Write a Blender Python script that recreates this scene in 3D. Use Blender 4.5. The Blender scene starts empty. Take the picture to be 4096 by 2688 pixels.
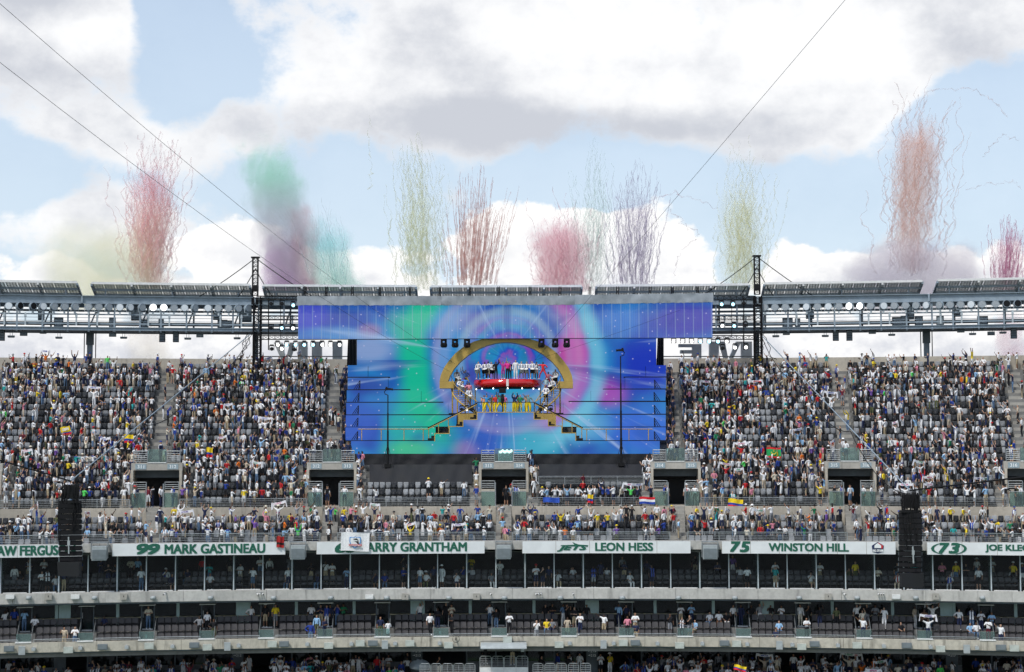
import bpy, bmesh, math, random
import numpy as np
from mathutils import Vector, Matrix
random.seed(7); rng = np.random.default_rng(11)
R = math.radians
sc = bpy.context.scene
col = sc.collection

# ------------------------------------------------------------------ camera
# photograph 4096 x 2688 px; f from people / seat sizes, horizon at y = 1780
F, CX, CY, HOR = 6760.0, 2048.0, 1344.0, 1780.0
PITCH = math.atan((HOR - CY) / F); ROLL = 0.0022
_r = Vector((math.cos(ROLL), 0, -math.sin(ROLL)))
_fw = Vector((0, math.cos(PITCH), math.sin(PITCH)))
_up = _r.cross(_fw).normalized()
_fw = _up.cross(_r).normalized()
cd = bpy.data.cameras.new('camera'); cam = bpy.data.objects.new('camera', cd); col.objects.link(cam)
cam.matrix_world = Matrix(((_r.x, _up.x, -_fw.x, 0), (_r.y, _up.y, -_fw.y, 0), (_r.z, _up.z, -_fw.z, 0), (0, 0, 0, 1)))
cd.sensor_width = 36.0; cd.lens = 36.0 * F / 4096; cd.clip_start = 0.5; cd.clip_end = 6000
sc.camera = cam

# ------------------------------------------------------------------ node helpers
class NT:
    def __init__(s, tree): s.t = tree; s.n = tree.nodes; s.l = tree.links
    def new(s, typ, **kw):
        n = s.n.new(typ)
        for k, v in kw.items(): setattr(n, k, v)
        return n
    def put(s, sock, v):
        if v is None: return
        if hasattr(v, 'links'): s.l.new(v, sock)
        else: sock.default_value = v
    def math(s, op, a, b=None, c=None, clamp=False):
        n = s.new('ShaderNodeMath', operation=op); n.use_clamp = clamp
        s.put(n.inputs[0], a); s.put(n.inputs[1], b); s.put(n.inputs[2], c)
        return n.outputs[0]
    def vmath(s, op, a, b=None, out=0):
        n = s.new('ShaderNodeVectorMath', operation=op); s.put(n.inputs[0], a); s.put(n.inputs[1], b)
        return n.outputs[out]
    def mix(s, f, a, b, typ='RGBA', blend='MIX'):
        n = s.new('ShaderNodeMix', data_type=typ)
        if typ == 'RGBA':
            n.blend_type = blend; i = (0, 6, 7); o = 2
        else: i = (0, 2, 3); o = 0
        s.put(n.inputs[i[0]], f); s.put(n.inputs[i[1]], a); s.put(n.inputs[i[2]], b)
        return n.outputs[o]
    def smooth(s, v, a, b, c=0.0, d=1.0):
        n = s.new('ShaderNodeMapRange', interpolation_type='SMOOTHSTEP')
        s.put(n.inputs[0], v)
        for i, q in enumerate((a, b, c, d)): s.put(n.inputs[i + 1], q)
        return n.outputs[0]
    def noise(s, vec, scale, detail=4, rough=.55, dist=0.0, dim='3D', out=0):
        n = s.new('ShaderNodeTexNoise', noise_dimensions=dim)
        s.put(n.inputs['Vector'], vec); n.inputs['Scale'].default_value = scale
        n.inputs['Detail'].default_value = detail; n.inputs['Roughness'].default_value = rough
        n.inputs['Distortion'].default_value = dist
        return n.outputs[out]
    def xyz(s, v):
        n = s.new('ShaderNodeSeparateXYZ'); s.put(n.inputs[0], v); return n.outputs
    def vec(s, x=0., y=0., z=0.):
        n = s.new('ShaderNodeCombineXYZ')
        for i, q in enumerate((x, y, z)): s.put(n.inputs[i], q)
        return n.outputs[0]
    def ramp(s, f, stops):
        n = s.new('ShaderNodeValToRGB'); s.put(n.inputs[0], f); e = n.color_ramp.elements
        while len(e) < len(stops): e.new(0.5)
        for el, (p, c) in zip(e, stops): el.position = p; el.color = (*c, 1) if len(c) == 3 else c
        return n.outputs[0]
    def blob(s, xy, cx, cy, rx, ry):
        """1 at (cx, cy) falling to 0 on the ellipse of radii rx, ry; xy = vector"""
        n = s.new('ShaderNodeVectorMath', operation='MULTIPLY_ADD'); s.put(n.inputs[0], xy)
        n.inputs[1].default_value = (1 / rx, 1 / ry, 0); n.inputs[2].default_value = (-cx / rx, -cy / ry, 0)
        g = s.new('ShaderNodeTexGradient', gradient_type='EASING' if False else 'SPHERICAL'); s.l.new(n.outputs[0], g.inputs[0])
        return g.outputs[1]

# ------------------------------------------------------------------ world: blue sky with cumulus
def sky_uv(px, py):
    return math.atan((px - CX) / F), math.atan((HOR - py) / F)
SUN_EL, SUN_AZ = R(56), R(214)       # azimuth clockwise from +Y: behind the camera, to its left
w = bpy.data.worlds.new('World'); sc.world = w; w.use_nodes = True
T = NT(w.node_tree); T.n.clear()
out = T.new('ShaderNodeOutputWorld')
nish = T.new('ShaderNodeTexSky', sky_type='NISHITA'); nish.sun_disc = False
nish.sun_elevation = SUN_EL; nish.sun_rotation = SUN_AZ; nish.air_density = 1.0; nish.dust_density = 0.6; nish.ozone_density = 1.6
bg1 = T.new('ShaderNodeBackground'); T.put(bg1.inputs[0], nish.outputs[0]); bg1.inputs[1].default_value = 0.15
tc = T.new('ShaderNodeTexCoord')
d = T.xyz(tc.outputs['Generated'])
u = T.math('ARCTAN2', d[0], d[1]); v = T.math('ARCSINE', d[2])
uv0 = T.vec(u, v, 0.0); uv = T.vec(u, T.math('MULTIPLY', v, 1.35), 0.0)
big = T.noise(uv, 9.0, 6, .56, .0, '2D')
fine = T.noise(uv, 34.0, 5, .62, .0, '2D')
cum = T.noise(T.vmath('ADD', uv, (3.1, 1.7, 0)), 26.0, 7, .55, .0, '2D')
def sblob(px, py, rx, ry):
    cu, cv = sky_uv(px, py); return T.blob(uv0, cu, cv, rx / F, ry / F)
# soft upper deck
field = T.math('ADD', T.math('MULTIPLY', T.math('SUBTRACT', big, .5), 1.25), T.math('MULTIPLY', T.math('SUBTRACT', fine, .5), .60))
field = T.math('ADD', field, .02)
for px, py, rx, ry, wt in ((2500, 230, 2000, 620, .55), (3300, 250, 1300, 520, .35), (250, 150, 620, 420, .55), (560, 560, 620, 230, .42),
                           (1500, 420, 800, 330, .35), (700, 120, 230, 420, -.85), (860, 300, 260, 180, -.3), (60, 720, 420, 170, -.55),
                           (1350, 760, 560, 260, -.6), (2900, 820, 900, 300, -.8), (3950, 700, 420, 480, -.7), (2250, 660, 700, 150, -.4),
                           (300, 900, 620, 190, .45), (4000, 330, 300, 120, -.2), (2830, 60, 110, 200, -.35)):
    field = T.math('MULTIPLY_ADD', sblob(px, py, rx, ry), wt * 1.15, field)
a_up = T.smooth(field, -.02, .30)
# crisp lower cumulus band
cf = T.math('MULTIPLY', T.math('SUBTRACT', cum, .5), .62)
cf = T.math('SUBTRACT', cf, .17)
for px, py, rx, ry, wt in ((940, 1040, 420, 230, .6), (2080, 980, 420, 270, .62), (2560, 1010, 440, 270, .6), (1480, 1080, 330, 190, .45), (3250, 1080, 330, 170, .5),
                           (3800, 1120, 520, 210, .45), (200, 1130, 460, 170, .45), (2300, 1200, 2600, 130, .30), (-600, 1000, 600, 300, .5), (4700, 1000, 700, 300, .5)):
    cf = T.math('MULTIPLY_ADD', sblob(px, py, rx, ry), wt * 1.15, cf)
low = T.smooth(v, math.atan((HOR - 1180) / F), math.atan((HOR - 1420) / F))
cf = T.math('ADD', cf, T.math('MULTIPLY', low, .6))
a_lo = T.smooth(cf, .03, .13)
# cloud colour: sunlit white, greyer where the deck is thick above its base
shade = T.math('ADD', T.math('MULTIPLY', T.math('SUBTRACT', big, .48), 1.6), T.math('MULTIPLY', T.math('SUBTRACT', fine, .5), .8))
for px, py, rx, ry, wt in ((1750, 500, 1100, 150, .75), (2700, 520, 800, 110, .5), (2300, 450, 900, 120, .3), (300, 330, 500, 200, .45), (150, 30, 330, 120, .5),
                           (3300, 150, 700, 200, -.42), (2200, 120, 600, 160, -.35), (2750, 260, 300, 160, .28), (3650, 120, 350, 160, .25), (1750, 150, 260, 160, .22), (350, 170, 260, 160, -.5), (3900, 250, 330, 140, .4), (700, 470, 500, 150, .2)):
    shade = T.math('MULTIPLY_ADD', sblob(px, py, rx, ry), wt * 1.15, shade)
upc = T.mix(T.smooth(shade, -.30, .80), (.96, .96, .965, 1), (.57, .59, .645, 1))
cs = T.math('ADD', T.math('MULTIPLY', T.math('SUBTRACT', cf, .3), 1.1), T.math('MULTIPLY', T.math('SUBTRACT', fine, .5), 1.1))
lo_grey = T.smooth(v, math.atan((HOR - 900) / F), math.atan((HOR - 1250) / F), .25, 1.0)
loc_ = T.mix(T.math('MULTIPLY', T.smooth(cs, -.22, .42), lo_grey), (.99, .985, .98, 1), (.64, .66, .72, 1))
bg2 = T.new('ShaderNodeBackground'); T.put(bg2.inputs[0], T.mix(a_lo, upc, loc_)); bg2.inputs[1].default_value = 1.0
alpha = T.math('MAXIMUM', T.math('MULTIPLY_ADD', a_up, .84, .12), a_lo)
hz = T.new('ShaderNodeBackground'); hz.inputs[0].default_value = (.60, .71, .82, 1)     # bright haze veil of the summer air
mx0 = T.new('ShaderNodeMixShader'); T.put(mx0.inputs[0], T.smooth(v, .45, .05, .25, .75)); T.l.new(bg1.outputs[0], mx0.inputs[1]); T.l.new(hz.outputs[0], mx0.inputs[2])
mx = T.new('ShaderNodeMixShader'); T.put(mx.inputs[0], alpha); T.l.new(mx0.outputs[0], mx.inputs[1]); T.l.new(bg2.outputs[0], mx.inputs[2])
T.l.new(mx.outputs[0], out.inputs[0])

# ------------------------------------------------------------------ sun (through thin cloud) and exposure
sd = bpy.data.lights.new('sun', 'SUN'); sd.energy = 2.6; sd.angle = R(10); sd.color = (1, .95, .88)
so = bpy.data.objects.new('sun', sd); col.objects.link(so)
sv = Vector((math.sin(SUN_AZ) * math.cos(SUN_EL), math.cos(SUN_AZ) * math.cos(SUN_EL), math.sin(SUN_EL)))
so.rotation_euler = sv.to_track_quat('Z', 'Y').to_euler(); so.location = sv * 300
vs = sc.view_settings; vs.view_transform = 'Standard'; vs.look = 'None'; vs.gamma = 1.0; vs.exposure = 0.12; vs.use_curve_mapping = False
cy = sc.cycles
cy.max_bounces = 8; cy.diffuse_bounces = 3; cy.glossy_bounces = 3; cy.transparent_max_bounces = 48; cy.transmission_bounces = 6; cy.volume_bounces = 2
cy.use_denoising = True; cy.use_adaptive_sampling = True; cy.adaptive_threshold = .025; cy.sample_clamp_indirect = 6.0

# ------------------------------------------------------------------ photo pixel -> place
def ray(px, py):
    return (_r * ((px - CX) / F) + _up * ((CY - py) / F) + _fw)
CURV = 60.0                                  # the bowl curves about (0, -CURV)
def P(th, Y, z): return Vector(((Y + CURV) * math.sin(th), -CURV + (Y + CURV) * math.cos(th), z))
def TZ(px, py, Y):
    """pixel on the bowl's cylinder of depth Y -> (theta, z)"""
    d = ray(px, py); rad = Y + CURV
    a = d.x * d.x + d.y * d.y; b = 2 * d.y * CURV; c = CURV * CURV - rad * rad
    t = (-b + math.sqrt(b * b - 4 * a * c)) / (2 * a)
    p = d * t
    return math.atan2(p.x, p.y + CURV), p.z
def TH(px, Y, py=1900): return TZ(px, py, Y)[0]
def ZZ(py, Y): return TZ(CX, py, Y)[1]
def XZ(px, py, Y):
    d = ray(px, py); t = Y / d.y; return d.x * t, d.z * t
def PT(px, py, Y):
    d = ray(px, py); return d * (Y / d.y)
def frame(th): return -th                     # rotation about z of a thing standing on the bowl, its front to the pitch

# ------------------------------------------------------------------ mesh builder
BOXF = [(0, 3, 2, 1), (4, 5, 6, 7), (0, 1, 5, 4), (1, 2, 6, 5), (2, 3, 7, 6), (3, 0, 4, 7)]
class MB:
    def __init__(s): s.v = []; s.f = []
    def add(s, vs, fs):
        o = len(s.v); s.v += [tuple(q) for q in vs]; s.f += [tuple(i + o for i in f) for f in fs]; return s
    def box(s, c, d, rz=0.0, rx=0.0):
        x, y, z = d[0] / 2, d[1] / 2, d[2] / 2
        vs = [Vector(q) for q in ((-x, -y, -z), (x, -y, -z), (x, y, -z), (-x, y, -z), (-x, -y, z), (x, -y, z), (x, y, z), (-x, y, z))]
        if rx or rz:
            m = Matrix.Rotation(rz, 3, 'Z') @ Matrix.Rotation(rx, 3, 'X'); vs = [m @ q for q in vs]
        c = Vector(c); return s.add([q + c for q in vs], BOXF)
    def hexa(s, pts): return s.add(pts, BOXF)
    def tube(s, p0, p1, r, n=6, r1=None):
        p0, p1 = Vector(p0), Vector(p1); r1 = r if r1 is None else r1
        ax = (p1 - p0).normalized(); a = ax.orthogonal().normalized(); b = ax.cross(a)
        vs = []
        for p, q in ((p0, r), (p1, r1)):
            vs += [p + (a * math.cos(2 * math.pi * k / n) + b * math.sin(2 * math.pi * k / n)) * q for k in range(n)]
        fs = [(k, (k + 1) % n, n + (k + 1) % n, n + k) for k in range(n)] + [tuple(range(n - 1, -1, -1)), tuple(range(n, 2 * n))]
        return s.add(vs, fs)
    def path(s, pts, r, n=5):
        pts = [Vector(p) for p in pts]; m = len(pts); vs = []; up = Vector((.31, .2, .93)).normalized()
        for i, p in enumerate(pts):
            t = (pts[min(i + 1, m - 1)] - pts[max(i - 1, 0)])
            t = t.normalized() if t.length > 1e-9 else Vector((0, 0, 1))
            a = t.cross(up); a = a.normalized() if a.length > 1e-3 else t.orthogonal().normalized(); b = t.cross(a)
            q = r[i] if hasattr(r, '__len__') else r
            vs += [p + (a * math.cos(2 * math.pi * k / n) + b * math.sin(2 * math.pi * k / n)) * q for k in range(n)]
        fs = [(i * n + k, i * n + (k + 1) % n, (i + 1) * n + (k + 1) % n, (i + 1) * n + k) for i in range(m - 1) for k in range(n)]
        fs += [tuple(range(n - 1, -1, -1)), tuple(range((m - 1) * n, m * n))]
        return s.add(vs, fs)
    def arc(s, t0, t1, Y0, Y1, z0, z1, step=.02):
        n = max(1, int(math.ceil(abs(t1 - t0) / step))); vs = []
        for i in range(n + 1):
            t = t0 + (t1 - t0) * i / n
            vs += [P(t, Y0, z0), P(t, Y1, z0), P(t, Y1, z1), P(t, Y0, z1)]
        fs = [(i * 4 + k, (i + 1) * 4 + k, (i + 1) * 4 + (k + 1) % 4, i * 4 + (k + 1) % 4) for i in range(n) for k in range(4)]
        fs += [(3, 2, 1, 0), tuple(n * 4 + k for k in range(4))]
        return s.add(vs, fs)
    def prism(s, poly, y0, y1):
        """polygon in x, z pushed from y0 to y1"""
        n = len(poly)
        vs = [(x, y0, z) for x, z in poly] + [(x, y1, z) for x, z in poly]
        fs = [tuple(range(n)), tuple(range(2 * n - 1, n - 1, -1))] + [(k, k + n, (k + 1) % n + n, (k + 1) % n) for k in range(n)]
        return s.add(vs, fs)
    def lathe(s, prof, n=16, c=(0, 0, 0), axis='Z', a0=0.0, a1=2 * math.pi):
        full = abs(a1 - a0) > 6.28; m = n if full else n + 1; vs = []
        for r, h in prof:
            for k in range(m):
                a = a0 + (a1 - a0) * k / n
                x, y = r * math.cos(a), r * math.sin(a)
                q = (x, y, h) if axis == 'Z' else (x, h, y)
                vs.append((q[0] + c[0], q[1] + c[1], q[2] + c[2]))
        fs = []
        for i in range(len(prof) - 1):
            for k in range(n):
                fs.append((i * m + k, i * m + (k + 1) % m, (i + 1) * m + (k + 1) % m, (i + 1) * m + k))
        fs += [tuple(range(m - 1, -1, -1)), tuple((len(prof) - 1) * m + k for k in range(m))]
        return s.add(vs, fs)
    def mesh(s, name, mat, smooth=False, fix=True):
        me = bpy.data.meshes.new(name); me.from_pydata(s.v, [], s.f)
        if fix:
            bm = bmesh.new(); bm.from_mesh(me); bmesh.ops.recalc_face_normals(bm, faces=bm.faces); bm.to_mesh(me); bm.free()
        if smooth:
            me.polygons.foreach_set('use_smooth', [True] * len(me.polygons))
        if mat: me.materials.append(mat)
        return me
    def build(s, name, mat, parent=None, smooth=False, **kw):
        return link(name, s.mesh(name, mat, smooth), parent, **kw)

def link(name, data, parent=None, loc=None, rz=0.0, color=None):
    o = bpy.data.objects.new(name, data); col.objects.link(o)
    if parent: o.parent = parent
    if loc is not None: o.location = loc
    if rz: o.rotation_euler = (0, 0, rz)
    if color: o.color = (*color, 1)
    return o
def tag(o, label=None, cat=None, group=None, kind=None):
    for k, q in (('label', label), ('category', cat), ('group', group), ('kind', kind)):
        if q: o[k] = q
    return o
def thing(name, label, cat, loc=(0, 0, 0), rz=0.0, group=None):
    o = link(name, None, None, loc, rz); o.empty_display_size = .2
    return tag(o, label, cat, group)
def struct(o): o['kind'] = 'structure'; return o
def place(tmpl, name, label, cat, loc, rz=0.0, group=None, scale=None, color=None):
    """a copy of a thing built once: tmpl = list of (part name, mesh, index of its parent part or None)"""
    t = thing(name, label, cat, loc, rz, group); made = []
    if scale: t.scale = scale if hasattr(scale, '__len__') else (scale,) * 3
    for nm, me, pi in tmpl:
        made.append(link(nm, me, made[pi] if pi is not None else t, color=color))
    return t
_txt = {}
def text_mesh(s, h, wid=None, mat=None, bold=.018, shear=0.0, ext=.004, align='LEFT', spacing=1.0, bend=0.0):
    key = (s, h, wid, mat.name if mat else '', bold, shear, align, spacing, bend)
    if key in _txt: return _txt[key]
    cu = bpy.data.curves.new('lettering', 'FONT'); cu.body = s; cu.size = 1; cu.offset = 0; cu.shear = shear; cu.extrude = 0; cu.resolution_u = 3; cu.space_character = spacing
    o = bpy.data.objects.new('t', cu); col.objects.link(o)
    dg = bpy.context.evaluated_depsgraph_get()
    me = bpy.data.meshes.new_from_object(o.evaluated_get(dg)); bpy.data.objects.remove(o); bpy.data.curves.remove(cu)
    n = len(me.vertices); a = np.empty(n * 3); me.vertices.foreach_get('co', a); a = a.reshape(-1, 3)
    mn, mxv = a.min(0), a.max(0)
    sy = h / (mxv[1] - mn[1]); sx = sy if wid is None else wid / (mxv[0] - mn[0])
    x = (a[:, 0] - mn[0]) * sx; z = (a[:, 1] - mn[1]) * sy
    if align == 'CENTER': x -= x.max() / 2
    b = np.stack([x, -ext - (x * x / (2 * bend) if bend else 0) + np.zeros(n), z], 1)
    fc = [tuple(p.vertices) for p in me.polygons]; e = bold * h * 1.6; VV = []; FF = []
    for k, (dx, dz) in enumerate(((-e, -e * .6), (-e, e * .6), (e, -e * .6), (e, e * .6), (0, 0)) if bold else ((0, 0),)):   # thickened strokes
        VV.append(b + np.array((dx, -.0015 * k, dz))); FF += [tuple(i + k * n for i in f) for f in fc]
    bpy.data.meshes.remove(me); me = bpy.data.meshes.new('lettering'); me.from_pydata(np.concatenate(VV).tolist(), [], FF)
    if mat: me.materials.append(mat)
    me.name = 'lettering'; _txt[key] = me
    return me

# ------------------------------------------------------------------ materials
def base_mat(name):
    m = bpy.data.materials.new(name); m.use_nodes = True; t = NT(m.node_tree)
    return m, t, t.n['Principled BSDF']
def mat(name, c, rough=.6, metal=0.0, var=.12, scale=3.0, bump=0.0, spec=.5, world=False, coat=0.0, emit=None, es=1.0):
    m, t, b = base_mat(name)
    tcn = t.new('ShaderNodeTexCoord'); g = t.new('ShaderNodeNewGeometry')
    vec = g.outputs['Position'] if world else tcn.outputs['Object']
    n = t.noise(vec, scale, 3, .6)
    k = t.smooth(n, .3, .7, 1 - var, 1 + var)
    t.put(b.inputs['Base Color'], t.mix(1.0, (*c, 1), t.vec(k, k, k), blend='MULTIPLY'))
    b.inputs['Roughness'].default_value = rough; b.inputs['Metallic'].default_value = metal
    b.inputs['Specular IOR Level'].default_value = spec; b.inputs['Coat Weight'].default_value = coat
    t.put(b.inputs['Roughness'], t.smooth(n, .2, .8, max(0, rough - .08), min(1, rough + .08)))
    if bump:
        bn = t.new('ShaderNodeBump'); bn.inputs['Strength'].default_value = bump; bn.inputs['Distance'].default_value = .02
        t.put(bn.inputs['Height'], t.noise(vec, scale * 6, 4)); t.l.new(bn.outputs[0], b.inputs['Normal'])
    if emit:
        b.inputs['Emission Color'].default_value = (*emit, 1); b.inputs['Emission Strength'].default_value = es
    return m
def concrete(name, c, stain=.45, streak=.35):
    m, t, b = base_mat(name); g = t.new('ShaderNodeNewGeometry'); p = t.xyz(g.outputs['Position'])
    n1 = t.noise(g.outputs['Position'], .35, 2, .6); n2 = t.noise(g.outputs['Position'], 3.0, 4, .65)
    st = t.noise(t.vec(t.math('MULTIPLY', p[0], 2.2), t.math('MULTIPLY', p[1], 2.2), t.math('MULTIPLY', p[2], .25)), 1.0, 3, .7)
    k = t.math('MULTIPLY', t.smooth(n1, .3, .75, 1.08, .86), t.smooth(n2, .3, .8, 1.06, 1 - stain * .35))
    k = t.math('MULTIPLY', k, t.smooth(st, .52, .78, 1.0, 1 - streak))
    t.put(b.inputs['Base Color'], t.mix(1.0, (*c, 1), t.vec(k, k, t.math('MULTIPLY', k, .985)), blend='MULTIPLY'))
    b.inputs['Roughness'].default_value = .85; b.inputs['Specular IOR Level'].default_value = .3
    return m
def objcol(name, rough=.8, var=.18, scale=9.0, spec=.3):
    """cloth / skin / paint whose colour comes from each object"""
    m, t, b = base_mat(name); oi = t.new('ShaderNodeObjectInfo'); tcn = t.new('ShaderNodeTexCoord')
    k = t.smooth(t.noise(tcn.outputs['Object'], scale, 2, .6), .3, .7, 1 - var, 1 + var)
    t.put(b.inputs['Base Color'], t.mix(1.0, oi.outputs['Color'], t.vec(k, k, k), blend='MULTIPLY'))
    b.inputs['Roughness'].default_value = rough; b.inputs['Specular IOR Level'].default_value = spec
    return m
def attrcol(name, rough=.8):
    m, t, b = base_mat(name); at = t.new('ShaderNodeAttribute', attribute_name='tint'); g = t.new('ShaderNodeNewGeometry')
    k = t.smooth(t.noise(g.outputs['Position'], 7.0, 2, .6), .3, .7, .85, 1.12)
    t.put(b.inputs['Base Color'], t.mix(1.0, at.outputs['Color'], t.vec(k, k, k), blend='MULTIPLY'))
    b.inputs['Roughness'].default_value = rough; b.inputs['Specular IOR Level'].default_value = .3
    return m
def glass(name, tint, refl=.12, opac=.35, rough=.02):
    """tinted pane: see-through with a reflection"""
    m = bpy.data.materials.new(name); m.use_nodes = True; t = NT(m.node_tree); t.n.clear()
    o = t.new('ShaderNodeOutputMaterial'); tr = t.new('ShaderNodeBsdfTransparent'); tr.inputs[0].default_value = (*tint, 1)
    gl = t.new('ShaderNodeBsdfGlossy'); gl.inputs[0].default_value = (.9, .95, .97, 1); gl.inputs['Roughness'].default_value = rough
    fr = t.new('ShaderNodeFresnel'); fr.inputs[0].default_value = 1.5
    mxs = t.new('ShaderNodeMixShader'); t.put(mxs.inputs[0], t.math('MULTIPLY', fr.outputs[0], refl * 10, clamp=True)); t.l.new(tr.outputs[0], mxs.inputs[1]); t.l.new(gl.outputs[0], mxs.inputs[2])
    df = t.new('ShaderNodeBsdfDiffuse'); df.inputs[0].default_value = (*[q * .5 for q in tint], 1)
    m2 = t.new('ShaderNodeMixShader'); m2.inputs[0].default_value = opac; t.l.new(mxs.outputs[0], m2.inputs[1]); t.l.new(df.outputs[0], m2.inputs[2])
    t.l.new(m2.outputs[0], o.inputs[0]); return m

M = {}
M['stairc'] = concrete('stair_concrete', (.33, .32, .295), .5, .3)
M['concrete'] = concrete('concrete', (.42, .40, .365), .4, .3)
M['fascia'] = concrete('fascia_concrete', (.50, .495, .475), .5, .42)
M['fascia2'] = concrete('weathered_concrete', (.52, .49, .42), .6, .6)
M['tread'] = concrete('tread_concrete', (.20, .20, .195), .5, .2)
M['wallc'] = concrete('warm_concrete', (.47, .43, .365), .4, .35)
M['steel'] = mat('bluegrey_steel', (.25, .31, .36), .45, .0, .12, 1.5, world=True)
M['steel_d'] = mat('dark_steel', (.085, .11, .13), .5, .0, .15, 1.5, world=True)
M['steel_l'] = mat('pale_steel', (.42, .48, .51), .4, .0, .1, 2, world=True)
M['galv'] = mat('galvanised_rail', (.36, .39, .40), .35, .6, .1, 5, world=True)
M['white'] = mat('white_panel', (.74, .77, .78), .5, var=.05, scale=1.0, world=True)
M['whitep'] = mat('white_paint', (.72, .73, .72), .5, var=.08)
M['green'] = mat('green_lettering', (.010, .115, .072), .6, var=.06)
M['black'] = mat('black_metal', (.008, .008, .009), .6, var=.2, spec=.25)
M['cloth_k'] = mat('black_drape', (.008, .009, .012), .75, var=.3, scale=.8, world=True)
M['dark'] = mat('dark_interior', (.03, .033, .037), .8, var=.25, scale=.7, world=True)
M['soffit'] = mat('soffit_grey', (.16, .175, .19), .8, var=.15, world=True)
M['seat_l'] = mat('light_grey_seat', (.27, .285, .30), .42, var=.12, scale=2)
M['seat_d'] = mat('dark_grey_seat', (.028, .031, .036), .42, var=.15, scale=2)
M['pad'] = mat('suite_seat_vinyl', (.045, .042, .044), .55, var=.15, scale=4, bump=.15)
M['pad_d'] = mat('suite_seat_shell', (.014, .014, .016), .6, var=.15)
M['grey'] = mat('grey_box', (.36, .40, .41), .5, var=.08)
M['grey_d'] = mat('grey_grille', (.16, .19, .205), .6, var=.1, bump=.2)
M['beige'] = mat('beige_box', (.36, .345, .31), .6, var=.1)
M['tarp'] = mat('grey_tarp', (.29, .325, .36), .6, var=.1, scale=1.2, bump=.5, world=True)
M['gold'] = mat('gold_paint', (.46, .31, .075), .5, metal=.15, var=.1, scale=1.2, world=True)
M['red'] = mat('glossy_red', (.55, .008, .012), .12, var=.05, coat=.6)
M['counter'] = mat('wood_counter', (.30, .27, .17), .5, var=.15)
M['sky_grn'] = mat('frosted_panel', (.30, .42, .41), .4, var=.08)
M['glass_s'] = glass('suite_glass', (.92, .95, .95), .05, .004)
M['glass_r'] = glass('rail_glass', (.62, .80, .78), .10, .18)
M['glass_d'] = glass('dark_window', (.45, .52, .54), .10, .03)
M['skin'] = objcol('skin', .55, .06); M['fabric'] = objcol('fabric', .85, .16); M['hair'] = objcol('hair', .6, .2)
M['flagc'] = objcol('flag_cloth', .8, .1)
M['crowd'] = attrcol('crowd_cloth')
M['lamp_w'] = mat('lit_lamp', (.9, .9, .9), .4, emit=(1, .99, .96), es=2.6)
M['lamp_c'] = mat('lit_cyan_lamp', (.6, .9, 1), .4, emit=(.35, .82, 1), es=2.4)
M['lens'] = mat('lamp_lens', (.33, .37, .40), .18, var=.15, scale=14, bump=.3)
M['lens_b'] = mat('bright_lamp_lens', (.55, .60, .64), .2, var=.1, scale=14, bump=.3, emit=(.9, .97, 1), es=.12)
M['grass'] = mat('pitch_grass', (.05, .11, .03), .9, var=.25, scale=.3, world=True)
# ================================================================== ground
g = MB(); n = 24
g.add([(4000 * math.cos(2 * math.pi * k / n), 4000 * math.sin(2 * math.pi * k / n), -36) for k in range(n)], [tuple(range(n))])
struct(g.build('ground', mat('asphalt', (.06, .06, .062), .9, var=.25, scale=.05, world=True)))
g = MB(); g.add([(-75, -20, -35.99), (75, -20, -35.99), (75, 112, -35.99), (-75, 112, -35.99)], [(0, 1, 2, 3)])
struct(g.build('pitch', M['grass']))

# ================================================================== seating deck
TMIN, TMAX = -.262, .262
LR = [(130.6 + .85 * i, -7.80 + .50 * i) for i in range(4)]           # lower rows of the upper deck (front Y, floor z)
UR = [(134.5 + .83 * i, -4.86 + .54 * i) for i in range(22)]          # rows above the cross wall
PSTEP = 13.85 / 197.0                                                  # angle between two portals
PC0 = TH(2015, 137)
PORT = [PC0 + k * PSTEP for k in range(-3, 4)]
def m2t(m, Y): return m / (Y + CURV)
PHW = 1.8                                                              # half width of a portal
deck = thing('seating_deck', None, None); deck['kind'] = 'structure'
def gaps(lo, hi, holes):
    """pieces of [lo, hi] outside the holes"""
    cur = lo; res = []
    for a, b in sorted(holes):
        if a > cur: res.append((cur, min(a, hi)))
        cur = max(cur, b)
    if cur < hi: res.append((cur, hi))
    return res
NP = 6                                                                 # upper rows cut by the portals
for i, (Y, z) in enumerate(LR):
    m = MB(); m.arc(TMIN, TMAX, Y, Y + .85, z - .5 if i else z - .4, z); m.build('row_step', M['tread'], deck)
for i, (Y, z) in enumerate(UR):
    m = MB()
    if i < NP:
        for a, b in gaps(TMIN, TMAX, [(p - m2t(PHW, Y), p + m2t(PHW, Y)) for p in PORT]): m.arc(a, b, Y, Y + .83, z - .54, z)
    else: m.arc(TMIN, TMAX, Y, Y + .83, z - .54, z)
    m.build('row_step', M['tread'], deck)
m = MB()                                                               # cross wall between the two blocks, open at the portals' stairs
zL3 = LR[3][1]; zU0 = UR[0][1]
for a, b in gaps(TMIN, TMAX, [(p - m2t(.62, 134), p + m2t(.62, 134)) for p in PORT]):
    m.arc(a, b, 134.15, 134.5, zL3, zU0 + .03)
cw = m.build('cross_wall', M['wallc'], deck)
m = MB(); m.arc(TMIN, TMAX, 133.99, 134.15, zL3 - .6, zL3)
m.build('row_step', M['tread'], deck)
zb = ZZ(1437, 153.0); yb = UR[-1][0] + .83
m = MB(); n = 26
for k in range(n):                                                     # rear parapet, precast panels with open joints
    a = TMIN + (TMAX - TMIN) * k / n; b = TMIN + (TMAX - TMIN) * (k + 1) / n
    pnl = MB(); pnl.arc(a + .00005, b - .00005, yb, yb + .25, UR[-1][1] - 1, zb); pnl.build('wall_panel', M['wallc'], deck)
m = MB(); m.arc(TMIN, TMAX, yb + .3, yb + 1.5, -30, UR[-1][1] - .6); m.build('rear_wall', M['concrete'], deck)
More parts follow.
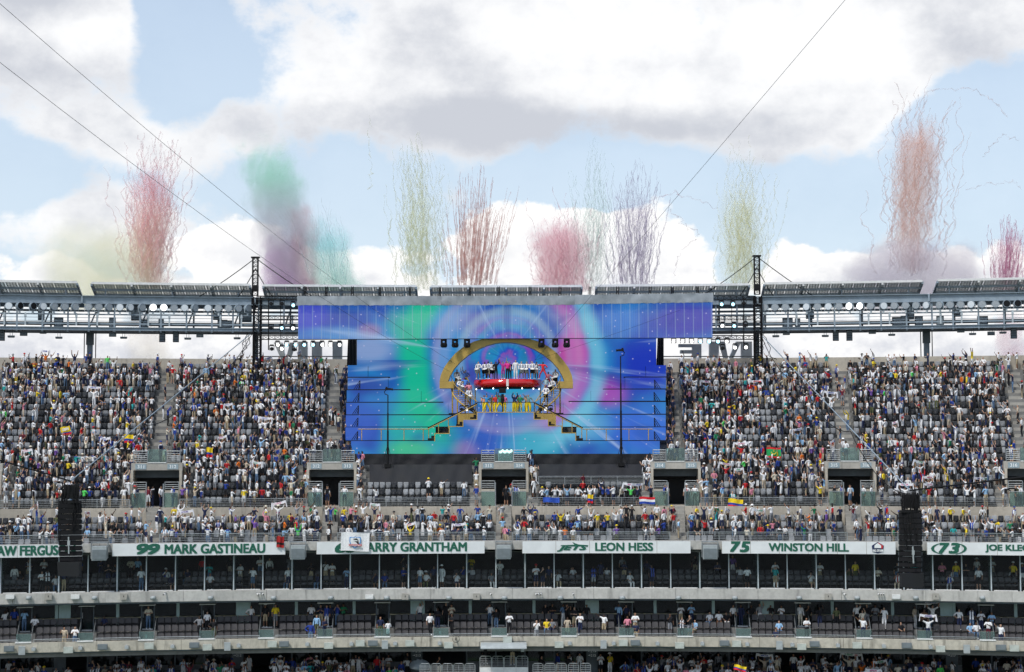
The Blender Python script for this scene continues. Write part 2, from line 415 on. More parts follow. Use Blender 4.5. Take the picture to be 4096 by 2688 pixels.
m = MB(); m.arc(TMIN, TMAX, 141.5, 142, -20, -2.2); m.build('inner_wall', M['dark'], deck)

# stairs: half steps in the gangways
stairs_spots = []
def stair(th, wid, rows, lead, z_extra=0.0):
    m = MB()
    for (Y, z), (Y2, z2) in zip(rows[:-1], rows[1:]):
        h = m2t(wid / 2, Y)
        m.arc(th - h, th + h, (Y + Y2) / 2, Y2 + .002, z + .003, (z + z2) / 2)
        m.arc(th - h, th + h, Y - .01, (Y + Y2) / 2, z - .01, z + .006)
    return m
for k, p in enumerate(PORT):
    nm = 'aisle_stairs'
    o = stair(p, 1.25, LR[:3], None).build(nm, M['stairc'], deck)
    m = MB(); h_ = m2t(.6, 133.5)
    for q in range(7):
        m.arc(p - h_, p + h_, 132.62 + .29 * q, 134.62, LR[2][1] - .2, LR[2][1] + (zU0 + .004 - LR[2][1]) * (q + 1) / 7)
    m.build(nm, M['stairc'], deck)
    o = stair(p, 1.25, UR[NP:], None).build(nm, M['stairc'], deck)
    for s in (-1, 1):
        stair(p + s * m2t(PHW + .47, 137), .9, UR[:NP + 1], None).build(nm, M['stairc'], deck)

# portals (vomitories)
zh1 = ZZ(1848, 137.3); zh0 = ZZ(1876, 137.3)
signno = {-3: ('310', '311'), -2: ('311', '312'), -1: ('312', '313'), 0: ('313', '314'), 1: ('314', '315'), 2: ('315', '316'), 3: ('316', '317')}
M['num'] = mat('number_plate', (.28, .36, .40), .5); M['numt'] = mat('number_white', (.85, .88, .88), .5)
for k, p in zip(range(-3, 4), PORT):
    t = thing('portal', None, None); t['kind'] = 'structure'
    w_ = m2t(PHW, 137); e = m2t(.2, 137)
    m = MB()
    for s in (-1, 1):
        a, b = sorted((p + s * w_, p + s * (w_ + e)))
        m.arc(a, b, 134.5, 139.6, zU0 - .8, zU0 + .25); m.arc(a, b, 136.2, 141.4, zU0, zh0)
    m.build('side_wall', M['wallc'], t)
    m = MB(); m.arc(p - w_ - e, p + w_ + e, 136.9, 139.6, zh0, zh1); m.build('header_slab', M['concrete'], t)
    m = MB(); m.arc(p - w_, p + w_, 138.6, 138.8, zh0 - .62, zh0 - .002); m.build('lintel_beam', M['steel_d'], t)
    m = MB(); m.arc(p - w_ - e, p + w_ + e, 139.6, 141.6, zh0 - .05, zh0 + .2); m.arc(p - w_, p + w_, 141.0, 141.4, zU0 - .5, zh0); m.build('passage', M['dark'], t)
    m = MB(); m.arc(p - w_, p + w_, 134.5, 141.4, zU0 - .3, zU0 - .01); m.build('floor', M['concrete'], t)
    for s, no in ((-1, signno[k][0]), (1, signno[k][1])):
        q = P(p + s * m2t(1.25, 137), 136.88, (zh0 + zh1) / 2)
        pl = MB(); pl.box((0, 0, 0), (.86, .03, .42)); pl = pl.build('number_sign', M['num'], t, loc=q, rz=-p)
        link('lettering', text_mesh(no, .26, .52, M['numt'], .02, align='CENTER', ext=.02), pl, loc=(0, 0, -.13))
    for s in (-1, 1):                                  # solid parapets narrowing the passage
        a, b = sorted((p + s * m2t(.72, 135.6), p + s * w_)); m = MB(); m.arc(a, b, 135.5, 135.75, zU0, zU0 + 1.35); m.build('parapet', M['wallc'], t)
        m = MB()
        for hh in (1.5, 1.65, 1.8, 2.0): m.tube(P(a, 135.6, zU0 + hh), P(b, 135.6, zU0 + hh), .022, 5)
        for q in (a, b): m.tube(P(q, 135.6, zU0 + 1.35), P(q, 135.6, zU0 + 2.02), .03, 5)
        m.build('parapet_rail', M['galv'], t)
    # glazed guards either side of the passage and on the landing
    for s in (-1, 1):
        a, b = sorted((p + s * m2t(.66, 134.7), p + s * w_))
        gp = MB(); gp.arc(a, b, 134.56, 134.6, zU0 + .05, zU0 + 1.15); gp.build('glass_guard', M['glass_r'], t)
        m = MB(); m.tube(P(p + s * m2t(.66, 134.6), 134.58, zU0), P(p + s * m2t(.66, 134.6), 134.58, zU0 + 1.9), .045); m.tube(P(a, 134.58, zU0 + 1.18), P(b, 134.58, zU0 + 1.18), .03)
        m.build('guard_post', M['galv'], t)
        m = MB()                                       # railings on the landing
        x0, x1 = sorted((p + s * m2t(.75, 137), p + s * w_))
        for hh in (.15, .3, .45, .6, .75, .95): m.tube(P(x0, 136.95, zh1 + hh), P(x1, 136.95, zh1 + hh), .022 if hh < .9 else .035, 5)
        for x in (x0, x1): m.tube(P(x, 136.95, zh1), P(x, 136.95, zh1 + .98), .035, 5)
        m.build('landing_rail', M['galv'], t)
    gp = MB(); gp.arc(p - m2t(.72, 137), p + m2t(.72, 137), 136.92, 136.96, zh1 + .06, zh1 + 1.1); gp.build('glass_guard', M['glass_r'], t)
    m = MB(); m.arc(p - m2t(.72, 137), p + m2t(.72, 137), 136.86, 136.99, zh1, zh1 + .07); m.build('guard_kerb', M['whitep'], t)

# front railings
def railing(name, label, a, b, Y, z, h, bars, group):
    t = thing(name, label, 'railing', group=group)
    n = max(1, int((b - a) * (Y + CURV) / 2.4 + .5))
    for k in range(n + 1):
        q = a + (b - a) * k / n; m = MB(); m.box((0, 0, h / 2), (.05, .07, h)); m.build('post', M['galv'], t, loc=P(q, Y, z), rz=-q)
    for j in range(bars):
        hh = h * (j + 1) / (bars) ; m = MB()
        pts = [P(a + (b - a) * k / (n * 2), Y - .03, z + hh) for k in range(n * 2 + 1)]
        m.path(pts, .03 if j == bars - 1 else .016, 5); m.build('rail' if j == bars - 1 else 'bar', M['galv'], t)
    return t
sgn_of = ['beside the left speaker tower', 'above the banner numbered 99', 'above the banner under the white flag', 'above the blank-ended banner', 'above the banner numbered 75', 'above the banner numbered 73']
zR = ZZ(2161, 130.4)
seg = gaps(TMIN, TMAX, [(p - m2t(.66, 130), p + m2t(.66, 130)) for p in PORT])
names8 = ['at the far end of the deck, before the first stairs', 'of the front row above the banner ending FERGUS', 'of the front row above the banner with the red flag', 'of the front row above the banner under the white crest flag',
          'of the front row above the white banner with the jet emblem', 'of the front row above the shield emblem banner', 'of the front row above the football emblem banner', 'at the far right end of the front row']
for (a, b), nm in zip(seg, names8):
    railing('guard_railing', 'galvanised bar railing ' + nm, a, b, 130.42, zR, .62, 5, 'railings along the deck front')
seg = gaps(TMIN, TMAX, [(p - m2t(PHW + .1, 134.6), p + m2t(PHW + .1, 134.6)) for p in PORT])
for k, (a, b) in enumerate(seg):
    lab = ['beyond portal 310', 'between portals 311 and 312', 'on the cross wall left of portal sign 312', 'on the cross wall below the stage, before the empty seats', 'on the cross wall below the stage, with flags hung on it',
           'on the cross wall between the signs 315 and 316', 'on the cross wall right of portal sign 316', 'on the cross wall beyond the last portal'][k % 8]
    railing('guard_railing', 'steel bar railing ' + lab, a, b, 134.45, zU0 + .02, .66, 5, 'railings along the cross wall')

# ================================================================== suite levels
zs1, zs0 = ZZ(2165, 130.0), ZZ(2213, 130.0)
zf1t, zf1b = ZZ(2354, 130.5), ZZ(2394, 130.5)
zf2t, zf2b = ZZ(2546, 128.6), ZZ(2584, 128.6)
sl = thing('suite_structure', None, None); sl['kind'] = 'structure'
def precast(nm, n, Y0, Y1, z0, z1, mt):
    for k in range(n):
        a = TMIN + (TMAX - TMIN) * k / n; b = TMIN + (TMAX - TMIN) * (k + 1) / n
        m = MB(); m.arc(a + .00006, b - .00006, Y0, Y1, z0, z1); m.build(nm, mt, sl)
precast('deck_edge_panel', 16, 130.25, 130.6, zs0 + .28, zR - .02, M['fascia'])
precast('fascia_panel', 16, 130.3, 130.8, zf1b, zf1t, M['fascia'])
precast('fascia_panel', 16, 128.4, 128.8, zf2b, zf2t, M['fascia2'])
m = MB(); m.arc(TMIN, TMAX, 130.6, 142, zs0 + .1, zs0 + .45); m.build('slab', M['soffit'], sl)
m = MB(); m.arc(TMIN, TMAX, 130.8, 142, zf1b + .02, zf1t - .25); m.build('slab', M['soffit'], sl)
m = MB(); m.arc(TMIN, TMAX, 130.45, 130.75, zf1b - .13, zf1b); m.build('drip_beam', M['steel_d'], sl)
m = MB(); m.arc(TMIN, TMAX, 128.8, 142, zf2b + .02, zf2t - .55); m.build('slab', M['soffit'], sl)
m = MB(); m.arc(TMIN, TMAX, 128.6, 128.8, zf2b - .12, zf2b); m.build('drip_beam', M['steel_d'], sl)
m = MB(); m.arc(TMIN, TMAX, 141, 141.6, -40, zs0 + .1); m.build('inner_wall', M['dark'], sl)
# upper suite: glazed front
zg1, zg0 = zs0 + .1, zf1t
ug = thing('suite_glazing', 'dark floor-to-ceiling glass front of the enclosed suites below the white banners', 'glazing')
MUL = [TH(px, 131.0, 2290) for px in [-230 + 116.5 * k for k in range(40)]]
for a, b in zip(MUL[:-1], MUL[1:]):
    zm = zg0 + (zg1 - zg0) * .46
    m = MB(); m.arc(a + .0002, b - .0002, 131.0, 131.02, zg0 + .03, zm - .01, 1); m.build('pane', M['glass_s'], ug)
    m = MB(); m.arc(a + .0002, b - .0002, 131.0, 131.02, zm + .01, zg1, 1); m.build('pane', M['glass_s'], ug)
    m = MB(); m.arc(a + .001, b - .001, 130.86, 131.0, zg0, zg0 + .05, 1); m.build('sill', M['whitep'], ug)
for a in MUL:
    m = MB(); m.hexa([P(a - .00022, 130.82, zg0), P(a + .00022, 130.82, zg0), P(a + .00022, 131.3, zg0), P(a - .00022, 131.3, zg0), P(a - .00018, 130.9, zg1), P(a + .00018, 130.9, zg1), P(a + .00018, 131.2, zg1), P(a - .00018, 131.2, zg1)])
    m.build('mullion', M['steel_l'], ug)
for k, a in enumerate(MUL):
    if k % 2 == 0:
        m = MB(); m.arc(a - .0006, a + .0006, 131.3, 137, zg0, zg1); m.build('partition', M['glass_r'], ug)
SU = [(131.75, zg0 - .05), (132.7, zg0 + .28), (133.9, zg0 + .6)]
for Y, z in SU:
    m = MB(); m.arc(TMIN, TMAX, Y - .5, Y + (.5 if z < SU[2][1] else 7), z - .4, z); m.build('row_step', M['dark'], sl)
# open balcony
BR = [(129.5, -15.02), (130.55, -14.52), (131.6, -14.02)]
for Y, z in BR:
    m = MB(); m.arc(TMIN, TMAX, Y - .5 + (.0 if Y > 130 else -.2), Y + .55, z - .5, z); m.build('row_step', M['tread'], sl)
zBf = -14.0
m = MB(); m.arc(TMIN, TMAX, 132.15, 141, zBf - .4, zBf - .002); m.build('balcony_floor', M['tread'], sl)
zc_ = ZZ(2452, 132.6)
bg = thing('balcony_glazing', 'dark glass wall with doors and a drinks counter behind the open suite balcony', 'glazing')
DC = [-137, 103, 350, 592, 832, 1069, 1302, 1531, 1765, 1997, 2275, 2504, 2737, 2970, 3209, 3450, 3691, 3941, 4185]
DOORS = [(c - 25, c + 25) for c in DC]
PAN = [(236, 283), (954, 1002), (1652, 1699), (2341, 2388), (3041, 3088), (3761, 3809)]
t2 = lambda px: TH(px, 132.5, 2450)
for k, (c0, c1) in enumerate(DOORS):
    d0, d1 = t2(c0), t2(c1)
    dr = MB(); dr.arc(d0 + .0003, d1 - .0003, 132.5, 132.54, zBf + .05, zf1b - .55); dr = dr.build('door', M['glass_d'], bg)
    h = MB(); h.tube(P(d0 + .0006, 132.42, zBf + .9), P(d0 + .0006, 132.42, zBf + 1.35), .025); h.build('door_handle', M['galv'], dr)
    for q in (d0, d1):
        m = MB(); m.arc(q - .0002, q + .0002, 132.45, 132.6, zBf, zf1b - .1); m.build('frame', M['steel_d'], dr)
    m = MB(); m.arc(d0 - .0007, d1 + .0007, 131.6, 132.3, zf1b - .40, zf1b - .34); m.build('canopy_light', M['whitep'], bg)
    m = MB(); m.arc(d0 + .0004, d1 - .0004, 132.1, 132.5, zBf - .0, zBf + .06); m.build('sill', M['whitep'], bg)
for k in range(len(DOORS) - 1):
    lo, hi = DOORS[k][1], DOORS[k + 1][0]; md = (lo + hi) / 2
    for x0, x1 in ((lo, md), (md, hi)):
        a, b = t2(x0), t2(x1)
        m = MB(); m.arc(a + .0002, b - .0002, 132.5, 132.53, zc_ + .03, zf1b - .1); m.build('pane', M['glass_d'], bg)
        m = MB(); m.arc(a + .0003, b - .0003, 132.25, 132.9, zc_ - .06, zc_); m.build('counter', M['counter'], bg)
        m = MB(); m.arc(a + .0003, b - .0003, 132.5, 132.6, zBf, zc_ - .06); m.build('dado', M['pad_d'], bg)
    m = MB(); m.arc(t2(md) - .0006, t2(md) + .0006, 132.45, 132.62, zBf, zf1b - .1); m.build('post', M['sky_grn'], bg)
for x0, x1 in PAN:
    m = MB(); m.arc(t2(x0), t2(x1), 132.40, 132.47, zBf, zf1b - .1); m.build('frosted_panel', M['sky_grn'], bg)
    m = MB(); m.arc(t2((x0 + x1) / 2) - .001, t2((x0 + x1) / 2) + .001, 132.7, 140, zBf, zf1b); m.build('partition', M['dark'], bg)
# steps down from each door through the rows, glass guards and the front rail
for k, (p0, p1) in enumerate(DOORS):
    t = thing('balcony_steps', None, None); t['kind'] = 'structure'
    a, b = TH(p0 - 4, 130.5, 2500), TH(p1 + 4, 130.5, 2500)
    m = MB()
    m.arc(a, b, 131.1, 132.1, -14.5, -14.24); m.arc(a, b, 130.05, 131.1, -15.0, -14.74); m.build('step', M['sky_grn'], t)
    m = MB(); m.arc(a, b, 128.82, 128.86, zf2t - .1, zf2t + .62); m.build('glass_guard', M['glass_r'], t)
    m = MB(); m.arc(a - .0003, b + .0003, 128.35, 128.9, zf2t + .002, zf2t + .05); m.build('kerb', M['whitep'], t)
    for q in (a, b):
        m = MB(); m.path([P(q, 131.6, zBf + .9), P(q, 130.6, zBf + .55), P(q, 129.3, zBf - .1), P(q, 129.3, zBf - .9)], .03); m.build('handrail', M['galv'], t)
seg = gaps(TMIN, TMAX, [(TH(p0 - 4, 128.7, 2550), TH(p1 + 4, 128.7, 2550)) for p0, p1 in DOORS])
for k, (a, b) in enumerate(seg):
    railing('balcony_rail', 'low two-bar steel rail on the balcony parapet below ' + ['the FERGUS banner', 'the red flag banner', 'the crest flag banner', 'the jet emblem banner', 'the shield emblem banner', 'the football emblem banner'][min(5, max(0, int((k - 2) / 3.3)))], a + .0002, b - .0002, 128.6, zf2t, .22, 2, 'low rails on the balcony parapet')

# mezzanine rows below
MR = [(133.4 - .85 * j, -18.05 - .30 * j) for j in range(9)]
for Y, z in MR:
    m = MB(); m.arc(TMIN, TMAX, Y - .85, Y, z - .6, z); m.build('row_step', M['tread'], sl)
m = MB(); m.arc(TMIN, TMAX, 133.4, 141, -18.6, -17.99); m.build('concourse_floor', M['tread'], sl)
m = MB(); m.arc(TMIN, TMAX, MR[-1][0] - 1.2, MR[-1][0] - .85, -36, MR[-1][1] + .7); m.build('lower_wall', M['concrete'], sl)
mg = thing('concourse_windows', 'dark ribbon windows and posts behind the lowest seats under the concrete fascia', 'glazing')
for k in range(40):
    px = -230 + 116.5 * k; a = TH(px, 135, 2620); b = TH(px + 116.5, 135, 2620)
    if any(abs(((px + 58) - c)) < 75 for c in (330, 1035, 1740, 2450, 3160, 3870)): continue
    m = MB(); m.arc(a + .0002, b - .0002, 134.6, 134.64, -17.0, zf2b - .02); m.build('pane', M['glass_d'], mg)
    m = MB(); m.arc(a - .0003, a + .0003, 134.5, 134.7, -18, zf2b); m.build('post', M['steel_d'], mg)
    m = MB(); m.arc(a + .0002, b - .0002, 134.5, 134.7, -18, -17.0); m.build('dado', M['soffit'], mg)
for px, (s1, s2), wh in ((240, ('210', '211'), 'below the speaker tower by the FERGUS banner'), (950, ('211', '212'), 'below the banner with a hanging red flag'), (1667, ('212', '213'), 'on the side of the camera podium with the tarp'), (2368, ('213', '215'), 'on the side of the camera podium with the suited man'), (3075, ('215', '216'), 'below the banner numbered 75'), (3807, ('216', '217'), 'below the football emblem banner')):
    th_, z_ = TZ(px, 2612, 134.4)
    t = thing('wayfinding_sign', 'section sign %s %s %s' % (s1, s2, wh), 'sign', P(th_, 134.4, z_), -th_)
    m = MB(); m.box((0, .05, 0), (.72, .05, .72)); m.box((0, .06, -.8), (.9, .04, 3.0)); m.build('plate', M['steel_d'], t)
    for s, dz, ar in ((s1, .06, -1), (s2, -.28, 1)):
        link('lettering', text_mesh(s, .2, .4, M['numt'], .015, ext=.0), t, loc=(-.1, 0, dz))
        m = MB(); m.box((-.22, .0, dz + .1), (.2, .01, .035)); x = -.22 + ar * .1
        m.prism([(x, dz + .1), (x - ar * .08, dz + .17), (x - ar * .08, dz + .03)], -.004, .004); m.build('arrow', M['numt'], t)

# white name banners
def panelrow(x0, x1, n, label):
    a, b = TH(x0, 129.9, 2190), TH(x1, 129.9, 2190)
    t = thing('name_banner', label, 'banner', group='white name banners on the deck edge')
    for k in range(n):
        p = a + (b - a) * k / n; q = a + (b - a) * (k + 1) / n
        m = MB(); m.arc(p + .00008, q - .00008, 129.9, 129.98, zs0, zs1, .01); m.build('panel', M['white'], t)
        m = MB(); m.arc(p - .00008, p + .00008, 129.89, 129.95, zs0, zs1, 1); m.build('edge_strip', M['beige'], t)
    m = MB(); m.arc(a, b, 129.98, 130.24, zs0 + .5, zs0 + .55); m.build('bracket', M['steel_d'], t)
    return t
def letters(t, s, px0, px1, py0, py1, mt=None, **kw):
    """lettering in the rectangle of photo pixels on the banner plane"""
    if len(s) == 2:                                     # a number: each digit a piece of its own
        md = (px0 + px1) / 2; letters(t, ' ' + s[0] + ' ', px0, md - 1, py0, py1, mt, **kw); return letters(t, ' ' + s[1] + ' ', md + 1, px1, py0, py1, mt, **kw) if True else None
    s = s.strip()
    th0, z1 = TZ(px0, py0, 129.88); th1, z0 = TZ(px1, py1, 129.88); thc = (th0 + th1) / 2
    wd = (P(th1, 129.88, 0) - P(th0, 129.88, 0)).length
    return link('lettering', text_mesh(s, z1 - z0, wd, mt or M['green'], align='CENTER', ext=.0, bend=189.9, **kw), t, loc=P(thc, 129.87, z0), rz=-thc)
yy = lambda c: 1950 + c * .4725
b0 = panelrow(-330, 330, 5, 'white banner ending in green letters FERGUS, partly behind the left speaker tower')
letters(b0, 'DEBRICKASHAW FERGUSON', -275, 300, yy(505), yy(568), bold=.035)
b1 = panelrow(449, 1142, 5, 'white banner with green number 99 and a green name')
letters(b1, '99', 550, 636, yy(480), yy(563), bold=.06, shear=.2); letters(b1, 'MARK GASTINEAU', 660, 1059, yy(483), yy(552), bold=.035)
b2 = panelrow(1266, 1939, 5, 'white banner with a green name half covered by the white crest flag')
letters(b2, '60', 1343, 1424, yy(465), yy(548), bold=.06, shear=.2); letters(b2, 'LARRY GRANTHAM', 1447, 1866, yy(468), yy(538), bold=.035)
b3 = panelrow(2089, 2763, 5, 'white banner with a green jet emblem and the name LEON HESS')
letters(b3, 'JETS', 2230, 2350, yy(490), yy(540), bold=.06, shear=.35); letters(b3, 'LEON HESS', 2382, 2611, yy(468), yy(535), bold=.035)
def poly_on(t, name, pts, mt, Y=129.87, dy=.0):
    ths = [TZ(x, y, Y) for x, y in pts]; m = MB()
    vs = [P(a, Y - dy, z) for a, z in ths]; n = len(vs); m.add(vs + [v_ + Vector((0, .008, 0)) for v_ in vs], [tuple(range(n)), tuple(range(2 * n - 1, n - 1, -1))] + [(k, k + n, (k + 1) % n + n, (k + 1) % n) for k in range(n)])
    return m.build(name, mt, t)
jx = lambda c: 2000 + c * .4725
poly_on(b3, 'jet_emblem', [(jx(x), yy(y)) for x, y in ((515, 488), (630, 484), (612, 462), (662, 482), (748, 488), (744, 493), (640, 493), (512, 494))], M['green'])
b4 = panelrow(2887, 3583, 6, 'white banner with green number 75 and a shield emblem at its end')
letters(b4, '75', 2923, 2998, yy(460), yy(543), bold=.06, shear=.2); letters(b4, 'WINSTON HILL', 3076, 3394, yy(472), yy(541), bold=.035)
hx = lambda c: 2996 + c * .4725
M['navy'] = mat('navy_print', (.02, .035, .10), .6); M['crimson'] = mat('red_print', (.55, .02, .025), .6); M['azure'] = mat('blue_print', (.05, .25, .60), .6); M['yellowp'] = mat('yellow_print', (.75, .52, .03), .6); M['blackp'] = mat('black_print', (.01, .01, .012), .6)
em = poly_on(b4, 'emblem', [(hx(x), yy(y)) for x, y in ((1040, 492), (1090, 461), (1142, 492), (1136, 545), (1090, 558), (1044, 545))], M['navy'])
poly_on(b4, 'emblem_wing', [(hx(x), yy(y)) for x, y in ((1092, 466), (1138, 494), (1128, 520), (1100, 500))], M['crimson'], dy=.012)
poly_on(b4, 'emblem_dome', [(hx(x), yy(y)) for x, y in ((1062, 512), (1062, 492), (1078, 478), (1090, 470), (1102, 478), (1118, 492), (1118, 512))], M['numt'], dy=.02)
letters(b4, 'HALL OF FAME', hx(1046), hx(1136), yy(524), yy(545), M['numt'], bold=.03).location.y -= .03
b5 = panelrow(3708, 4420, 5, 'white banner with green football emblem numbered 73')
letters(b5, '73', 3757, 3836, yy(472), yy(556), bold=.06, shear=.2); letters(b5, 'JOE KLECKO', hx(2003), hx(2500), yy(483), yy(553), bold=.035)
for s in (-1, 1):
    c0 = hx(1693)
    pts = [(c0 + s * 72 * math.cos(a), yy(517) - 25 * math.sin(a)) for a in np.linspace(-1.15, 1.15, 9)] + [(c0 + s * 60 * math.cos(a), yy(517) - 24 * math.sin(a)) for a in np.linspace(1.15, -1.15, 9)]
    poly_on(b5, 'football_outline', pts, M['green'])

# loudspeakers between the banners
m = MB(); m.box((0, 0, 0), (1.08, .7, 1.05)); spk_body = m.mesh('cabinet', M['grey'])
m = MB(); m.box((0, -.37, -.08), (.98, .05, .72)); spk_gr = m.mesh('grille', M['grey_d'])
m = MB(); m.box((-.6, .2, .2), (.05, .7, 1.2)); m.box((.6, .2, .2), (.05, .7, 1.2)); m.box((0, .5, .75), (1.2, .06, .1)); spk_br = m.mesh('bracket', M['galv'])
for px, py, lab in ((397, 2213, 'between the banner ending FERGUS and the banner 99'), (1191, 2209, 'between the banner 99 and the flag-covered banner'), (2014, 2208, 'between the flag-covered banner and the jet emblem banner'), (2840, 2208, 'between the jet emblem banner and the banner 75'), (3650, 2210, 'behind the right speaker tower')):
    th_, z_ = TZ(px, py, 129.5)
    o = place([('cabinet', spk_body, None), ('grille', spk_gr, 0), ('bracket', spk_br, None)], 'deck_speaker', 'grey box loudspeaker on brackets ' + lab, 'loudspeaker', P(th_, 129.6, z_), -th_, 'loudspeakers on the deck edge')
    o.rotation_euler.x = R(0)
# ================================================================== merged masses (seats and spectators past the first 300)
def tris_of(me):
    """vertices, face list (tuples) of a mesh"""
    n = len(me.vertices); a = np.empty(n * 3); me.vertices.foreach_get('co', a)
    return a.reshape(-1, 3), [tuple(p.vertices) for p in me.polygons]
def merge(name, items, mt):
    """items: list of (V (n,3), faces as list of tuples, face colours (m,3)) already in world space -> one mesh with a face colour"""
    tv = np.concatenate([i[0] for i in items]); off = np.cumsum([0] + [len(i[0]) for i in items])[:-1]
    lens = []; idx = []; cols = []
    for (V, Fc, C), o in zip(items, off):
        lens.append(Fc[0]); idx.append(Fc[1] + o); cols.append(C)
    lens = np.concatenate(lens); idx = np.concatenate(idx); cols = np.concatenate(cols)
    me = bpy.data.meshes.new(name)
    me.vertices.add(len(tv)); me.vertices.foreach_set('co', tv.astype(np.float32).ravel())
    me.loops.add(len(idx)); me.loops.foreach_set('vertex_index', idx.astype(np.int32))
    me.polygons.add(len(lens)); st = np.concatenate([[0], np.cumsum(lens)[:-1]])
    me.polygons.foreach_set('loop_start', st.astype(np.int32)); me.polygons.foreach_set('loop_total', lens.astype(np.int32))
    at = me.attributes.new('tint', 'FLOAT_COLOR', 'FACE')
    at.data.foreach_set('color', np.concatenate([cols, np.ones((len(cols), 1))], 1).astype(np.float32).ravel())
    me.update(calc_edges=True); me.validate(); me.materials.append(mt)
    return link(name, me)
def pack(faces): return np.array([len(f) for f in faces]), np.array([i for f in faces for i in f])
def xform(V, loc, rz, s=1.0):
    c, sn = math.cos(rz), math.sin(rz)
    return np.stack([(V[:, 0] * c - V[:, 1] * sn) * s + loc[0], (V[:, 0] * sn + V[:, 1] * c) * s + loc[1], V[:, 2] * s + loc[2]], 1)

# ------------------------------------------------------------------ seats (local: front to -y, origin on the floor)
def shell(w_, z0, z1, y0, y1, th, crown=.02, nx=4):
    """curved panel between (y0, z0) and (y1, z1), rounded top corners"""
    m = MB(); vs = []
    for j, f in enumerate((0, .5, .88, 1.0)):
        ww = w_ * (1, 1, .97, .82)[j]
        for i in range(nx + 1):
            x = (i / nx - .5); y = y0 + (y1 - y0) * f + crown * (1 - 4 * x * x)
            vs.append((x * ww, y, z0 + (z1 - z0) * f))
    nn = len(vs); k = nx + 1
    vs2 = vs + [(x, y + th, z) for x, y, z in vs]
    fs = []
    for j in range(3):
        for i in range(nx):
            a = j * k + i; fs.append((a, a + 1, a + k + 1, a + k)); fs.append((nn + a, nn + a + k, nn + a + k + 1, nn + a + 1))
    for i in range(nx):
        fs.append((3 * k + i, 3 * k + i + 1, nn + 3 * k + i + 1, nn + 3 * k + i)); fs.append((i, nn + i, nn + i + 1, i + 1))
    for j in range(3):
        fs.append((j * k, j * k + k, nn + j * k + k, nn + j * k)); fs.append((j * k + nx, nn + j * k + nx, nn + j * k + k + nx, j * k + k + nx))
    return m.add(vs2, fs)
def seat_parts(matk):
    b = shell(.41, .42, .82, .14, .22, .035)
    p = shell(.34, .32, .60, .02, .10, .06, .01, 2)
    l = MB(); l.box((0, .16, .2), (.05, .1, .4)); l.box((-.225, .06, .42), (.03, .3, .05)); l.box((.225, .06, .42), (.03, .3, .05)); l.box((-.225, .14, .3), (.03, .06, .3)); l.box((.225, .14, .3), (.03, .06, .3))
    return b, p, l
ub, up_, ul = seat_parts(None)
SEAT_T = {}
for kk in ('l', 'd'):
    mt = M['seat_' + kk]
    SEAT_T[kk] = [('backrest', ub.mesh('backrest', mt), None), ('seat_pan', up_.mesh('seat_pan', mt), None), ('bracket', ul.mesh('bracket', M['seat_d']), None)]
sV = np.array(ub.v + up_.v + ul.v); nb, npn = len(ub.v), len(up_.v)
sF = pack(ub.f + [tuple(i + nb for i in f) for f in up_.f] + [tuple(i + nb + npn for i in f) for f in ul.f])
nfb, nfp, nfl = len(ub.f), len(up_.f), len(ul.f)
def seat_cols(light):
    c = np.array((.27, .285, .30)) if light else np.array((.028, .031, .036)); c = c * random.uniform(.7, 1.2)
    C = np.empty((nfb + nfp + nfl, 3)); C[:nfb] = c; C[nfb:nfb + nfp] = c * .8; C[nfb + nfp:] = (.02, .022, .025); return C

# stage footprint in photo pixels: rows under it carry no seats
def under_stage(px, i): return 1385 < px < 2668 and i >= 3
def pxat(th, Y, z):
    p = P(th, Y, z); zc = p.dot(_fw); return CX + F * p.dot(_r) / zc, CY - F * p.dot(_up) / zc
seat_slots = []; SP = .475
for blk, rows in (('L', LR), ('U', UR)):
    for i, (Y, z) in enumerate(rows):
        Ys = Y + .42; st = m2t(SP, Ys)
        for pa, pb in zip([PORT[0] - PSTEP] + PORT, PORT + [PORT[-1] + PSTEP]):
            if blk == 'L': cut = .72
            elif i < NP: cut = PHW + 1.0
            else: cut = .72
            a, b = max(TMIN, pa + m2t(cut, Ys)), min(TMAX, pb - m2t(cut, Ys))
            if b <= a: continue
            n = int((b - a) / st); o = (b - a - n * st) / 2
            for k in range(n):
                th = a + o + (k + .5) * st; px, py = pxat(th, Ys, z + .5)
                if -60 < px < 4160 and not (blk == 'U' and under_stage(px, i)): seat_slots.append((blk, i, th, Ys, z, px, py))
items = []; indiv = 0
for blk, i, th, Y, z, px, py in seat_slots:
    lt = random.random() < (.52 if blk == 'U' else .48); loc = P(th, Y, z)
    if blk == 'L' and ((i == 0) or (i == 1 and 800 < px < 3400)) and indiv < 300:
        indiv += 1
        row = 'front row behind the railing' if i == 0 else 'second row behind the front railing'
        bn = ('the FERGUS banner', 'the red-flag banner', 'the crest-flag banner', 'the jet-emblem banner', 'the shield-emblem banner', 'the football-emblem banner')[max(0, min(5, int((px - 390) // 815 + 1)))]
        place(SEAT_T['l' if lt else 'd'], 'folding_chair', '%s grey folding stadium seat, %s above %s' % ('light' if lt else 'dark', row, bn), 'seat', loc, -th, 'folding seats at the front of the upper deck')
    else: items.append((xform(sV, loc, -th), sF, seat_cols(lt)))
o = merge('stadium_seats', items, M['crowd']); M['seatmass'] = attrcol('seat_plastic', .42); o.data.materials[0] = M['seatmass']
tag(o, 'rows of light and dark grey folding seats filling the upper deck', 'seats', kind='stuff')

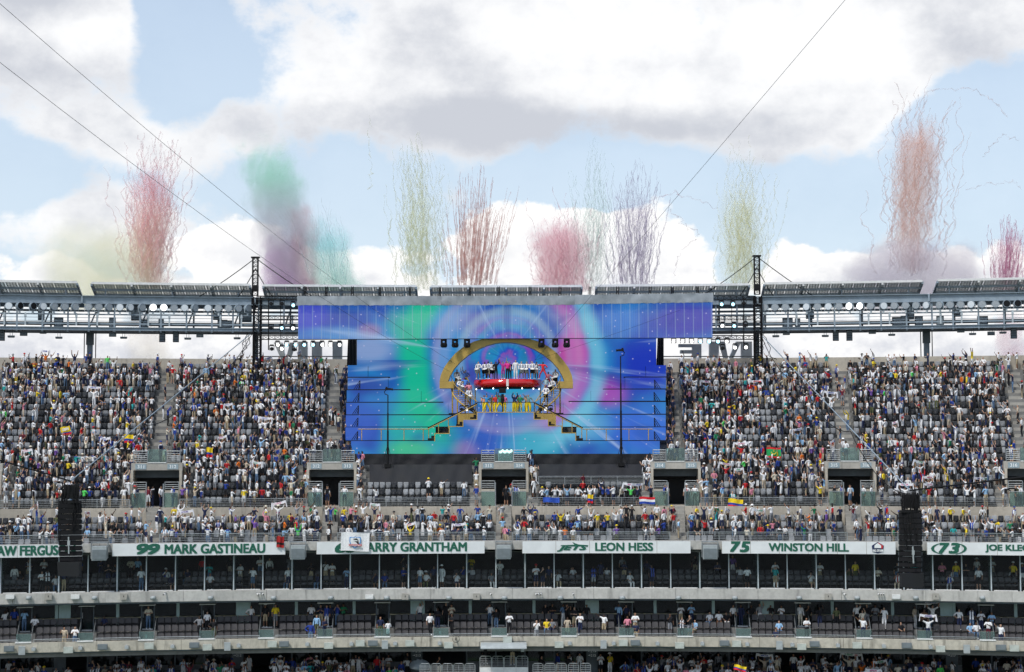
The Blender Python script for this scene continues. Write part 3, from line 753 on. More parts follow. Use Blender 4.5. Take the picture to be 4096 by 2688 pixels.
# suite seats: padded
def padded():
    b = shell(.455, .56, .98, .19, .30, .09, .03)
    p = MB(); p.box((0, -.02, .44), (.44, .34, .12)); p.box((0, -.18, .40), (.43, .06, .16))
    def arm(s): a = MB(); a.box((s * .265, .06, .60), (.05, .40, .06)); a.box((s * .265, .18, .285), (.05, .08, .57)); return a
    cup = MB(); cup.lathe([(.045, .30), (.05, .40), (.045, .40)], 8, (.265, -.18, .2))
    return [('backrest', b.mesh('backrest', M['pad'], False), None), ('cushion', p.mesh('cushion', M['pad_d']), None), ('armrest', arm(-1).mesh('armrest', M['pad_d']), None), ('armrest', arm(1).mesh('armrest', M['pad_d']), None), ('cup_holder', cup.mesh('cup_holder', M['pad_d']), None)]
PAD = padded()
bnames = ['the FERGUS banner', 'the red-flag banner', 'the crest-flag banner', 'the jet-emblem banner', 'the shield-emblem banner', 'the football-emblem banner']
def bname(px): return bnames[max(0, min(5, int((px - 390) // 815 + 1)))]
SUITE_SEATS = []
for j, (Y, z) in enumerate(BR):
    for k, (p0, p1) in enumerate(DOORS[:-1]):
        n0, n1 = p1 + 10, DOORS[k + 1][0] - 10
        # partition rail splits the group
        n = int((n1 - n0) / 27.6); o_ = (n1 - n0 - n * 27.6) / 2
        for q in range(n):
            px = n0 + o_ + (q + .5) * 27.6
            if not -40 < px < 4140: continue
            th = TH(px, Y, 2500); SUITE_SEATS.append((j, px, th, Y, z, min(q, n - 1 - q)))
rown = ['front', 'middle', 'back']
ordw = ['next to the glass steps', 'second from the glass steps', 'third from the glass steps', 'fourth from the glass steps', 'fifth from the glass steps']
for j, px, th, Y, z, q in SUITE_SEATS:
    place(PAD, 'suite_armchair', 'padded armchair, %s balcony row, %s, below %s' % (rown[j], ordw[min(q, 4)], bname(px)), 'seat', P(th, Y, z), -th, 'padded seats on the open suite balcony')
items = []
padV = np.concatenate([np.array([v_.co[:] for v_ in me.vertices]) for _, me, _ in PAD[:4]]); o_ = 0; fl = []
for _, me, _ in PAD[:4]:
    fl += [tuple(i + o_ for i in p.vertices) for p in me.polygons]; o_ += len(me.vertices)
padF = pack(fl); padC = np.tile(np.array((.085, .082, .085)), (len(fl), 1))
for Y, z in SU[:2]:
    for a, b in zip(MUL[:-1], MUL[1:]):
        for q in range(4):
            if random.random() < .93: items.append((xform(padV, P(a + (b - a) * (.16 + .23 * q), Y, z), -a), padF, padC))
o = merge('suite_seats', items, M['crowd']); o.data.materials[0] = M['seatmass']
tag(o, 'dark padded seats in two rows behind the glazed suite front', 'seats', kind='stuff')
items = []; mezz_slots = []
for j, (Y, z) in enumerate(MR[:6]):
    for k in range(180):
        px = -40 + 24.2 * k
        if any(abs(px - c) < 40 for c in (330, 1035, 1740, 2450, 3160, 3870)) or 1640 < px < 2420 and j < 5: continue
        th = TH(px, Y - .4, 2650); mezz_slots.append((j, px, th, Y - .4, z))
        items.append((xform(sV, P(th, Y - .4, z), -th), sF, seat_cols(random.random() < .3)))
o = merge('mezzanine_seats', items, M['crowd']); o.data.materials[0] = M['seatmass']
tag(o, 'grey folding seats of the lowest tier below the concrete fascia', 'seats', kind='stuff')

# ================================================================== people
ARM = {'down': ((.25, .03, 1.13), (.26, -.05, .89), (.255, -.09, .80)), 'hip': ((.42, .07, 1.17), (.21, -.07, 1.02), (.15, -.1, .99)),
       'phone': ((.25, -.18, 1.24), (.13, -.35, 1.46), (.07, -.39, 1.54)), 'high': ((.26, -.16, 1.58), (.19, -.30, 1.80), (.16, -.33, 1.88)),
       'up': ((.30, .0, 1.66), (.33, -.04, 1.91), (.34, -.05, 2.01)), 'scarf': ((.41, -.02, 1.53), (.50, -.05, 1.78), (.51, -.06, 1.87)),
       'clap': ((.26, -.1, 1.17), (.09, -.31, 1.27), (.03, -.36, 1.34)), 'cross': ((.27, -.1, 1.16), (-.02, -.21, 1.18), (-.11, -.19, 1.21)),
       'out': ((.43, .0, 1.38), (.66, -.08, 1.46), (.75, -.1, 1.48)), 'drum': ((.29, .03, 1.15), (.17, -.26, 1.06), (.12, -.34, 1.02)), 'lap': ((.26, -.06, 1.17), (.12, -.3, 1.02), (.08, -.36, 1.02)),
       'side': ((.36, .0, 1.2), (.46, -.06, .98), (.48, -.1, .9)), 'point': ((.33, -.12, 1.5), (.5, -.25, 1.68), (.57, -.3, 1.75))}
POSES = {'stand': ('down', 'down', 's'), 'hip': ('hip', 'down', 's'), 'phone': ('phone', 'phone', 's'), 'phone1': ('phone', 'down', 's'), 'high': ('high', 'high', 's'), 'high1': ('down', 'high', 's'),
         'arms_up': ('up', 'up', 's'), 'scarf': ('scarf', 'scarf', 's'), 'clap': ('clap', 'clap', 's'), 'cross': ('cross', 'cross', 's'), 'point': ('point', 'down', 's'), 'sit': ('lap', 'lap', 'sit'), 'sitphone': ('phone', 'lap', 'sit'),
         'drum': ('drum', 'drum', 'w'), 'dance': ('up', 'hip', 'wide'), 'dance2': ('out', 'hip', 'wide'), 'lean': ('point', 'side', 'w'), 'suit': ('cross', 'down', 's')}
def skeleton(pose):
    al, ar, lg = POSES[pose]; dz = -.47 if lg == 'sit' else (-.05 if lg == 'wide' else 0.0)
    J = {}; E = []; RD = {}
    def j(n, p, r): J[n] = p; RD[n] = r
    j('pelvis', (0, .01, .96 + dz), (.150, .105)); j('waist', (0, .0, 1.12 + dz), (.135, .095)); j('chest', (0, .0, 1.32 + dz), (.165, .11)); j('neck', (0, .01, 1.475 + dz), (.058, .055))
    j('jaw', (0, -.015, 1.56 + dz), (.070, .080)); j('crown', (0, .005, 1.67 + dz), (.082, .095))
    E += [('pelvis', 'waist'), ('waist', 'chest'), ('chest', 'neck'), ('neck', 'jaw'), ('jaw', 'crown')]
    for s, nm, arm in ((-1, 'l', al), (1, 'r', ar)):
        j('sh' + nm, (s * .185, .01, 1.405 + dz), (.062, .062)); e, w2, h = ARM[arm]
        for q, p, r in (('el', e, .046), ('wr', w2, .033), ('ha', h, .036)): j(q + nm, (s * p[0], p[1], p[2] + dz), (r, r))
        E += [('chest', 'sh' + nm), ('sh' + nm, 'el' + nm), ('el' + nm, 'wr' + nm), ('wr' + nm, 'ha' + nm)]
        j('hp' + nm, (s * .095, .01, .88 + dz), (.092, .092))
        if lg == 'sit':
            kn, an, to = (s * .13, -.40, .47), (s * .13, -.40, .09), (s * .14, -.53, .045); J['hp' + nm] = (s * .1, -.03, .45)
        elif lg == 'wide': kn, an, to = (s * .29, -.06, .49), (s * .38, .02, .09), (s * .43, -.1, .045)
        elif lg == 'w': kn, an, to = (s * .15, -.06 * s, .5), (s * .16, .0, .09), (s * .19, -.13, .045)
        else: kn, an, to = (s * .105, -.03, .50), (s * .11, .02, .09), (s * .13, -.11, .045)
        j('kn' + nm, kn, (.062, .062)); j('an' + nm, an, (.044, .044)); j('to' + nm, to, (.042, .032))
        E += [('pelvis', 'hp' + nm), ('hp' + nm, 'kn' + nm), ('kn' + nm, 'an' + nm), ('an' + nm, 'to' + nm)]
    return J, E, RD
# regions: 0 skin 1 torso 2 sleeve 3 forearm 4 hips+thigh 5 calf 6 shoe 7 hair 8 hand
def make_body(pose, level, ratio):
    J, E, RD = skeleton(pose); names = list(J); ix = {n: i for i, n in enumerate(names)}
    me = bpy.data.meshes.new('sk'); me.from_pydata([J[n] for n in names], [(ix[a], ix[b]) for a, b in E], [])
    o = bpy.data.objects.new('sk', me); col.objects.link(o)
    md = o.modifiers.new('skin', 'SKIN'); md.use_smooth_shade = True; md.branch_smoothing = .4
    sk = me.skin_vertices[0].data
    for i, n in enumerate(names): sk[i].radius = RD[n]; sk[i].use_root = (n == 'pelvis')
    if level: sb = o.modifiers.new('sub', 'SUBSURF'); sb.levels = sb.render_levels = level
    if ratio < 1: dc = o.modifiers.new('dec', 'DECIMATE'); dc.ratio = ratio
    dg = bpy.context.evaluated_depsgraph_get()
    ev = bpy.data.meshes.new_from_object(o.evaluated_get(dg)); bpy.data.objects.remove(o)
    V, Fc = tris_of(ev); NRM = np.array([v_.normal[:] for v_ in ev.vertices])
    cen = np.array([V[list(f)].mean(0) for f in Fc])
    best = np.full(len(cen), 9e9); reg = np.zeros(len(cen), int)
    for a, b in E:
        A, B = np.array(J[a]), np.array(J[b]); t = np.clip(((cen - A) @ (B - A)) / ((B - A) @ (B - A)), 0, 1)
        rr = (1 - t) * max(RD[a]) + t * max(RD[b]); d = np.linalg.norm(cen - (A + t[:, None] * (B - A)), axis=1) / (rr + .02)
        k = b[:2]
        rg = {'wa': 1, 'ch': 1, 'sh': 1, 'ne': 1, 'ja': 0, 'cr': 0, 'hp': 4, 'kn': 4, 'an': 5, 'to': 6}.get(k, 0)
        rgv = np.full(len(cen), rg)
        if k == 'wa': rgv = np.where(t < .35, 4, 1)
        if k == 'ne': rgv = np.where(t > .72, 0, 1)
        if k == 'el': rgv = np.full(len(cen), 2)
        if k == 'wr': rgv = np.full(len(cen), 3)
        if k == 'ha': rgv = np.where(t > .25, 8, 3)
        if k == 'an': rgv = np.where(t < .06, 4, 5)
        m_ = d < best; best[m_] = d[m_]; reg[m_] = rgv[m_]
    hc = np.array(J['crown']); h = cen - hc
    hair = (reg == 0) & (((h[:, 2] > .03) & (h[:, 1] > -.06)) | ((h[:, 1] > .01) & (h[:, 2] > -.09)) | (h[:, 2] > .065))
    reg[hair] = 7
    return V, Fc, reg, NRM, ev, J
BODY = {p: make_body(p, 1, 1.0) for p in POSES}
LOW = {}
for p in POSES:
    V, Fc, reg, NRM, ev, J = make_body(p, 1, .42); LOW[p] = (V, pack(Fc), reg, J); bpy.data.meshes.remove(ev)
_shellc = {}
def shell_mesh(pose, regs, off, mt, nm):
    key = (pose, tuple(regs), nm)
    if key in _shellc: return _shellc[key]
    V, Fc, reg, NRM, ev, J = BODY[pose]; used = {}; fs = []
    for f, r in zip(Fc, reg):
        if r in regs: fs.append(tuple(used.setdefault(i, len(used)) for i in f))
    vv = [None] * len(used)
    for i, k in used.items(): vv[k] = tuple(V[i] + NRM[i] * off)
    m = MB(); m.v = vv; m.f = fs; me = m.mesh(nm, mt, True, False); _shellc[key] = me; return me
_bodyc = {}
def body_mesh(pose):
    if pose not in _bodyc:
        m = MB(); m.v = [tuple(q) for q in BODY[pose][0]]; m.f = list(BODY[pose][1]); _bodyc[pose] = m.mesh('body', M['skin'], True, False)
    return _bodyc[pose]
# caps, sun hats and hanging scarves
m = MB(); m.lathe([(.103, 0), (.105, .03), (.085, .085), (.04, .112), (.004, .118)], 12); m.box((0, -.14, .012), (.15, .12, .014)); CAP = m
m = MB(); m.lathe([(.20, -.005), (.205, .005), (.105, .02), (.10, .09), (.06, .115), (.004, .118)], 14); HAT = m
m = MB()
for s in (-1, 1): m.hexa([(s * .10 - .05, -.150, .86), (s * .10 + .05, -.150, .86), (s * .10 + .05, -.135, .86), (s * .10 - .05, -.135, .86), (s * .085 - .05, -.125, 1.42), (s * .085 + .05, -.125, 1.42), (s * .085 + .05, -.105, 1.42), (s * .085 - .05, -.105, 1.42)])
m.hexa([(-.13, .05, 1.40), (.13, .05, 1.40), (.13, .10, 1.40), (-.13, .10, 1.40), (-.09, .06, 1.50), (.09, .06, 1.50), (.09, .10, 1.50), (-.09, .10, 1.50)])
m.hexa([(-.145, -.12, 1.38), (-.1, -.12, 1.38), (-.1, .09, 1.40), (-.145, .09, 1.40), (-.13, -.11, 1.44), (-.09, -.11, 1.44), (-.08, .09, 1.50), (-.12, .09, 1.48)])
m.hexa([(.145, -.12, 1.38), (.145, .09, 1.40), (.1, .09, 1.40), (.1, -.12, 1.38), (.13, -.11, 1.44), (.12, .09, 1.48), (.08, .09, 1.50), (.09, -.11, 1.44)])
SCF = m
CAP_M, HAT_M, SCF_M = CAP.mesh('cap', M['fabric'], True), HAT.mesh('hat', M['fabric'], True), SCF.mesh('neck_scarf', M['fabric'])
COLS = {'white': (.80, .81, .82), 'cream': (.62, .57, .46), 'black': (.014, .014, .017), 'navy': (.018, .026, .07), 'royal blue': (.02, .05, .27), 'light blue': (.28, .48, .70), 'grey': (.24, .25, .27), 'red': (.50, .018, .022), 'yellow': (.78, .58, .03),
        'green': (.02, .20, .09), 'teal': (.03, .36, .36), 'orange': (.72, .17, .02), 'pink': (.66, .24, .32), 'maroon': (.16, .02, .035), 'khaki': (.42, .34, .22), 'denim': (.10, .17, .28), 'purple': (.16, .08, .32), 'olive': (.10, .11, .05), 'beige': (.50, .42, .32), 'bright green': (.10, .62, .12), 'brown': (.16, .08, .045)}
TOPW = [('white', 44), ('black', 16), ('navy', 15), ('royal blue', 7), ('grey', 4.5), ('light blue', 4), ('red', 3.6), ('yellow', 2.8), ('cream', 4), ('pink', 1.5), ('green', 1.6), ('teal', 1.6), ('orange', 1.1), ('maroon', 1.2), ('purple', .8), ('beige', 1), ('olive', .8), ('bright green', .4)]
BOTW = [('black', 30), ('navy', 17), ('khaki', 14), ('denim', 16), ('white', 9), ('grey', 8), ('beige', 4), ('olive', 2)]
SKINS = [(.42, .25, .17), (.36, .20, .13), (.46, .29, .21), (.24, .13, .08), (.13, .07, .045), (.07, .04, .028), (.40, .24, .17)]
HAIRS = [(.012, .009, .008), (.02, .013, .009), (.05, .028, .015), (.10, .06, .03), (.01, .01, .01), (.25, .18, .10)]
def pick(w): return random.choices([a for a, _ in w], [b for _, b in w])[0]
def rand_person():
    hat = random.random(); ht = None
    if hat < .17: ht = ('cap', random.choice(['white', 'white', 'white', 'navy', 'black', 'royal blue', 'red', 'grey', 'yellow']))
    elif hat < .20: ht = ('hat', random.choice(['cream', 'white', 'beige', 'black']))
    return dict(top=pick(TOPW), bot=pick(BOTW), skin=random.choice(SKINS), hair=random.choice(HAIRS), long_sleeve=random.random() < .13, long_leg=random.random() < .45, shoe=random.choice(['white', 'white', 'black', 'grey']), hat=ht, scarf=random.random() < .26)
def vary(c, a=.12): k = random.uniform(1 - a, 1 + a); return np.clip(np.array(c) * k, 0, .84)
POSE_WORD = {'stand': 'standing', 'hip': 'hand on hip', 'phone': 'filming', 'phone1': 'holding up a phone', 'high': 'filming overhead', 'high1': 'one arm raised', 'arms_up': 'both arms up', 'scarf': 'arms overhead', 'clap': 'clapping', 'cross': 'arms crossed',
             'point': 'pointing upward', 'sit': 'seated', 'sitphone': 'seated pensive', 'suit': 'upright', 'drum': 'drumming', 'dance': 'dancing, one arm up', 'dance2': 'dancing, arm stretched out', 'lean': 'leaning'}
def person(pose, at, rz, pr, label, group, scale=1.0):
    b = link('person', body_mesh(pose), None, at, rz, pr['skin']); b.scale = (scale,) * 3
    tag(b, label, 'person', group)
    tr = [1, 2, 3] if pr['long_sleeve'] else [1, 2]
    tc_ = pr.get('topc') or COLS[pr['top']]; bc_ = pr.get('botc') or COLS[pr['bot']]
    link('shirt', shell_mesh(pose, tr, .014, M['fabric'], 'shirt'), b, color=tuple(vary(tc_)))
    link('trousers' if pr['long_leg'] else 'shorts', shell_mesh(pose, [4, 5] if pr['long_leg'] else [4], .011 if not pr.get('baggy') else .05, M['fabric'], 'trousers'), b, color=tuple(vary(bc_)))
    link('shoes', shell_mesh(pose, [6], .012, M['fabric'], 'shoes'), b, color=COLS[pr['shoe']])
    link('hair', shell_mesh(pose, [7], .012, M['hair'], 'hair'), b, color=pr['hair'])
    J = BODY[pose][5]; c = J['crown']
    if pr.get('hat'):
        k, cc = pr['hat']; h = link(k, CAP_M if k == 'cap' else HAT_M, b, loc=(c[0], c[1], c[2] + .0), color=COLS[cc])
    if pr.get('scarf') and pose not in ('scarf',):
        link('neck_scarf', SCF_M, b, loc=(0, 0, -.47 if 'sit' in pose else 0), color=random.choice([(.74, .75, .78)] * 3 + [(.05, .09, .4)]))
    return b
capV, capF = np.array(CAP.v), pack(CAP.f); hatV, hatF = np.array(HAT.v), pack(HAT.f); scfV, scfF = np.array(SCF.v), pack(SCF.f)
m = MB(); m.box((0, 0, 0), (.075, .012, .15)); phV, phF = np.array(m.v), pack(m.f)
def low_person(items, pose, at, rz, pr, scale):
    V, Fp, reg, J = LOW[pose]; top, bot = vary(COLS[pr['top']]), vary(COLS[pr['bot']]); sk = np.array(pr['skin'])
    tab = np.stack([sk, top, top, top if pr['long_sleeve'] else sk, bot, bot if pr['long_leg'] else sk, np.array(COLS[pr['shoe']]), np.array(pr['hair']), sk])
    items.append((xform(V, at, rz, scale), Fp, tab[reg]))
    c = J['crown']
    if pr['hat']:
        k, cc = pr['hat']; vv, ff = (capV, capF) if k == 'cap' else (hatV, hatF)
        items.append((xform(vv + np.array(c), at, rz, scale), ff, np.tile(np.array(COLS[cc]), (len(ff[0]), 1))))
    if pr['scarf'] and pose != 'scarf':
        items.append((xform(scfV + np.array((0, 0, -.47 if 'sit' in pose else 0)), at, rz, scale), scfF, np.tile(np.array(random.choice([(.74, .75, .78)] * 3 + [(.04, .08, .36)])), (len(scfF[0]), 1))))
    if pose in ('phone', 'high', 'high1', 'phone1'):
        h = J['har'] if pose == 'high1' else J['hal']
        items.append((xform(phV + np.array((h[0] * (.3 if pose in ('phone', 'high') else 1), h[1] - .05, h[2] + .09)), at, rz, scale), phF, np.tile(np.array((.012, .012, .015)), (len(phF[0]), 1))))
ST = PT(2025, 1500, 146.0)                              # what the crowd looks at
def facing(p, jitter=.5):
    """heading so that local -y points at the stage"""
    d = Vector((ST.x - p.x, (ST.y + 4) - p.y)); a = math.atan2(d.x, -d.y); return a + random.gauss(0, jitter)

# --- upper deck crowd
CROWD_POSES = [('stand', 22), ('hip', 6), ('phone', 15), ('phone1', 12), ('high', 9), ('high1', 9), ('arms_up', 5), ('clap', 12), ('cross', 9), ('point', 3), ('sit', 6), ('scarf', 5.5)]
def density(blk, i, px):
    if blk == 'L':
        base = .68 if 560 < px < 760 or 1180 < px < 1430 else (.54 if px < 2000 or px > 2680 else .48)
        if 2700 < px < 2860: base = .66
        return base * (.85 if i == 0 else 1.05 if i < 3 else .95)
    if 1425 < px < 1935 and i < 3: return .06
    if 2120 < px < 2610 and i == 0: return 1.2
    if 2120 < px < 2610: return .12
    d = .62
    if i >= 20: d = .52
    elif i >= 16: d = .76
    elif i <= 6: d = .74
    elif i in (9, 10, 11, 12): d = .48
    if 1050 < px < 1385 or 2668 < px < 2960: d = max(d, .80) + .06
    if 700 < px < 1050: d += .02
    if px > 3500: d -= .06
    if i <= 2: d -= .12
    return d
mass = []; scarf_at = []
clump = {}
for blk, i, th, Y, z, px, py in seat_slots:
    cl = clump.setdefault((blk, i, int(px // 95)), random.gauss(1, .28))
    if random.random() > density(blk, i, px) * cl: continue
    pose = pick(CROWD_POSES); pr = rand_person()
    at = P(th + m2t(random.uniform(-.1, .1), Y), Y - .30 - random.uniform(0, .12) + (.35 if pose == 'sit' else 0), z)
    rz = facing(at) if pose != 'sit' else -th + random.gauss(0, .3)
    if i >= 12 and blk == 'U' and random.random() < .25: rz = -th + random.gauss(0, .9)
    s = random.uniform(.86, .985)
    if pose == 'scarf':
        if len(scarf_at) < 105: scarf_at.append((at, rz, s, px, blk, i))
        else: pose = 'arms_up'
    low_person(mass, pose, at, rz, pr, s)
# people on the gangway stairs
for p in PORT:
    for rows, n in ((UR[NP:], 9), (LR, 5)):
        for _ in range(n):
            Y, z = random.choice(rows); px, py = pxat(p, Y, z)
            if 1450 < px < 2600 and rows is not LR or not -50 < px < 4150: continue
            at = P(p + m2t(random.uniform(-.5, .5), Y), Y + .2, z + .006); low_person(mass, pick(CROWD_POSES[:5]), at, facing(at), rand_person(), random.uniform(.88, .98))
    for s in (-1, 1):
        for _ in range(9):
            Y, z = random.choice(UR[:NP]); at = P(p + s * m2t(PHW + random.uniform(.2, .75), Y), Y + .2, z + .006); px, py = pxat(p, Y, z)
            if abs(px - 2015) < 100 and random.random() < .6: continue
            low_person(mass, pick(CROWD_POSES[:5]), at, facing(at), rand_person(), 1.0)
    for q in range(9):                                  # in the passage and on the landing
        if q >= 6 and abs(pxat(p, 137, 0)[0] - 2015) < 100: continue
        at = P(p + m2t(random.uniform(-1.6, 1.6), 136), random.uniform(134.75, 135.3), zU0) if q < 6 else P(p + m2t(random.uniform(-1.5, 1.5), 137.5), random.uniform(137.1, 137.8), zh1); low_person(mass, 'stand', at, random.uniform(0, 6.3), rand_person(), 1.0)
# yellow-shirted dark stewards beside the stage
for px0, px1 in ((1363, 1388), (2672, 2700)):
    for i in range(5, 20):
        Y, z = UR[i]; px = random.uniform(px0, px1); th = TH(px, Y, 1700); pr = rand_person(); pr.update(top='navy', bot='black', long_leg=True, scarf=False, hat=None)
        low_person(mass, 'stand', P(th, Y + .2, z + .01), facing(P(th, Y, z), .8), pr, 1.04)
o = merge('crowd', mass, M['crowd'])
tag(o, 'mass of spectators standing in the upper deck rows either side of the stage', 'crowd', kind='stuff')
print('CROWD', len(mass), len(o.data.polygons))

# --- suites and lowest tier: individual people (the 300 that show largest)
GRP = 'spectators in the suites and the lowest tier'
def ptop(pr):
    return '%s top, %s %s' % (pr['top'], pr['bot'], 'trousers' if pr['long_leg'] else 'shorts')
def extra(pr, pose):
    if pr.get('hat'): return ', %s %s' % (pr['hat'][1], pr['hat'][0])
    if pr.get('scarf'): return ', neck scarf'
    return ''
import re
def lab(pr, pose, where):
    for q in ('%s in %s%s, %s' % (POSE_WORD[pose], ptop(pr), extra(pr, pose), where), '%s in %s, %s' % (POSE_WORD[pose], ptop(pr), where), '%s in %s top, %s' % (POSE_WORD[pose], pr['top'], where)):
        if len(re.findall(r"[A-Za-z0-9']+", q)) <= 16: return q
    return q
# open balcony: x, level (b back landing, 2 back row, 1 middle, 0 front), top, bottom, pose
BAL = '''20 b white navy high1;57 b blue black stand;97 b light-blue denim phone;139 2 white black sit;418 2 navy black sit;593 b cream denim cross;258 0 beige khaki phone1;301 0 white denim clap;798 1 grey black hip;829 1 white black stand;855 0 black olive hip
1004 b white navy hip;1061 b black khaki stand;1102 b yellow grey stand;1245 b white navy stand;1267 1 light-blue olive stand;1283 b navy khaki clap;1307 b royal-blue white stand;1243 0 royal-blue denim hip;1298 0 navy navy cross;1321 b navy black stand;1350 b royal-blue denim phone;1373 b green black clap
1522 0 navy olive stand;1553 0 white white stand;1680 b white navy high1;1720 1 white black stand;1751 1 black navy cross;1784 b black black stand;1806 b cream black clap;1808 1 black black cross;1959 b white denim phone1;1985 1 black denim hip;2037 1 white black clap;2146 0 white grey phone;2160 1 black black sit;2187 1 yellow denim sit;2208 1 grey navy sitphone
2182 b black black stand;2210 b black navy cross;2253 b denim white stand;2267 b black black phone;2270 0 beige beige stand;2298 1 black khaki cross;2321 1 white navy clap;2347 b black black stand;2416 1 white khaki point;2475 b light-blue navy phone1;2505 b navy black phone1;2510 0 pink black stand;2541 1 white khaki cross;2543 0 navy khaki suit;2680 1 black grey phone1;2728 0 black black clap;2758 0 black grey phone1;2723 b white khaki clap;2780 1 light-blue khaki sit;2766 b light-blue navy clap;2839 2 white denim sit;2876 2 white brown sit;2905 2 black white sit
2933 b white black stand;2964 b navy navy stand;3006 b black black hip;3040 b grey white high1;3083 b black khaki phone1;3126 b white navy clap;3201 b white cream phone1;3226 0 white black cross;3234 b black black phone1;3279 2 black navy high1;3346 2 olive black stand;3116 1 light-blue denim sit;3103 0 navy black sit;3428 b white black high1;3450 1 cream khaki high1;3468 b black grey stand;3502 b grey black suit;3537 2 white white phone1;3452 0 white navy point;3603 1 black black sit;3660 b beige white stand;3698 1 brown black stand;3731 b white denim scarf;3712 0 white navy scarf;3837 2 white navy hip;3887 2 navy denim stand;3924 2 white navy clap;3967 2 light-blue navy cross;3880 1 light-blue denim sit;3905 1 white denim sit;3953 0 white maroon clap;4002 0 white navy point'''
heldscarf = []
for rec in BAL.replace('\n', ';').split(';'):
    px, lv, tp, bt, pose = rec.split(); px = float(px); tp = tp.replace('-', ' '); bt = bt.replace('-', ' ')
    if tp == 'blue': tp = 'royal blue'
    Y, z = {'b': (132.3, zBf), '2': (131.3, BR[2][1]), '1': (130.2, BR[1][1]), '0': (129.15, BR[0][1])}[lv]
    if 'sit' in pose: Y += .32
    for p0, p1 in DOORS:                                # someone on the door steps
        if p0 - 4 < px < p1 + 4:
            if lv == '1': z = -14.24; Y = 131.4
            elif lv == '0': z = -14.74; Y = 130.3
            elif lv == '2': z = -14.24; Y = 131.5
    th = TH(px, Y, 2480); pr = rand_person(); pr.update(top=tp, bot=bt, hat=('cap', 'white') if px in (1061.0,) else None, scarf=(px in (1307., 3887., 2728.)), long_leg=bt in ('black', 'navy', 'denim', 'white', 'brown', 'maroon', 'cream') and px not in (1245., 1553.))
    where = 'on the %s below %s' % ({'b': 'balcony landing', '2': 'back balcony row', '1': 'middle balcony row', '0': 'front balcony row'}[lv], bname(px))
    at = P(th, Y, z)
    b = person(pose, at, -th + random.gauss(0, .35), pr, lab(pr, pose, where), GRP, random.uniform(.95, 1.06) * (.78 if px == 1553. else 1))
    if pose == 'scarf': heldscarf.append((at, b.rotation_euler.z, b.scale.x, px, 'the balcony'))
# glazed suites
for k, (a, b_) in enumerate(zip(MUL[:-1], MUL[1:])):
    pxm = -230 + 116.5 * (k + .5)
    if not -60 < pxm < 4150: continue
    for _ in range(random.choice([1, 2, 3, 3, 3, 4])):
        r = random.random(); j = 0 if r < .45 else (1 if r < .8 else 2); Y, z = SU[j]; f = random.choice([.16, .39, .62, .85]) + random.uniform(-.04, .04)
        th = a + (b_ - a) * f; pose = pick([('sit', 5), ('sitphone', 2), ('stand', 2), ('phone1', 1), ('cross', 2), ('clap', 1.5)]) if j < 2 else pick([('stand', 3), ('cross', 1), ('phone1', 1)])
        pr = rand_person(); pr['scarf'] = random.random() < .12
        person(pose, P(th, Y - (.02 if 'sit' in pose else .38), z), -th + random.gauss(0, .35), pr, lab(pr, pose, 'behind suite glass below ' + bname(pxm)), GRP, random.uniform(.95, 1.05))
# lowest tier and concourse
mezz = [s_ for s_ in mezz_slots if s_[0] < 5]; random.shuffle(mezz)
taken = 0
for j, px, th, Y, z in mezz:
    if taken >= 92: break
    if px < 1660 and random.random() < .35 or not 0 < px < 4096: continue
    taken += 1; pose = pick([('stand', 4), ('phone1', 3), ('phone', 2), ('clap', 3), ('high1', 2), ('cross', 2), ('scarf', 1.6), ('arms_up', .5), ('sit', .8)]); pr = rand_person()
    at = P(th, Y - .28 + (.34 if pose == 'sit' else 0), z)
    where = ('top', 'second', 'third', 'fourth', 'fifth')[j] + ' row of the lowest tier'
    b = person(pose, at, -th + random.gauss(0, .5), pr, lab(pr, pose, where), GRP, random.uniform(.95, 1.06))
    if pose == 'scarf': heldscarf.append((at, b.rotation_euler.z, b.scale.x, px, 'the lowest tier'))
for px in (40, 130, 560, 640, 990, 1090, 1240, 1420, 1560, 1640, 2240, 2290, 2320, 2400, 2440, 2620, 2700, 2870, 2960, 3120, 3180, 3300, 3420, 3560, 3640, 3900, 3990, 4050):
    px += random.uniform(-12, 12); th = TH(px, 133.9, 2640); pose = pick([('stand', 4), ('phone1', 2), ('cross', 2), ('clap', 1)]); pr = rand_person()
    person(pose, P(th, 133.75, -17.99), -th + random.gauss(0, .5), pr, lab(pr, pose, 'by the lowest windows'), GRP, random.uniform(.96, 1.06))

# the rest of the lowest tier
mass2 = []
for j, px, th, Y, z in mezz[::-1][:int(len(mezz) * .46)]:
    pose = pick(CROWD_POSES); pose = 'clap' if pose == 'scarf' else pose
    low_person(mass2, pose, P(th, Y - .28 + (.34 if pose == 'sit' else 0), z), -th + random.gauss(0, .5), rand_person(), random.uniform(.93, 1.06))
o = merge('crowd', mass2, M['crowd']); tag(o, 'further spectators standing in the lowest tier under the concrete fascia', 'crowd', kind='stuff')

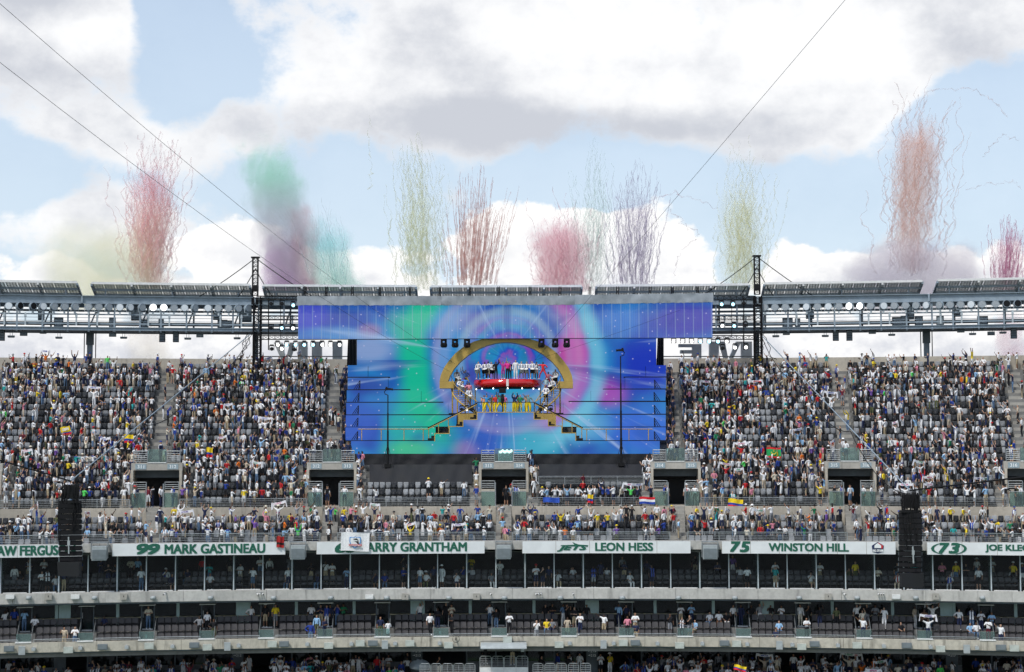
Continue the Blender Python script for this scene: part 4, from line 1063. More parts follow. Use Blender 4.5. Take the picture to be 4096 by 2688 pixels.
# --- scarves held overhead, flags
WORDS = ['LOVE', 'AMORE', 'LERATO', 'AMOR', 'LIEBE', 'AROHA', 'AMOUR']
wcol = {'LOVE': (.5, .02, .12), 'AMORE': (.10, .05, .3), 'LERATO': (.03, .08, .35), 'AMOR': (.55, .03, .22), 'LIEBE': (.02, .3, .12), 'AROHA': (.55, .04, .05), 'AMOUR': (.03, .08, .4)}
def scarf_mesh(v_):
    m = MB(); n = 12; wdt = 1.18; vs = []
    for side in (0, 1):
        for i in range(n + 1):
            x = (i / n - .5) * wdt; sag = -.05 * (1 - (2 * x / wdt) ** 2) + (.015 * math.sin(i * 1.7 + v_))
            y = -.055 + .03 * math.sin(i * .9 + v_ * 2) + (.012 if side else 0)
            for z in (-.10, .09): vs.append((x, y, z + sag))
    k = 2 * (n + 1); fs = []
    for i in range(n):
        a = 2 * i; fs += [(a, a + 2, a + 3, a + 1), (k + a, k + a + 1, k + a + 3, k + a + 2), (a, k + a, k + a + 2, a + 2), (a + 1, a + 3, k + a + 3, k + a + 1)]
    fs += [(0, 1, k + 1, k), (2 * n, k + 2 * n, k + 2 * n + 1, 2 * n + 1)]
    m.add(vs, fs)
    for s in (-1, 1):                                   # ends hanging from the hands
        x = s * wdt * .5; m.hexa([(x - .02, -.05, -.42), (x + s * .12 + .02, -.06, -.46), (x + s * .12 + .02, -.03, -.46), (x - .02, -.03, -.42), (x - .05, -.05, .08), (x + .03, -.05, .09), (x + .03, -.03, .09), (x - .05, -.03, .08)])
    return m.mesh('scarf', M['flagc'], False)
SCM = [scarf_mesh(q) for q in range(4)]
M['ink'] = objcol('scarf_ink', .8, .05)
near = lambda px: 'left of the stage' if px < 1400 else ('right of the stage' if px > 2650 else 'below the stage')
def put_scarf(at, rz, s, wd, label, group, tilt):
    o = link('scarf', SCM[random.randrange(4)], None, at + Vector((0, 0, 1.93 * s)), rz, (.78, .78, .82)); o.rotation_euler.y = tilt
    tag(o, label, 'scarf', group)
    l = link('lettering', text_mesh(wd, .115, .55, M['ink'], .03, align='CENTER', ext=.105), o, loc=(0, 0, -.10), color=wcol[wd])
    l2 = link('lettering', text_mesh(wd, .115, .55, M['ink'], .03, align='CENTER', ext=.105), o, loc=(0, 0, -.10), rz=math.pi, color=wcol[wd])
    return o
for at, rz, s, px, blk, i in scarf_at:
    wd = random.choice(WORDS); rowt = 'front rows' if blk == 'L' else ('lower rows' if i < 7 else 'middle rows' if i < 15 else 'top rows')
    put_scarf(at, rz, s, wd, 'white scarf reading %s stretched overhead in the %s %s' % (wd, rowt, near(px)), 'scarves held up in the upper deck', random.gauss(0, .12))
for at, rz, s, px, where in heldscarf:
    wd = random.choice(WORDS); put_scarf(at, rz, s, wd, 'white scarf reading %s held overhead on %s below %s' % (wd, where, bname(px)), 'scarves held up in the lower levels', random.gauss(0, .1))

def flag(name, label, px0, py0, px1, py1, Y, bands, wave=.05, tilt=0.0, curved=True):
    """cloth of horizontal bands [(colour, share)], hung in the rectangle of photo pixels at depth Y"""
    th_, z1 = TZ(px0, py0, Y); th1, z0 = TZ(px1, py1, Y); c = (th_ + th1) / 2; w_ = (th1 - th_) * (Y + CURV); h = z1 - z0
    t = thing(name, label, 'flag', P(c, Y, (z0 + z1) / 2), -c); t.rotation_euler.y = tilt
    f0 = 0.0
    for cc, sh in bands:
        m = MB(); n = 10; vs = []
        for side in (0, 1):
            for i in range(n + 1):
                for f in (f0, f0 + sh):
                    x = (i / n - .5) * w_; vs.append((x, wave * math.sin(i * .9 + f * 1.5) + .012 * side, h * (.5 - f) + .03 * math.sin(i * .6)))
        k = 2 * (n + 1); fs = []
        for i in range(n):
            a = 2 * i; fs += [(a, a + 1, a + 3, a + 2), (k + a, k + a + 2, k + a + 3, k + a + 1), (a, a + 2, k + a + 2, k + a), (a + 1, k + a + 1, k + a + 3, a + 3)]
        fs += [(0, k, k + 1, 1), (2 * n, 2 * n + 1, k + 2 * n + 1, k + 2 * n)]
        m.add(vs, fs); m.build('band' if len(bands) > 1 else 'cloth', M['flagc'], t, color=cc); f0 += sh
    return t, w_, h
YE, BL, RE, GR, WH = (.80, .58, .02), (.02, .06, .35), (.62, .02, .03), (.02, .33, .10), (.78, .79, .80)
t, w_, h = flag('flag', 'green flag with red bands, yellow star and crescent among the crowd', 3066, 1790, 3124, 1832, 138.6, [(RE, .17), (GR, .66), (RE, .17)], .03)
m = MB(); pts = [(.19 * math.cos(a) * w_, .12 * h + .52 * h * math.sin(a) * .55) for a in np.linspace(math.pi * 1.02, math.pi * 1.98, 12)] + [(.15 * math.cos(a) * w_, .12 * h + .40 * h * math.sin(a) * .5) for a in np.linspace(math.pi * 1.98, math.pi * 1.02, 12)]
m.prism(pts, -.075, -.065); m.prism([(.07 * math.cos(a) * (1 if k % 2 == 0 else .42) * w_, .17 * h + .07 * w_ * math.sin(a) * (1 if k % 2 == 0 else .42)) for k, a in enumerate(np.linspace(math.pi / 2, math.pi * 2.5, 11)[:-1])], -.075, -.065)
m.build('star_and_crescent', M['yellowp'], t)
flag('flag', 'yellow, blue and red flag held low in the left section', 497, 1738, 533, 1772, 140.6, [(YE, .5), (BL, .25), (RE, .25)])
t, w_, h = flag('flag', 'yellow flag with white lettering tilted up in the left section', 244, 1706, 282, 1740, 141.5, [(YE, .66), (BL, .12), (RE, .22)], .03, -.25)
link('lettering', text_mesh('GRAN', .22, .5, M['numt'], .03, align='CENTER', ext=.08), t, loc=(0, 0, .02))
flag('flag', 'yellow, blue and red flag hung over the right cross wall railing', 2912, 1996, 2972, 2030, 134.2, [(YE, .5), (BL, .25), (RE, .25)], .06, .08)
flag('flag', 'red, white and blue striped flag on the railing below the stage', 2557, 1988, 2620, 2016, 134.2, [(RE, .34), (WH, .33), (BL, .33)], .03)
flag('flag', 'royal blue flag hanging on the railing below the stage', 2172, 1990, 2238, 2010, 134.2, [((.03, .09, .45), 1.0)], .05)
flag('flag', 'yellow, blue and red cloth on the railing beside the blue flag', 2350, 1978, 2372, 2012, 134.2, [(YE, .5), (BL, .25), (RE, .25)], .05)
flag('flag', 'red and black flag hanging over the 99 banner', 1106, 2146, 1136, 2190, 129.75, [((.35, .02, .02), .55), ((.02, .01, .01), .2), ((.35, .02, .02), .25)], .06)
flag('flag', 'yellow, red and blue flag draped on a spectator in the left section', 826, 1790, 850, 1830, 138.9, [(YE, .5), (BL, .2), (RE, .3)], .06)
flag('flag', 'yellow, blue and red flag waved in the lowest tier', 2935, 2662, 2985, 2684, 127.5, [(YE, .5), (BL, .2), (RE, .3)], .06, .2)
t, w_, h = flag('flag', 'white flag with a blue shield crest hung over the name banner', 1364, 2131, 1477, 2204, 129.70, [(WH, 1.0)], .05, .03)
t['label'] = 'white flag with a blue shield crest hung over the name banner'
def sh(pts): return [(x * w_ / 240., z * h / 152.) for x, z in pts]
crest = lambda s_: sh([(x * s_, z * s_ + (1 - s_) * 4) for x, z in ((-48, 38), (-30, 42), (-18, 36), (0, 46), (18, 36), (30, 42), (48, 38), (48, 0), (38, -26), (18, -42), (0, -52), (-18, -42), (-38, -26), (-48, 0))])
m = MB(); m.prism(crest(1.0), -.085, -.075); m.build('shield', M['azure'], t)
m = MB(); m.prism(crest(.84), -.095, -.085); m.build('shield_field', M['white'], t)
m = MB(); m.prism(sh([(-14, 26), (12, 30), (26, 18), (34, -12), (24, -22), (14, -6), (4, 2), (-14, 12)]), -.11, -.098); m.build('hair', M['blackp'], t)
m = MB(); m.prism(sh([(-18, 18), (20, 14), (20, 6), (-18, 10)]), -.122, -.112); m.build('headband', M['white'], t)
m = MB(); m.prism(sh([(-52, -18), (56, -18), (56, -34), (-52, -34)]), -.122, -.11); r_ = m.build('title_bar', M['crimson'], t)
link('lettering', text_mesh('COLO-COLO', h * .075, w_ * .40, M['numt'], .02, align='CENTER', ext=.13), t, loc=(0, 0, h * -.208))
# ================================================================== roof ring: girder, catwalk, floodlights, solar canopies
YG = 152.2
rr = thing('roof_ring', 'blue-grey steel roof ring girder with catwalk running above the rear parapet', 'girder')
zA1, zA0 = ZZ(1192, YG), ZZ(1224, YG)
zR1, zC1, zC0 = ZZ(1265, YG), ZZ(1304, YG), ZZ(1328, YG)
def ibeam(th0, th1, Y, z0, z1, fl=.34, t=.035):
    m = MB(); m.arc(th0, th1, Y - fl / 2, Y + fl / 2, z1 - t, z1); m.arc(th0, th1, Y - fl / 2, Y + fl / 2, z0, z0 + t); m.arc(th0, th1, Y - .012, Y + .012, z0 + t, z1 - t); return m
JT = [TH(px, YG, 1200) for px in (-330, 328, 1020, 1690, 2360, 3030, 3715, 4420)]
for a, b in zip(JT[:-1], JT[1:]):
    ibeam(a + .0003, b - .0003, YG, zA0, zA1, .42, .06).build('girder', M['steel'], rr)
    ibeam(a + .0003, b - .0003, YG + 4.2, zA0, zA1, .42, .06).build('girder', M['steel_d'], rr)
    m = MB(); m.box((0, 0, 0), (.16, .5, zA1 - zA0 - .1)); m.build('splice_plate', M['steel'], rr, loc=P(b, YG, (zA0 + zA1) / 2), rz=-b)
lo, hi = JT[0], JT[-1]
ibeam(lo, hi, YG, zC0, zC0 + .30, .3, .05).build('bottom_chord', M['steel'], rr)
ibeam(lo, hi, YG + 4.2, zC0, zC0 + .30, .3, .05).build('bottom_chord', M['steel_d'], rr)
m = MB(); m.arc(lo, hi, YG - .06, YG + .06, zC1, zC1 + .12); m.build('catwalk_edge', M['steel'], rr)
m = MB(); m.arc(lo, hi, YG - .05, YG + .05, zR1 - .06, zR1 + .06); m.build('light_rail', M['steel'], rr)
for k, f in enumerate((.33, .66)):
    m = MB(); m.arc(lo, hi, YG + .2, YG + .24, zC1 + (zR1 - zC1) * f, zC1 + (zR1 - zC1) * f + .04); m.build('guard_bar', M['steel'], rr)
m = MB(); m.arc(lo, hi, YG + .5, YG + 3.6, zC0 + .05, zC0 + .12); m.build('catwalk_grating', M['steel_d'], rr)
m = MB(); m.arc(lo, hi, YG + 3.4, YG + 3.9, zC1 + .15, zC1 + .45); m.build('cable_tray', M['steel_d'], rr)
m = MB(); m.arc(lo, hi, YG + 2.4, YG + 2.7, zR1 + .42, zR1 + .6); m.build('conduit', M['steel_d'], rr)
for k in range(48):
    px = -220 + 96 * k + (k % 3) * 6; a = TH(px, YG, 1270)
    m = MB(); m.box((0, 0, 0), (.14, .14, zA0 - zC0 - .02)); m.build('post', M['steel'], rr, loc=P(a, YG, (zA0 + zC0) / 2), rz=-a)
    if k % 2 == 0:
        m = MB(); m.box((0, 0, 0), (.16, .16, zA0 - zC0 - .02)); m.build('post', M['steel_d'], rr, loc=P(a + .002, YG + 4.2, (zA0 + zC0) / 2), rz=-a)
        m = MB(); m.tube(P(a, YG + .1, zC0 + .2), P(a + .002, YG + 4.1, zA0 - .1), .07); m.build('brace', M['steel_d'], rr)
    if k % 3 != 1:
        m = MB(); m.box((0, -.12, 0), (.14, .08, (zR1 - zC1) * 1.25)); m.box((0, -.14, .3), (.2, .1, .22)); m.build('bracket', M['steel_l'], rr, loc=P(TH(px + 34, YG, 1280), YG - .08, (zR1 + zC1) / 2 - .02), rz=-a)
    m = MB(); m.box((0, 0, 0), (.16, .5, .14)); m.build('gusset', M['steel_d'], rr, loc=P(a, YG, zC0 - .07), rz=-a)
# equipment cabinets standing on the catwalk
random.seed(21)
m = MB(); m.box((0, 0, 0), (.66, .4, 1.2)); CAB = m.mesh('cabinet', M['steel_d']); m = MB(); m.box((0, -.22, .1), (.5, .04, .7)); CABD = m.mesh('door', M['steel'])
for k, px in enumerate((165, 235, 450, 545, 575, 645, 870, 890, 915, 985, 3150, 3190, 3240, 3590, 3615, 3645, 3675, 3760, 3830, 3930)):
    a = TH(px, YG + 2.2, 1270)
    place([('cabinet', CAB, None), ('door', CABD, 0)], 'equipment_cabinet', 'grey equipment cabinet on the roof catwalk ' + ('over the left section' if px < 2000 else 'over the right section'), 'cabinet', P(a, YG + 2.2, zC0 + .72 + (.9 if k % 3 == 0 else 0)), -a, 'cabinets on the roof catwalk', (random.uniform(.7, 1.5), 1, random.uniform(.7, 1.1)))
# columns
for px, wh in ((360, 'over the left section'), (3706, 'over the right section')):
    a = TH(px, YG + 3, 1380); t = thing('roof_column', 'blue-grey steel column holding the roof ring ' + wh, 'column', P(a, YG + 3, 0), -a, 'columns under the roof ring')
    m = MB(); z0 = UR[-1][1] - 1
    for s in (-1, 1): m.box((s * .22, 0, (z0 + zC0) / 2), (.05, .5, zC0 - z0))
    m.box((0, 0, (z0 + zC0) / 2), (.44, .05, zC0 - z0)); m.build('shaft', M['steel'], t)
    m = MB(); m.box((0, 0, zC0 - .55), (.66, .6, 1.1)); m.build('capital', M['steel_d'], t)
    for s in (-1, 1):
        m = MB(); m.tube((s * .5, 0, z0), (s * .5, 0, zC0), .045); m.build('drain_pipe', M['black'], t)
for px in (1022, 3026):
    a = TH(px, YG + 3, 1380); t = thing('roof_column', 'dark steel column holding the roof ring behind the ' + ('left' if px < 2000 else 'right') + ' rigging mast', 'column', P(a, YG + 3, 0), -a, 'columns under the roof ring')
    m = MB(); z0 = UR[-1][1] - 1; m.box((0, 0, (z0 + zC0) / 2), (.5, .5, zC0 - z0)); m.build('shaft', M['steel_d'], t)
# floodlights
m = MB(); m.lathe([(.20, .34), (.31, .30), (.335, .0), (.335, -.06), (.30, -.06), (.30, -.03)], 14, axis='Y'); FH = m.mesh('housing', M['steel'], False)
m = MB(); m.lathe([(.30, -.04), (.29, -.045), (.01, -.05)], 14, axis='Y'); lens_v = m
FL = {k: lens_v.mesh('lens', M[k]) for k in ('lens', 'lens_b', 'lamp_w', 'black')}
m = MB(); m.box((-.36, .1, -.2), (.03, .06, .45)); m.box((.36, .1, -.2), (.03, .06, .45)); m.box((0, .1, -.42), (.75, .06, .04)); m.box((0, .1, -.55), (.14, .14, .26)); FB = m.mesh('yoke', M['steel_l'])
left = (-30, 75, 175, 290, 375, 470, 560, 652, 765, 855, 945, 1037, 1130, 1233, 1325, 1417, 1507, 1597, 1690, 1800, 1890, 1978, 2065, 2150)
right = (135, 225, 315, 405, 497, 592, 687, 777, 867, 960, 1052, 1165, 1258, 1355, 1445, 1533, 1647, 1740, 1830, 1922, 2017, 2133, 2230, 2325)
dark_ = {175, 290, 2230, 2325}; lit = {1325, 1417, 867, 960}; semi = {75, 375, 1037, 1130, 1597, 1800, 497, 687, 1165, 1922, 1533}
for side, lst in ((0, left), (1, right)):
    for c in lst:
        px = c * .4622 + (2996 if side else 0); py = 1233 if not side else 1229 - (c - 135) * .0085
        a = TH(px, YG - .35, py); z = zA0 - .28
        st = 'lamp_w' if c in lit else 'lens_b' if c in semi else 'black' if c in dark_ else 'lens'
        w_ = {'lamp_w': 'glowing', 'lens_b': 'bright-lensed', 'black': 'dark, averted', 'lens': 'grey-lensed'}[st]
        o = place([('housing', FH, None), ('lens', FL[st], 0), ('yoke', FB, None)], 'floodlight', '%s round floodlight under the roof girder over the %s section' % (w_, 'right' if side else 'left'), 'floodlight', P(a, YG - .35, z), -a + random.uniform(-.5, .5) + (.25 if not side else -.2), 'floodlights along the roof ring')
# lamps, boxes and speakers hung below the ring
m = MB(); m.box((0, 0, -.2), (.6, .3, .16)); m.box((0, 0, -.29), (.5, .22, .03)); HL = m.mesh('lamp_body', M['steel_d'])
m = MB()
for s in (-1, 1): m.tube((s * .1, 0, -.12), (s * .1, 0, .55), .018)
HR = m.mesh('hanger', M['steel_d'])
m = MB(); m.box((0, 0, 0), (.62, .4, .32)); m.box((0, -.22, 0), (.54, .04, .25)); HB = m.mesh('speaker_box', M['steel_d'])
m = MB(); m.box((0, 0, -.4), (.52, .5, .95)); HS = m.mesh('cabinet', M['black'])
m = MB()
for q in range(4): m.box((0, -.27, -.75 + q * .23), (.46, .04, .19))
HSG = m.mesh('grille', M['steel_d'])
for side, x, y, k in ((0, 97, 750, 'l'), (0, 373, 717, 'l'), (0, 510, 760, 'l'), (0, 1070, 760, 'l'), (0, 1625, 768, 'l'), (0, 2052, 765, 'l'), (0, 205, 727, 'b'), (0, 975, 735, 'b'), (0, 1730, 740, 'b'), (0, 15, 715, 's'), (0, 1405, 712, 's'), (0, 1523, 708, 's'),
                      (1, 232, 747, 'l'), (1, 323, 720, 'b'), (1, 660, 745, 'l'), (1, 750, 692, 's'), (1, 868, 690, 's'), (1, 1067, 710, 'b'), (1, 1235, 735, 'l'), (1, 1833, 698, 'b'), (1, 1935, 728, 'l'), (1, 2005, 683, 'l'), (1, 2095, 722, 'b'), (1, 2197, 716, 'l'), (1, 2290, 668, 's')):
    px, py = x * .4622 + (2996 if side else 0), y * .4622 + 1000; Yh = YG + .9; a, z = TZ(px, py, Yh); wh = 'over the right section' if side else 'over the left section'
    if k == 'l': place([('lamp_body', HL, None), ('hanger', HR, None)], 'hanging_lamp', 'small dark lamp on two rods below the roof ring ' + wh, 'lamp', P(a, Yh, z + .22), -a, 'lamps below the roof ring')
    elif k == 'b': place([('speaker_box', HB, None), ('hanger', HR, None)], 'hanging_box', 'dark box hung close below the roof ring ' + wh, 'speaker', P(a, Yh, z), -a, 'boxes below the roof ring')
    else: place([('cabinet', HS, None), ('grille', HSG, 0)], 'hanging_speaker', 'black speaker cabinet below the roof ring ' + wh, 'loudspeaker', P(a, Yh, zC0 - .05), -a, 'loudspeakers below the roof ring')

# solar canopies on top
mm, t, b = base_mat('solar_underside'); tcn = t.new('ShaderNodeTexCoord'); br = t.new('ShaderNodeTexBrick'); t.l.new(tcn.outputs['Object'], br.inputs[0])
br.offset = 0; br.inputs['Color1'].default_value = (.085, .105, .095, 1); br.inputs['Color2'].default_value = (.11, .13, .12, 1); br.inputs['Mortar'].default_value = (.55, .62, .57, 1); br.inputs['Scale'].default_value = 1; br.inputs['Mortar Size'].default_value = .07; br.inputs['Brick Width'].default_value = .24; br.inputs['Row Height'].default_value = .36
t.l.new(br.outputs[0], b.inputs['Base Color']); b.inputs['Roughness'].default_value = .3; M['solar'] = mm
tr_ = t.new('ShaderNodeBsdfTransparent'); mx_ = t.new('ShaderNodeMixShader'); t.put(mx_.inputs[0], t.math('MULTIPLY_ADD', br.outputs['Fac'], .35, .12)); t.l.new(b.outputs[0], mx_.inputs[1]); t.l.new(tr_.outputs[0], mx_.inputs[2])     # light passes between the cells
t.l.new(mx_.outputs[0], t.n['Material Output'].inputs[0])
m = MB(); m.box((0, 0, 0), (.93, 1.9, .035)); SOL = m.mesh('solar_module', M['solar'])
for k, (x0, x1, y0, wh) in enumerate(((-330, 308, 1136, 'above the column over the left section'), (366, 1000, 1140, 'between the left column and the left rigging mast'), (1053, 1665, 1147, 'over the left half of the blue screen'), (1722, 2327, 1148, 'over the middle of the blue screen'),
                                   (2385, 2997, 1145, 'over the right half of the blue screen'), (3057, 3690, 1135, 'beside the right rigging mast'), (3750, 4420, 1123, 'beyond the column over the right section'))):
    t = thing('solar_canopy', 'solar canopy with pale edge ' + wh, 'canopy', group='solar canopies on the roof ring')
    Yf, Yk = YG - .6, YG + 5.2
    cc = max(0, min(4096, (x0 + x1) / 2)); a, b_ = TH(x0, Yf, y0), TH(x1, Yf, y0); zf = TZ(CX, {1136: 1142, 1140: 1144, 1147: 1146, 1148: 1147, 1145: 1146, 1135: 1143, 1123: 1141}[y0], Yf)[1]; zk = ZZ(1188, Yk)
    n = int((b_ - a) * (Yf + CURV) / .97); sl_ = math.atan2(zk - zf, Yk - Yf)
    for i in range(n):
        for j in range(3):
            th = a + (b_ - a) * (i + .5) / n; f = (j + .5) / 3; Y = Yf + (Yk - Yf) * f
            o = link('solar_module', SOL, t, P(th, Y, zf + (zk - zf) * f)); o.rotation_euler = (sl_, 0, -th); o.scale.x = (b_ - a) * (Y + CURV) / n / .97
    m = MB(); m.arc(a, b_, Yf - .12, Yf, zf - .06, zf + .14); m.build('edge_trim', M['whitep'], t)
    for q in range(5):
        th = a + (b_ - a) * q / 4; m = MB(); m.hexa([P(th - .0004, Yf - .1, zf - .22), P(th + .0004, Yf - .1, zf - .22), P(th + .0004, Yk, zk - .16), P(th - .0004, Yk, zk - .16), P(th - .0004, Yf - .1, zf + .0), P(th + .0004, Yf - .1, zf + .0), P(th + .0004, Yk, zk - .03), P(th - .0004, Yk, zk - .03)])
        m.build('rafter', M['steel'] if q in (0, 4) else M['whitep'], t)
    for f, w_ in ((.3, .16), (.75, .12)):
        Y = Yf + (Yk - Yf) * f; z = zf + (zk - zf) * f; m = MB(); m.arc(a, b_, Y - w_ / 2, Y + w_ / 2, z - .34, z - .14); m.build('purlin', M['steel'], t)
    for q in range(3):
        th = a + (b_ - a) * (.08 + .42 * q); Y = Yf + (Yk - Yf) * .3; m = MB(); m.box((0, 0, 0), (.14, .14, zf - zA1 - .2)); m.build('post', M['steel'], t, loc=P(th, Y, (zf + zA1) / 2 - .14), rz=-th)

# big letters of the outer sign, seen from behind
t = thing('roof_sign', 'large grey block letters seen from behind above the rear parapet by the stage', 'sign')
YL = 158.0
M['lett'] = mat('sign_letter_grey', (.62, .66, .68), .5, var=.06)
def slab(pts, nm='letter'):
    m = MB(); m.prism([XZ(x, y, YL) for x, y in pts], YL, YL + .7); m.build(nm, M['lett'], t)
def rect(x0, y0, x1, y1): return [(x0, y1), (x1, y1), (x1, y0), (x0, y0)]
def letterbox(parts): 
    m = MB()
    for r in parts: m.prism([XZ(x, y, YL) for x, y in r], YL, YL + .7)
    m.build('letter', M['lett'], t)
letterbox([rect(2770, 1376, 2806, 1440), [(2715, 1388), (2769.8, 1388), (2769.8, 1376), (2715, 1376)], [(2722, 1413), (2769.8, 1413), (2769.8, 1400), (2722, 1400)]])
letterbox([rect(2838, 1366, 2876, 1440), [(2898, 1440), (2914, 1440), (2900, 1366), (2876.2, 1366)], [(2930, 1440), (2914.2, 1440), (2945, 1366), (2966, 1366)], rect(2966.2, 1366, 3008, 1440)])
letterbox([[(1125, 1440), (1142, 1440), (1128, 1370), (1095, 1370)], [(1158, 1440), (1142.2, 1440), (1160, 1370), (1182, 1370)]])
letterbox([rect(1193, 1366, 1228, 1440)]); letterbox([rect(1247, 1366, 1286, 1440)]); letterbox([rect(1330, 1366, 1367, 1440)])
m = MB()
for x0, x1 in ((1055, 1392), (2640, 3020)):
    p0, p1 = PT(x0, 1426, 153.4), PT(x1, 1426, 153.4); m = MB(); m.tube(p0, p1, .05); m.tube(p0 + Vector((0, 0, -.35)), p1 + Vector((0, 0, -.35)), .03)
    for q in range(5): pp = p0.lerp(p1, q / 4); m.tube(pp, pp + Vector((0, 0, -.6)), .04)
    o = m.build('parapet_rail', M['galv']); tag(o, 'steel rail on top of the rear parapet beside the ' + ('left' if x0 < 2000 else 'right') + ' side of the stage', 'railing')

# ================================================================== rigging masts, trusses, stage lights
def lattice(m, p0, p1, w_, d_, bays, rt=.035, rb=.02):
    """box truss from p0 to p1 added to m"""
    p0, p1 = Vector(p0), Vector(p1); ax = (p1 - p0).normalized(); a = ax.orthogonal().normalized()
    a = Vector((0, 1, 0)) if abs(ax.y) < .9 else Vector((1, 0, 0)); b = ax.cross(a).normalized()
    cs = [(a * d_ / 2 * s + b * w_ / 2 * t_) for s, t_ in ((-1, -1), (-1, 1), (1, 1), (1, -1))]
    for c in cs: m.tube(p0 + c, p1 + c, rt, 5)
    for k in range(bays):
        q0, q1 = p0.lerp(p1, k / bays), p0.lerp(p1, (k + 1) / bays)
        for i in range(4):
            c0, c1 = cs[i], cs[(i + 1) % 4]
            m.tube(q0 + c0, (q1 + c1) if k % 2 == 0 else (q1 + c1), rb, 4); m.tube(q0 + c0, q0 + c1, rb, 4)
    return m
for px, sd_, yt in ((1022, 'left', 1032), (3027, 'right', 1026)):
    Ym = 151.6; top = PT(px, yt, Ym); zbot = UR[19][1]
    t = thing('rigging_mast', 'black lattice rigging mast with guy cables on the %s of the stage' % sd_, 'mast')
    m = MB(); lattice(m, (top.x, Ym, ZZ(1180, Ym)), (top.x, Ym, top.z), .46, .46, 9, .045, .025); m.build('mast_head', M['black'], t)
    m = MB(); lattice(m, (top.x + (.35 if sd_ == 'left' else -.1), Ym - .9, zbot), (top.x + (.35 if sd_ == 'left' else -.1), Ym - .9, ZZ(1190, Ym)), .62, .62, 14, .07, .035); m.box((top.x, Ym - .5, (ZZ(1180, Ym) + ZZ(1240, Ym)) / 2), (.75, .4, .9)); m.build('mast_shaft', M['black'], t)
    m = MB(); m.box((top.x, Ym, top.z + .05), (.75, .5, .12)); m.box((top.x, Ym, ZZ(1150, Ym)), (.55, .55, .5)); m.build('sheave_block', M['black'], t)
    for ax_, ay_ in ((-230, 1190), (-70, 1188), (70, 1190), (235, 1190)):
        m = MB(); p1 = PT(px + ax_, ay_, Ym + .2); st = Vector((top.x, Ym, top.z)) if abs(ax_) > 100 else Vector((top.x, Ym, top.z - 1.0)); m.path([st.lerp(p1, f) + Vector((0, 0, -.12 * math.sin(f * math.pi))) for f in (0, .25, .5, .75, 1)], .04, 5); m.build('guy_cable', M['black'], t)
    # horizontal trusses
    s = 1 if sd_ == 'left' else -1; xe = 1195 if sd_ == 'left' else 2845
    for y0, nb in ((1192, 7), (1272, 7), (1350, 7)):
        a0, a1 = PT(px + s * 6, y0, Ym - 1.2), PT(xe, y0, Ym - 1.2); m = MB(); lattice(m, a0, a1, .34, .34, nb, .035, .022); m.build('cross_truss', M['black'], t)
    m = MB(); a0, a1 = PT(px + s * 52, 1192, Ym - 1.2), PT(px + s * 52, 1400, Ym - 1.2); m.tube(a0, a1, .05); a0, a1 = PT(px + s * 100, 1192, Ym - 1.2), PT(px + s * 100, 1350, Ym - 1.2); m.tube(a0, a1, .03); m.build('drop_pipe', M['black'], t)
    # tangled cable loom below the ring
    for q in range(4):
        m = MB(); p0 = PT(px - s * random.uniform(10, 40), 1330, Ym - 1.3); p1 = PT(px - s * random.uniform(0, 70), 1440, Ym - 1.3)
        m.path([p0.lerp(p1, f) + Vector((random.uniform(-.35, .35), 0, -.5 * math.sin(f * math.pi))) for f in np.linspace(0, 1, 9)], .03, 4); m.build('cable', M['black'], t)
# moving-head stage lights: lamp head in a yoke under a base
m = MB(); m.box((0, 0, .42), (.42, .3, .16)); ML_b = m.mesh('base', M['black'])
m = MB(); m.box((-.25, 0, .12), (.06, .18, .56)); m.box((.25, 0, .12), (.06, .18, .56)); m.box((0, 0, .36), (.5, .18, .06)); ML_y = m.mesh('yoke', M['black'])
m = MB(); m.lathe([(.12, .26), (.20, .18), (.215, -.2), (.19, -.22)], 12, axis='Y'); ML_h = m.mesh('head', M['black'], False)
m = MB(); m.lathe([(.185, -.222), (.18, -.228), (.01, -.24)], 12, axis='Y'); ML_l = {k: m.mesh('lens', M[k]) for k in ('lamp_w', 'lamp_c', 'black')}
# one glow per lit lamp would be the lamp's own lens; spots
SL = [(1085, 1215, 'o'), (1128, 1215, 'o'), (1172, 1222, 'c'), (1085, 1312, 'o'), (1127, 1313, 'c'), (1172, 1314, 'w')] + [(x, 1380, k) for x, k in zip((1110, 1147, 1182, 1217, 1252, 1288, 1322, 1358), 'wccccwww')] + [(1087, 1396, 'o'), (1127, 1396, 'w'), (1178, 1398, 'o')] + \
     [(2886, 1218, 'c'), (2931, 1218, 'c'), (2976, 1213, 'o'), (2890, 1304, 'w'), (2936, 1305, 'c'), (2981, 1302, 'o')] + [(x, 1367, k) for x, k in zip((2695, 2731, 2766, 2801, 2837, 2872, 2908), 'wwwcccw')] + [(2890, 1393, 'o'), (2940, 1391, 'w'), (2984, 1390, 'w')]
for px, py, k in SL:
    p = PT(px, py, 150.0); sd_ = 'left' if px < 2000 else 'right'
    lv = 'upper' if py < 1250 else 'middle' if py < 1340 else 'lower'
    st = {'w': 'lamp_w', 'c': 'lamp_c', 'o': 'black'}[k]; wd = {'w': 'white-lit', 'c': 'cyan-lit', 'o': 'unlit'}[k]
    o = place([('base', ML_b, None), ('yoke', ML_y, None), ('head', ML_h, None), ('lens', ML_l[st], 2)], 'stage_light', '%s moving-head light on the %s truss %s of the screen' % (wd, lv, sd_), 'stage light', p, -math.atan2(p.x, p.y) + random.uniform(-.15, .15), 'stage lights on the trusses', .8)
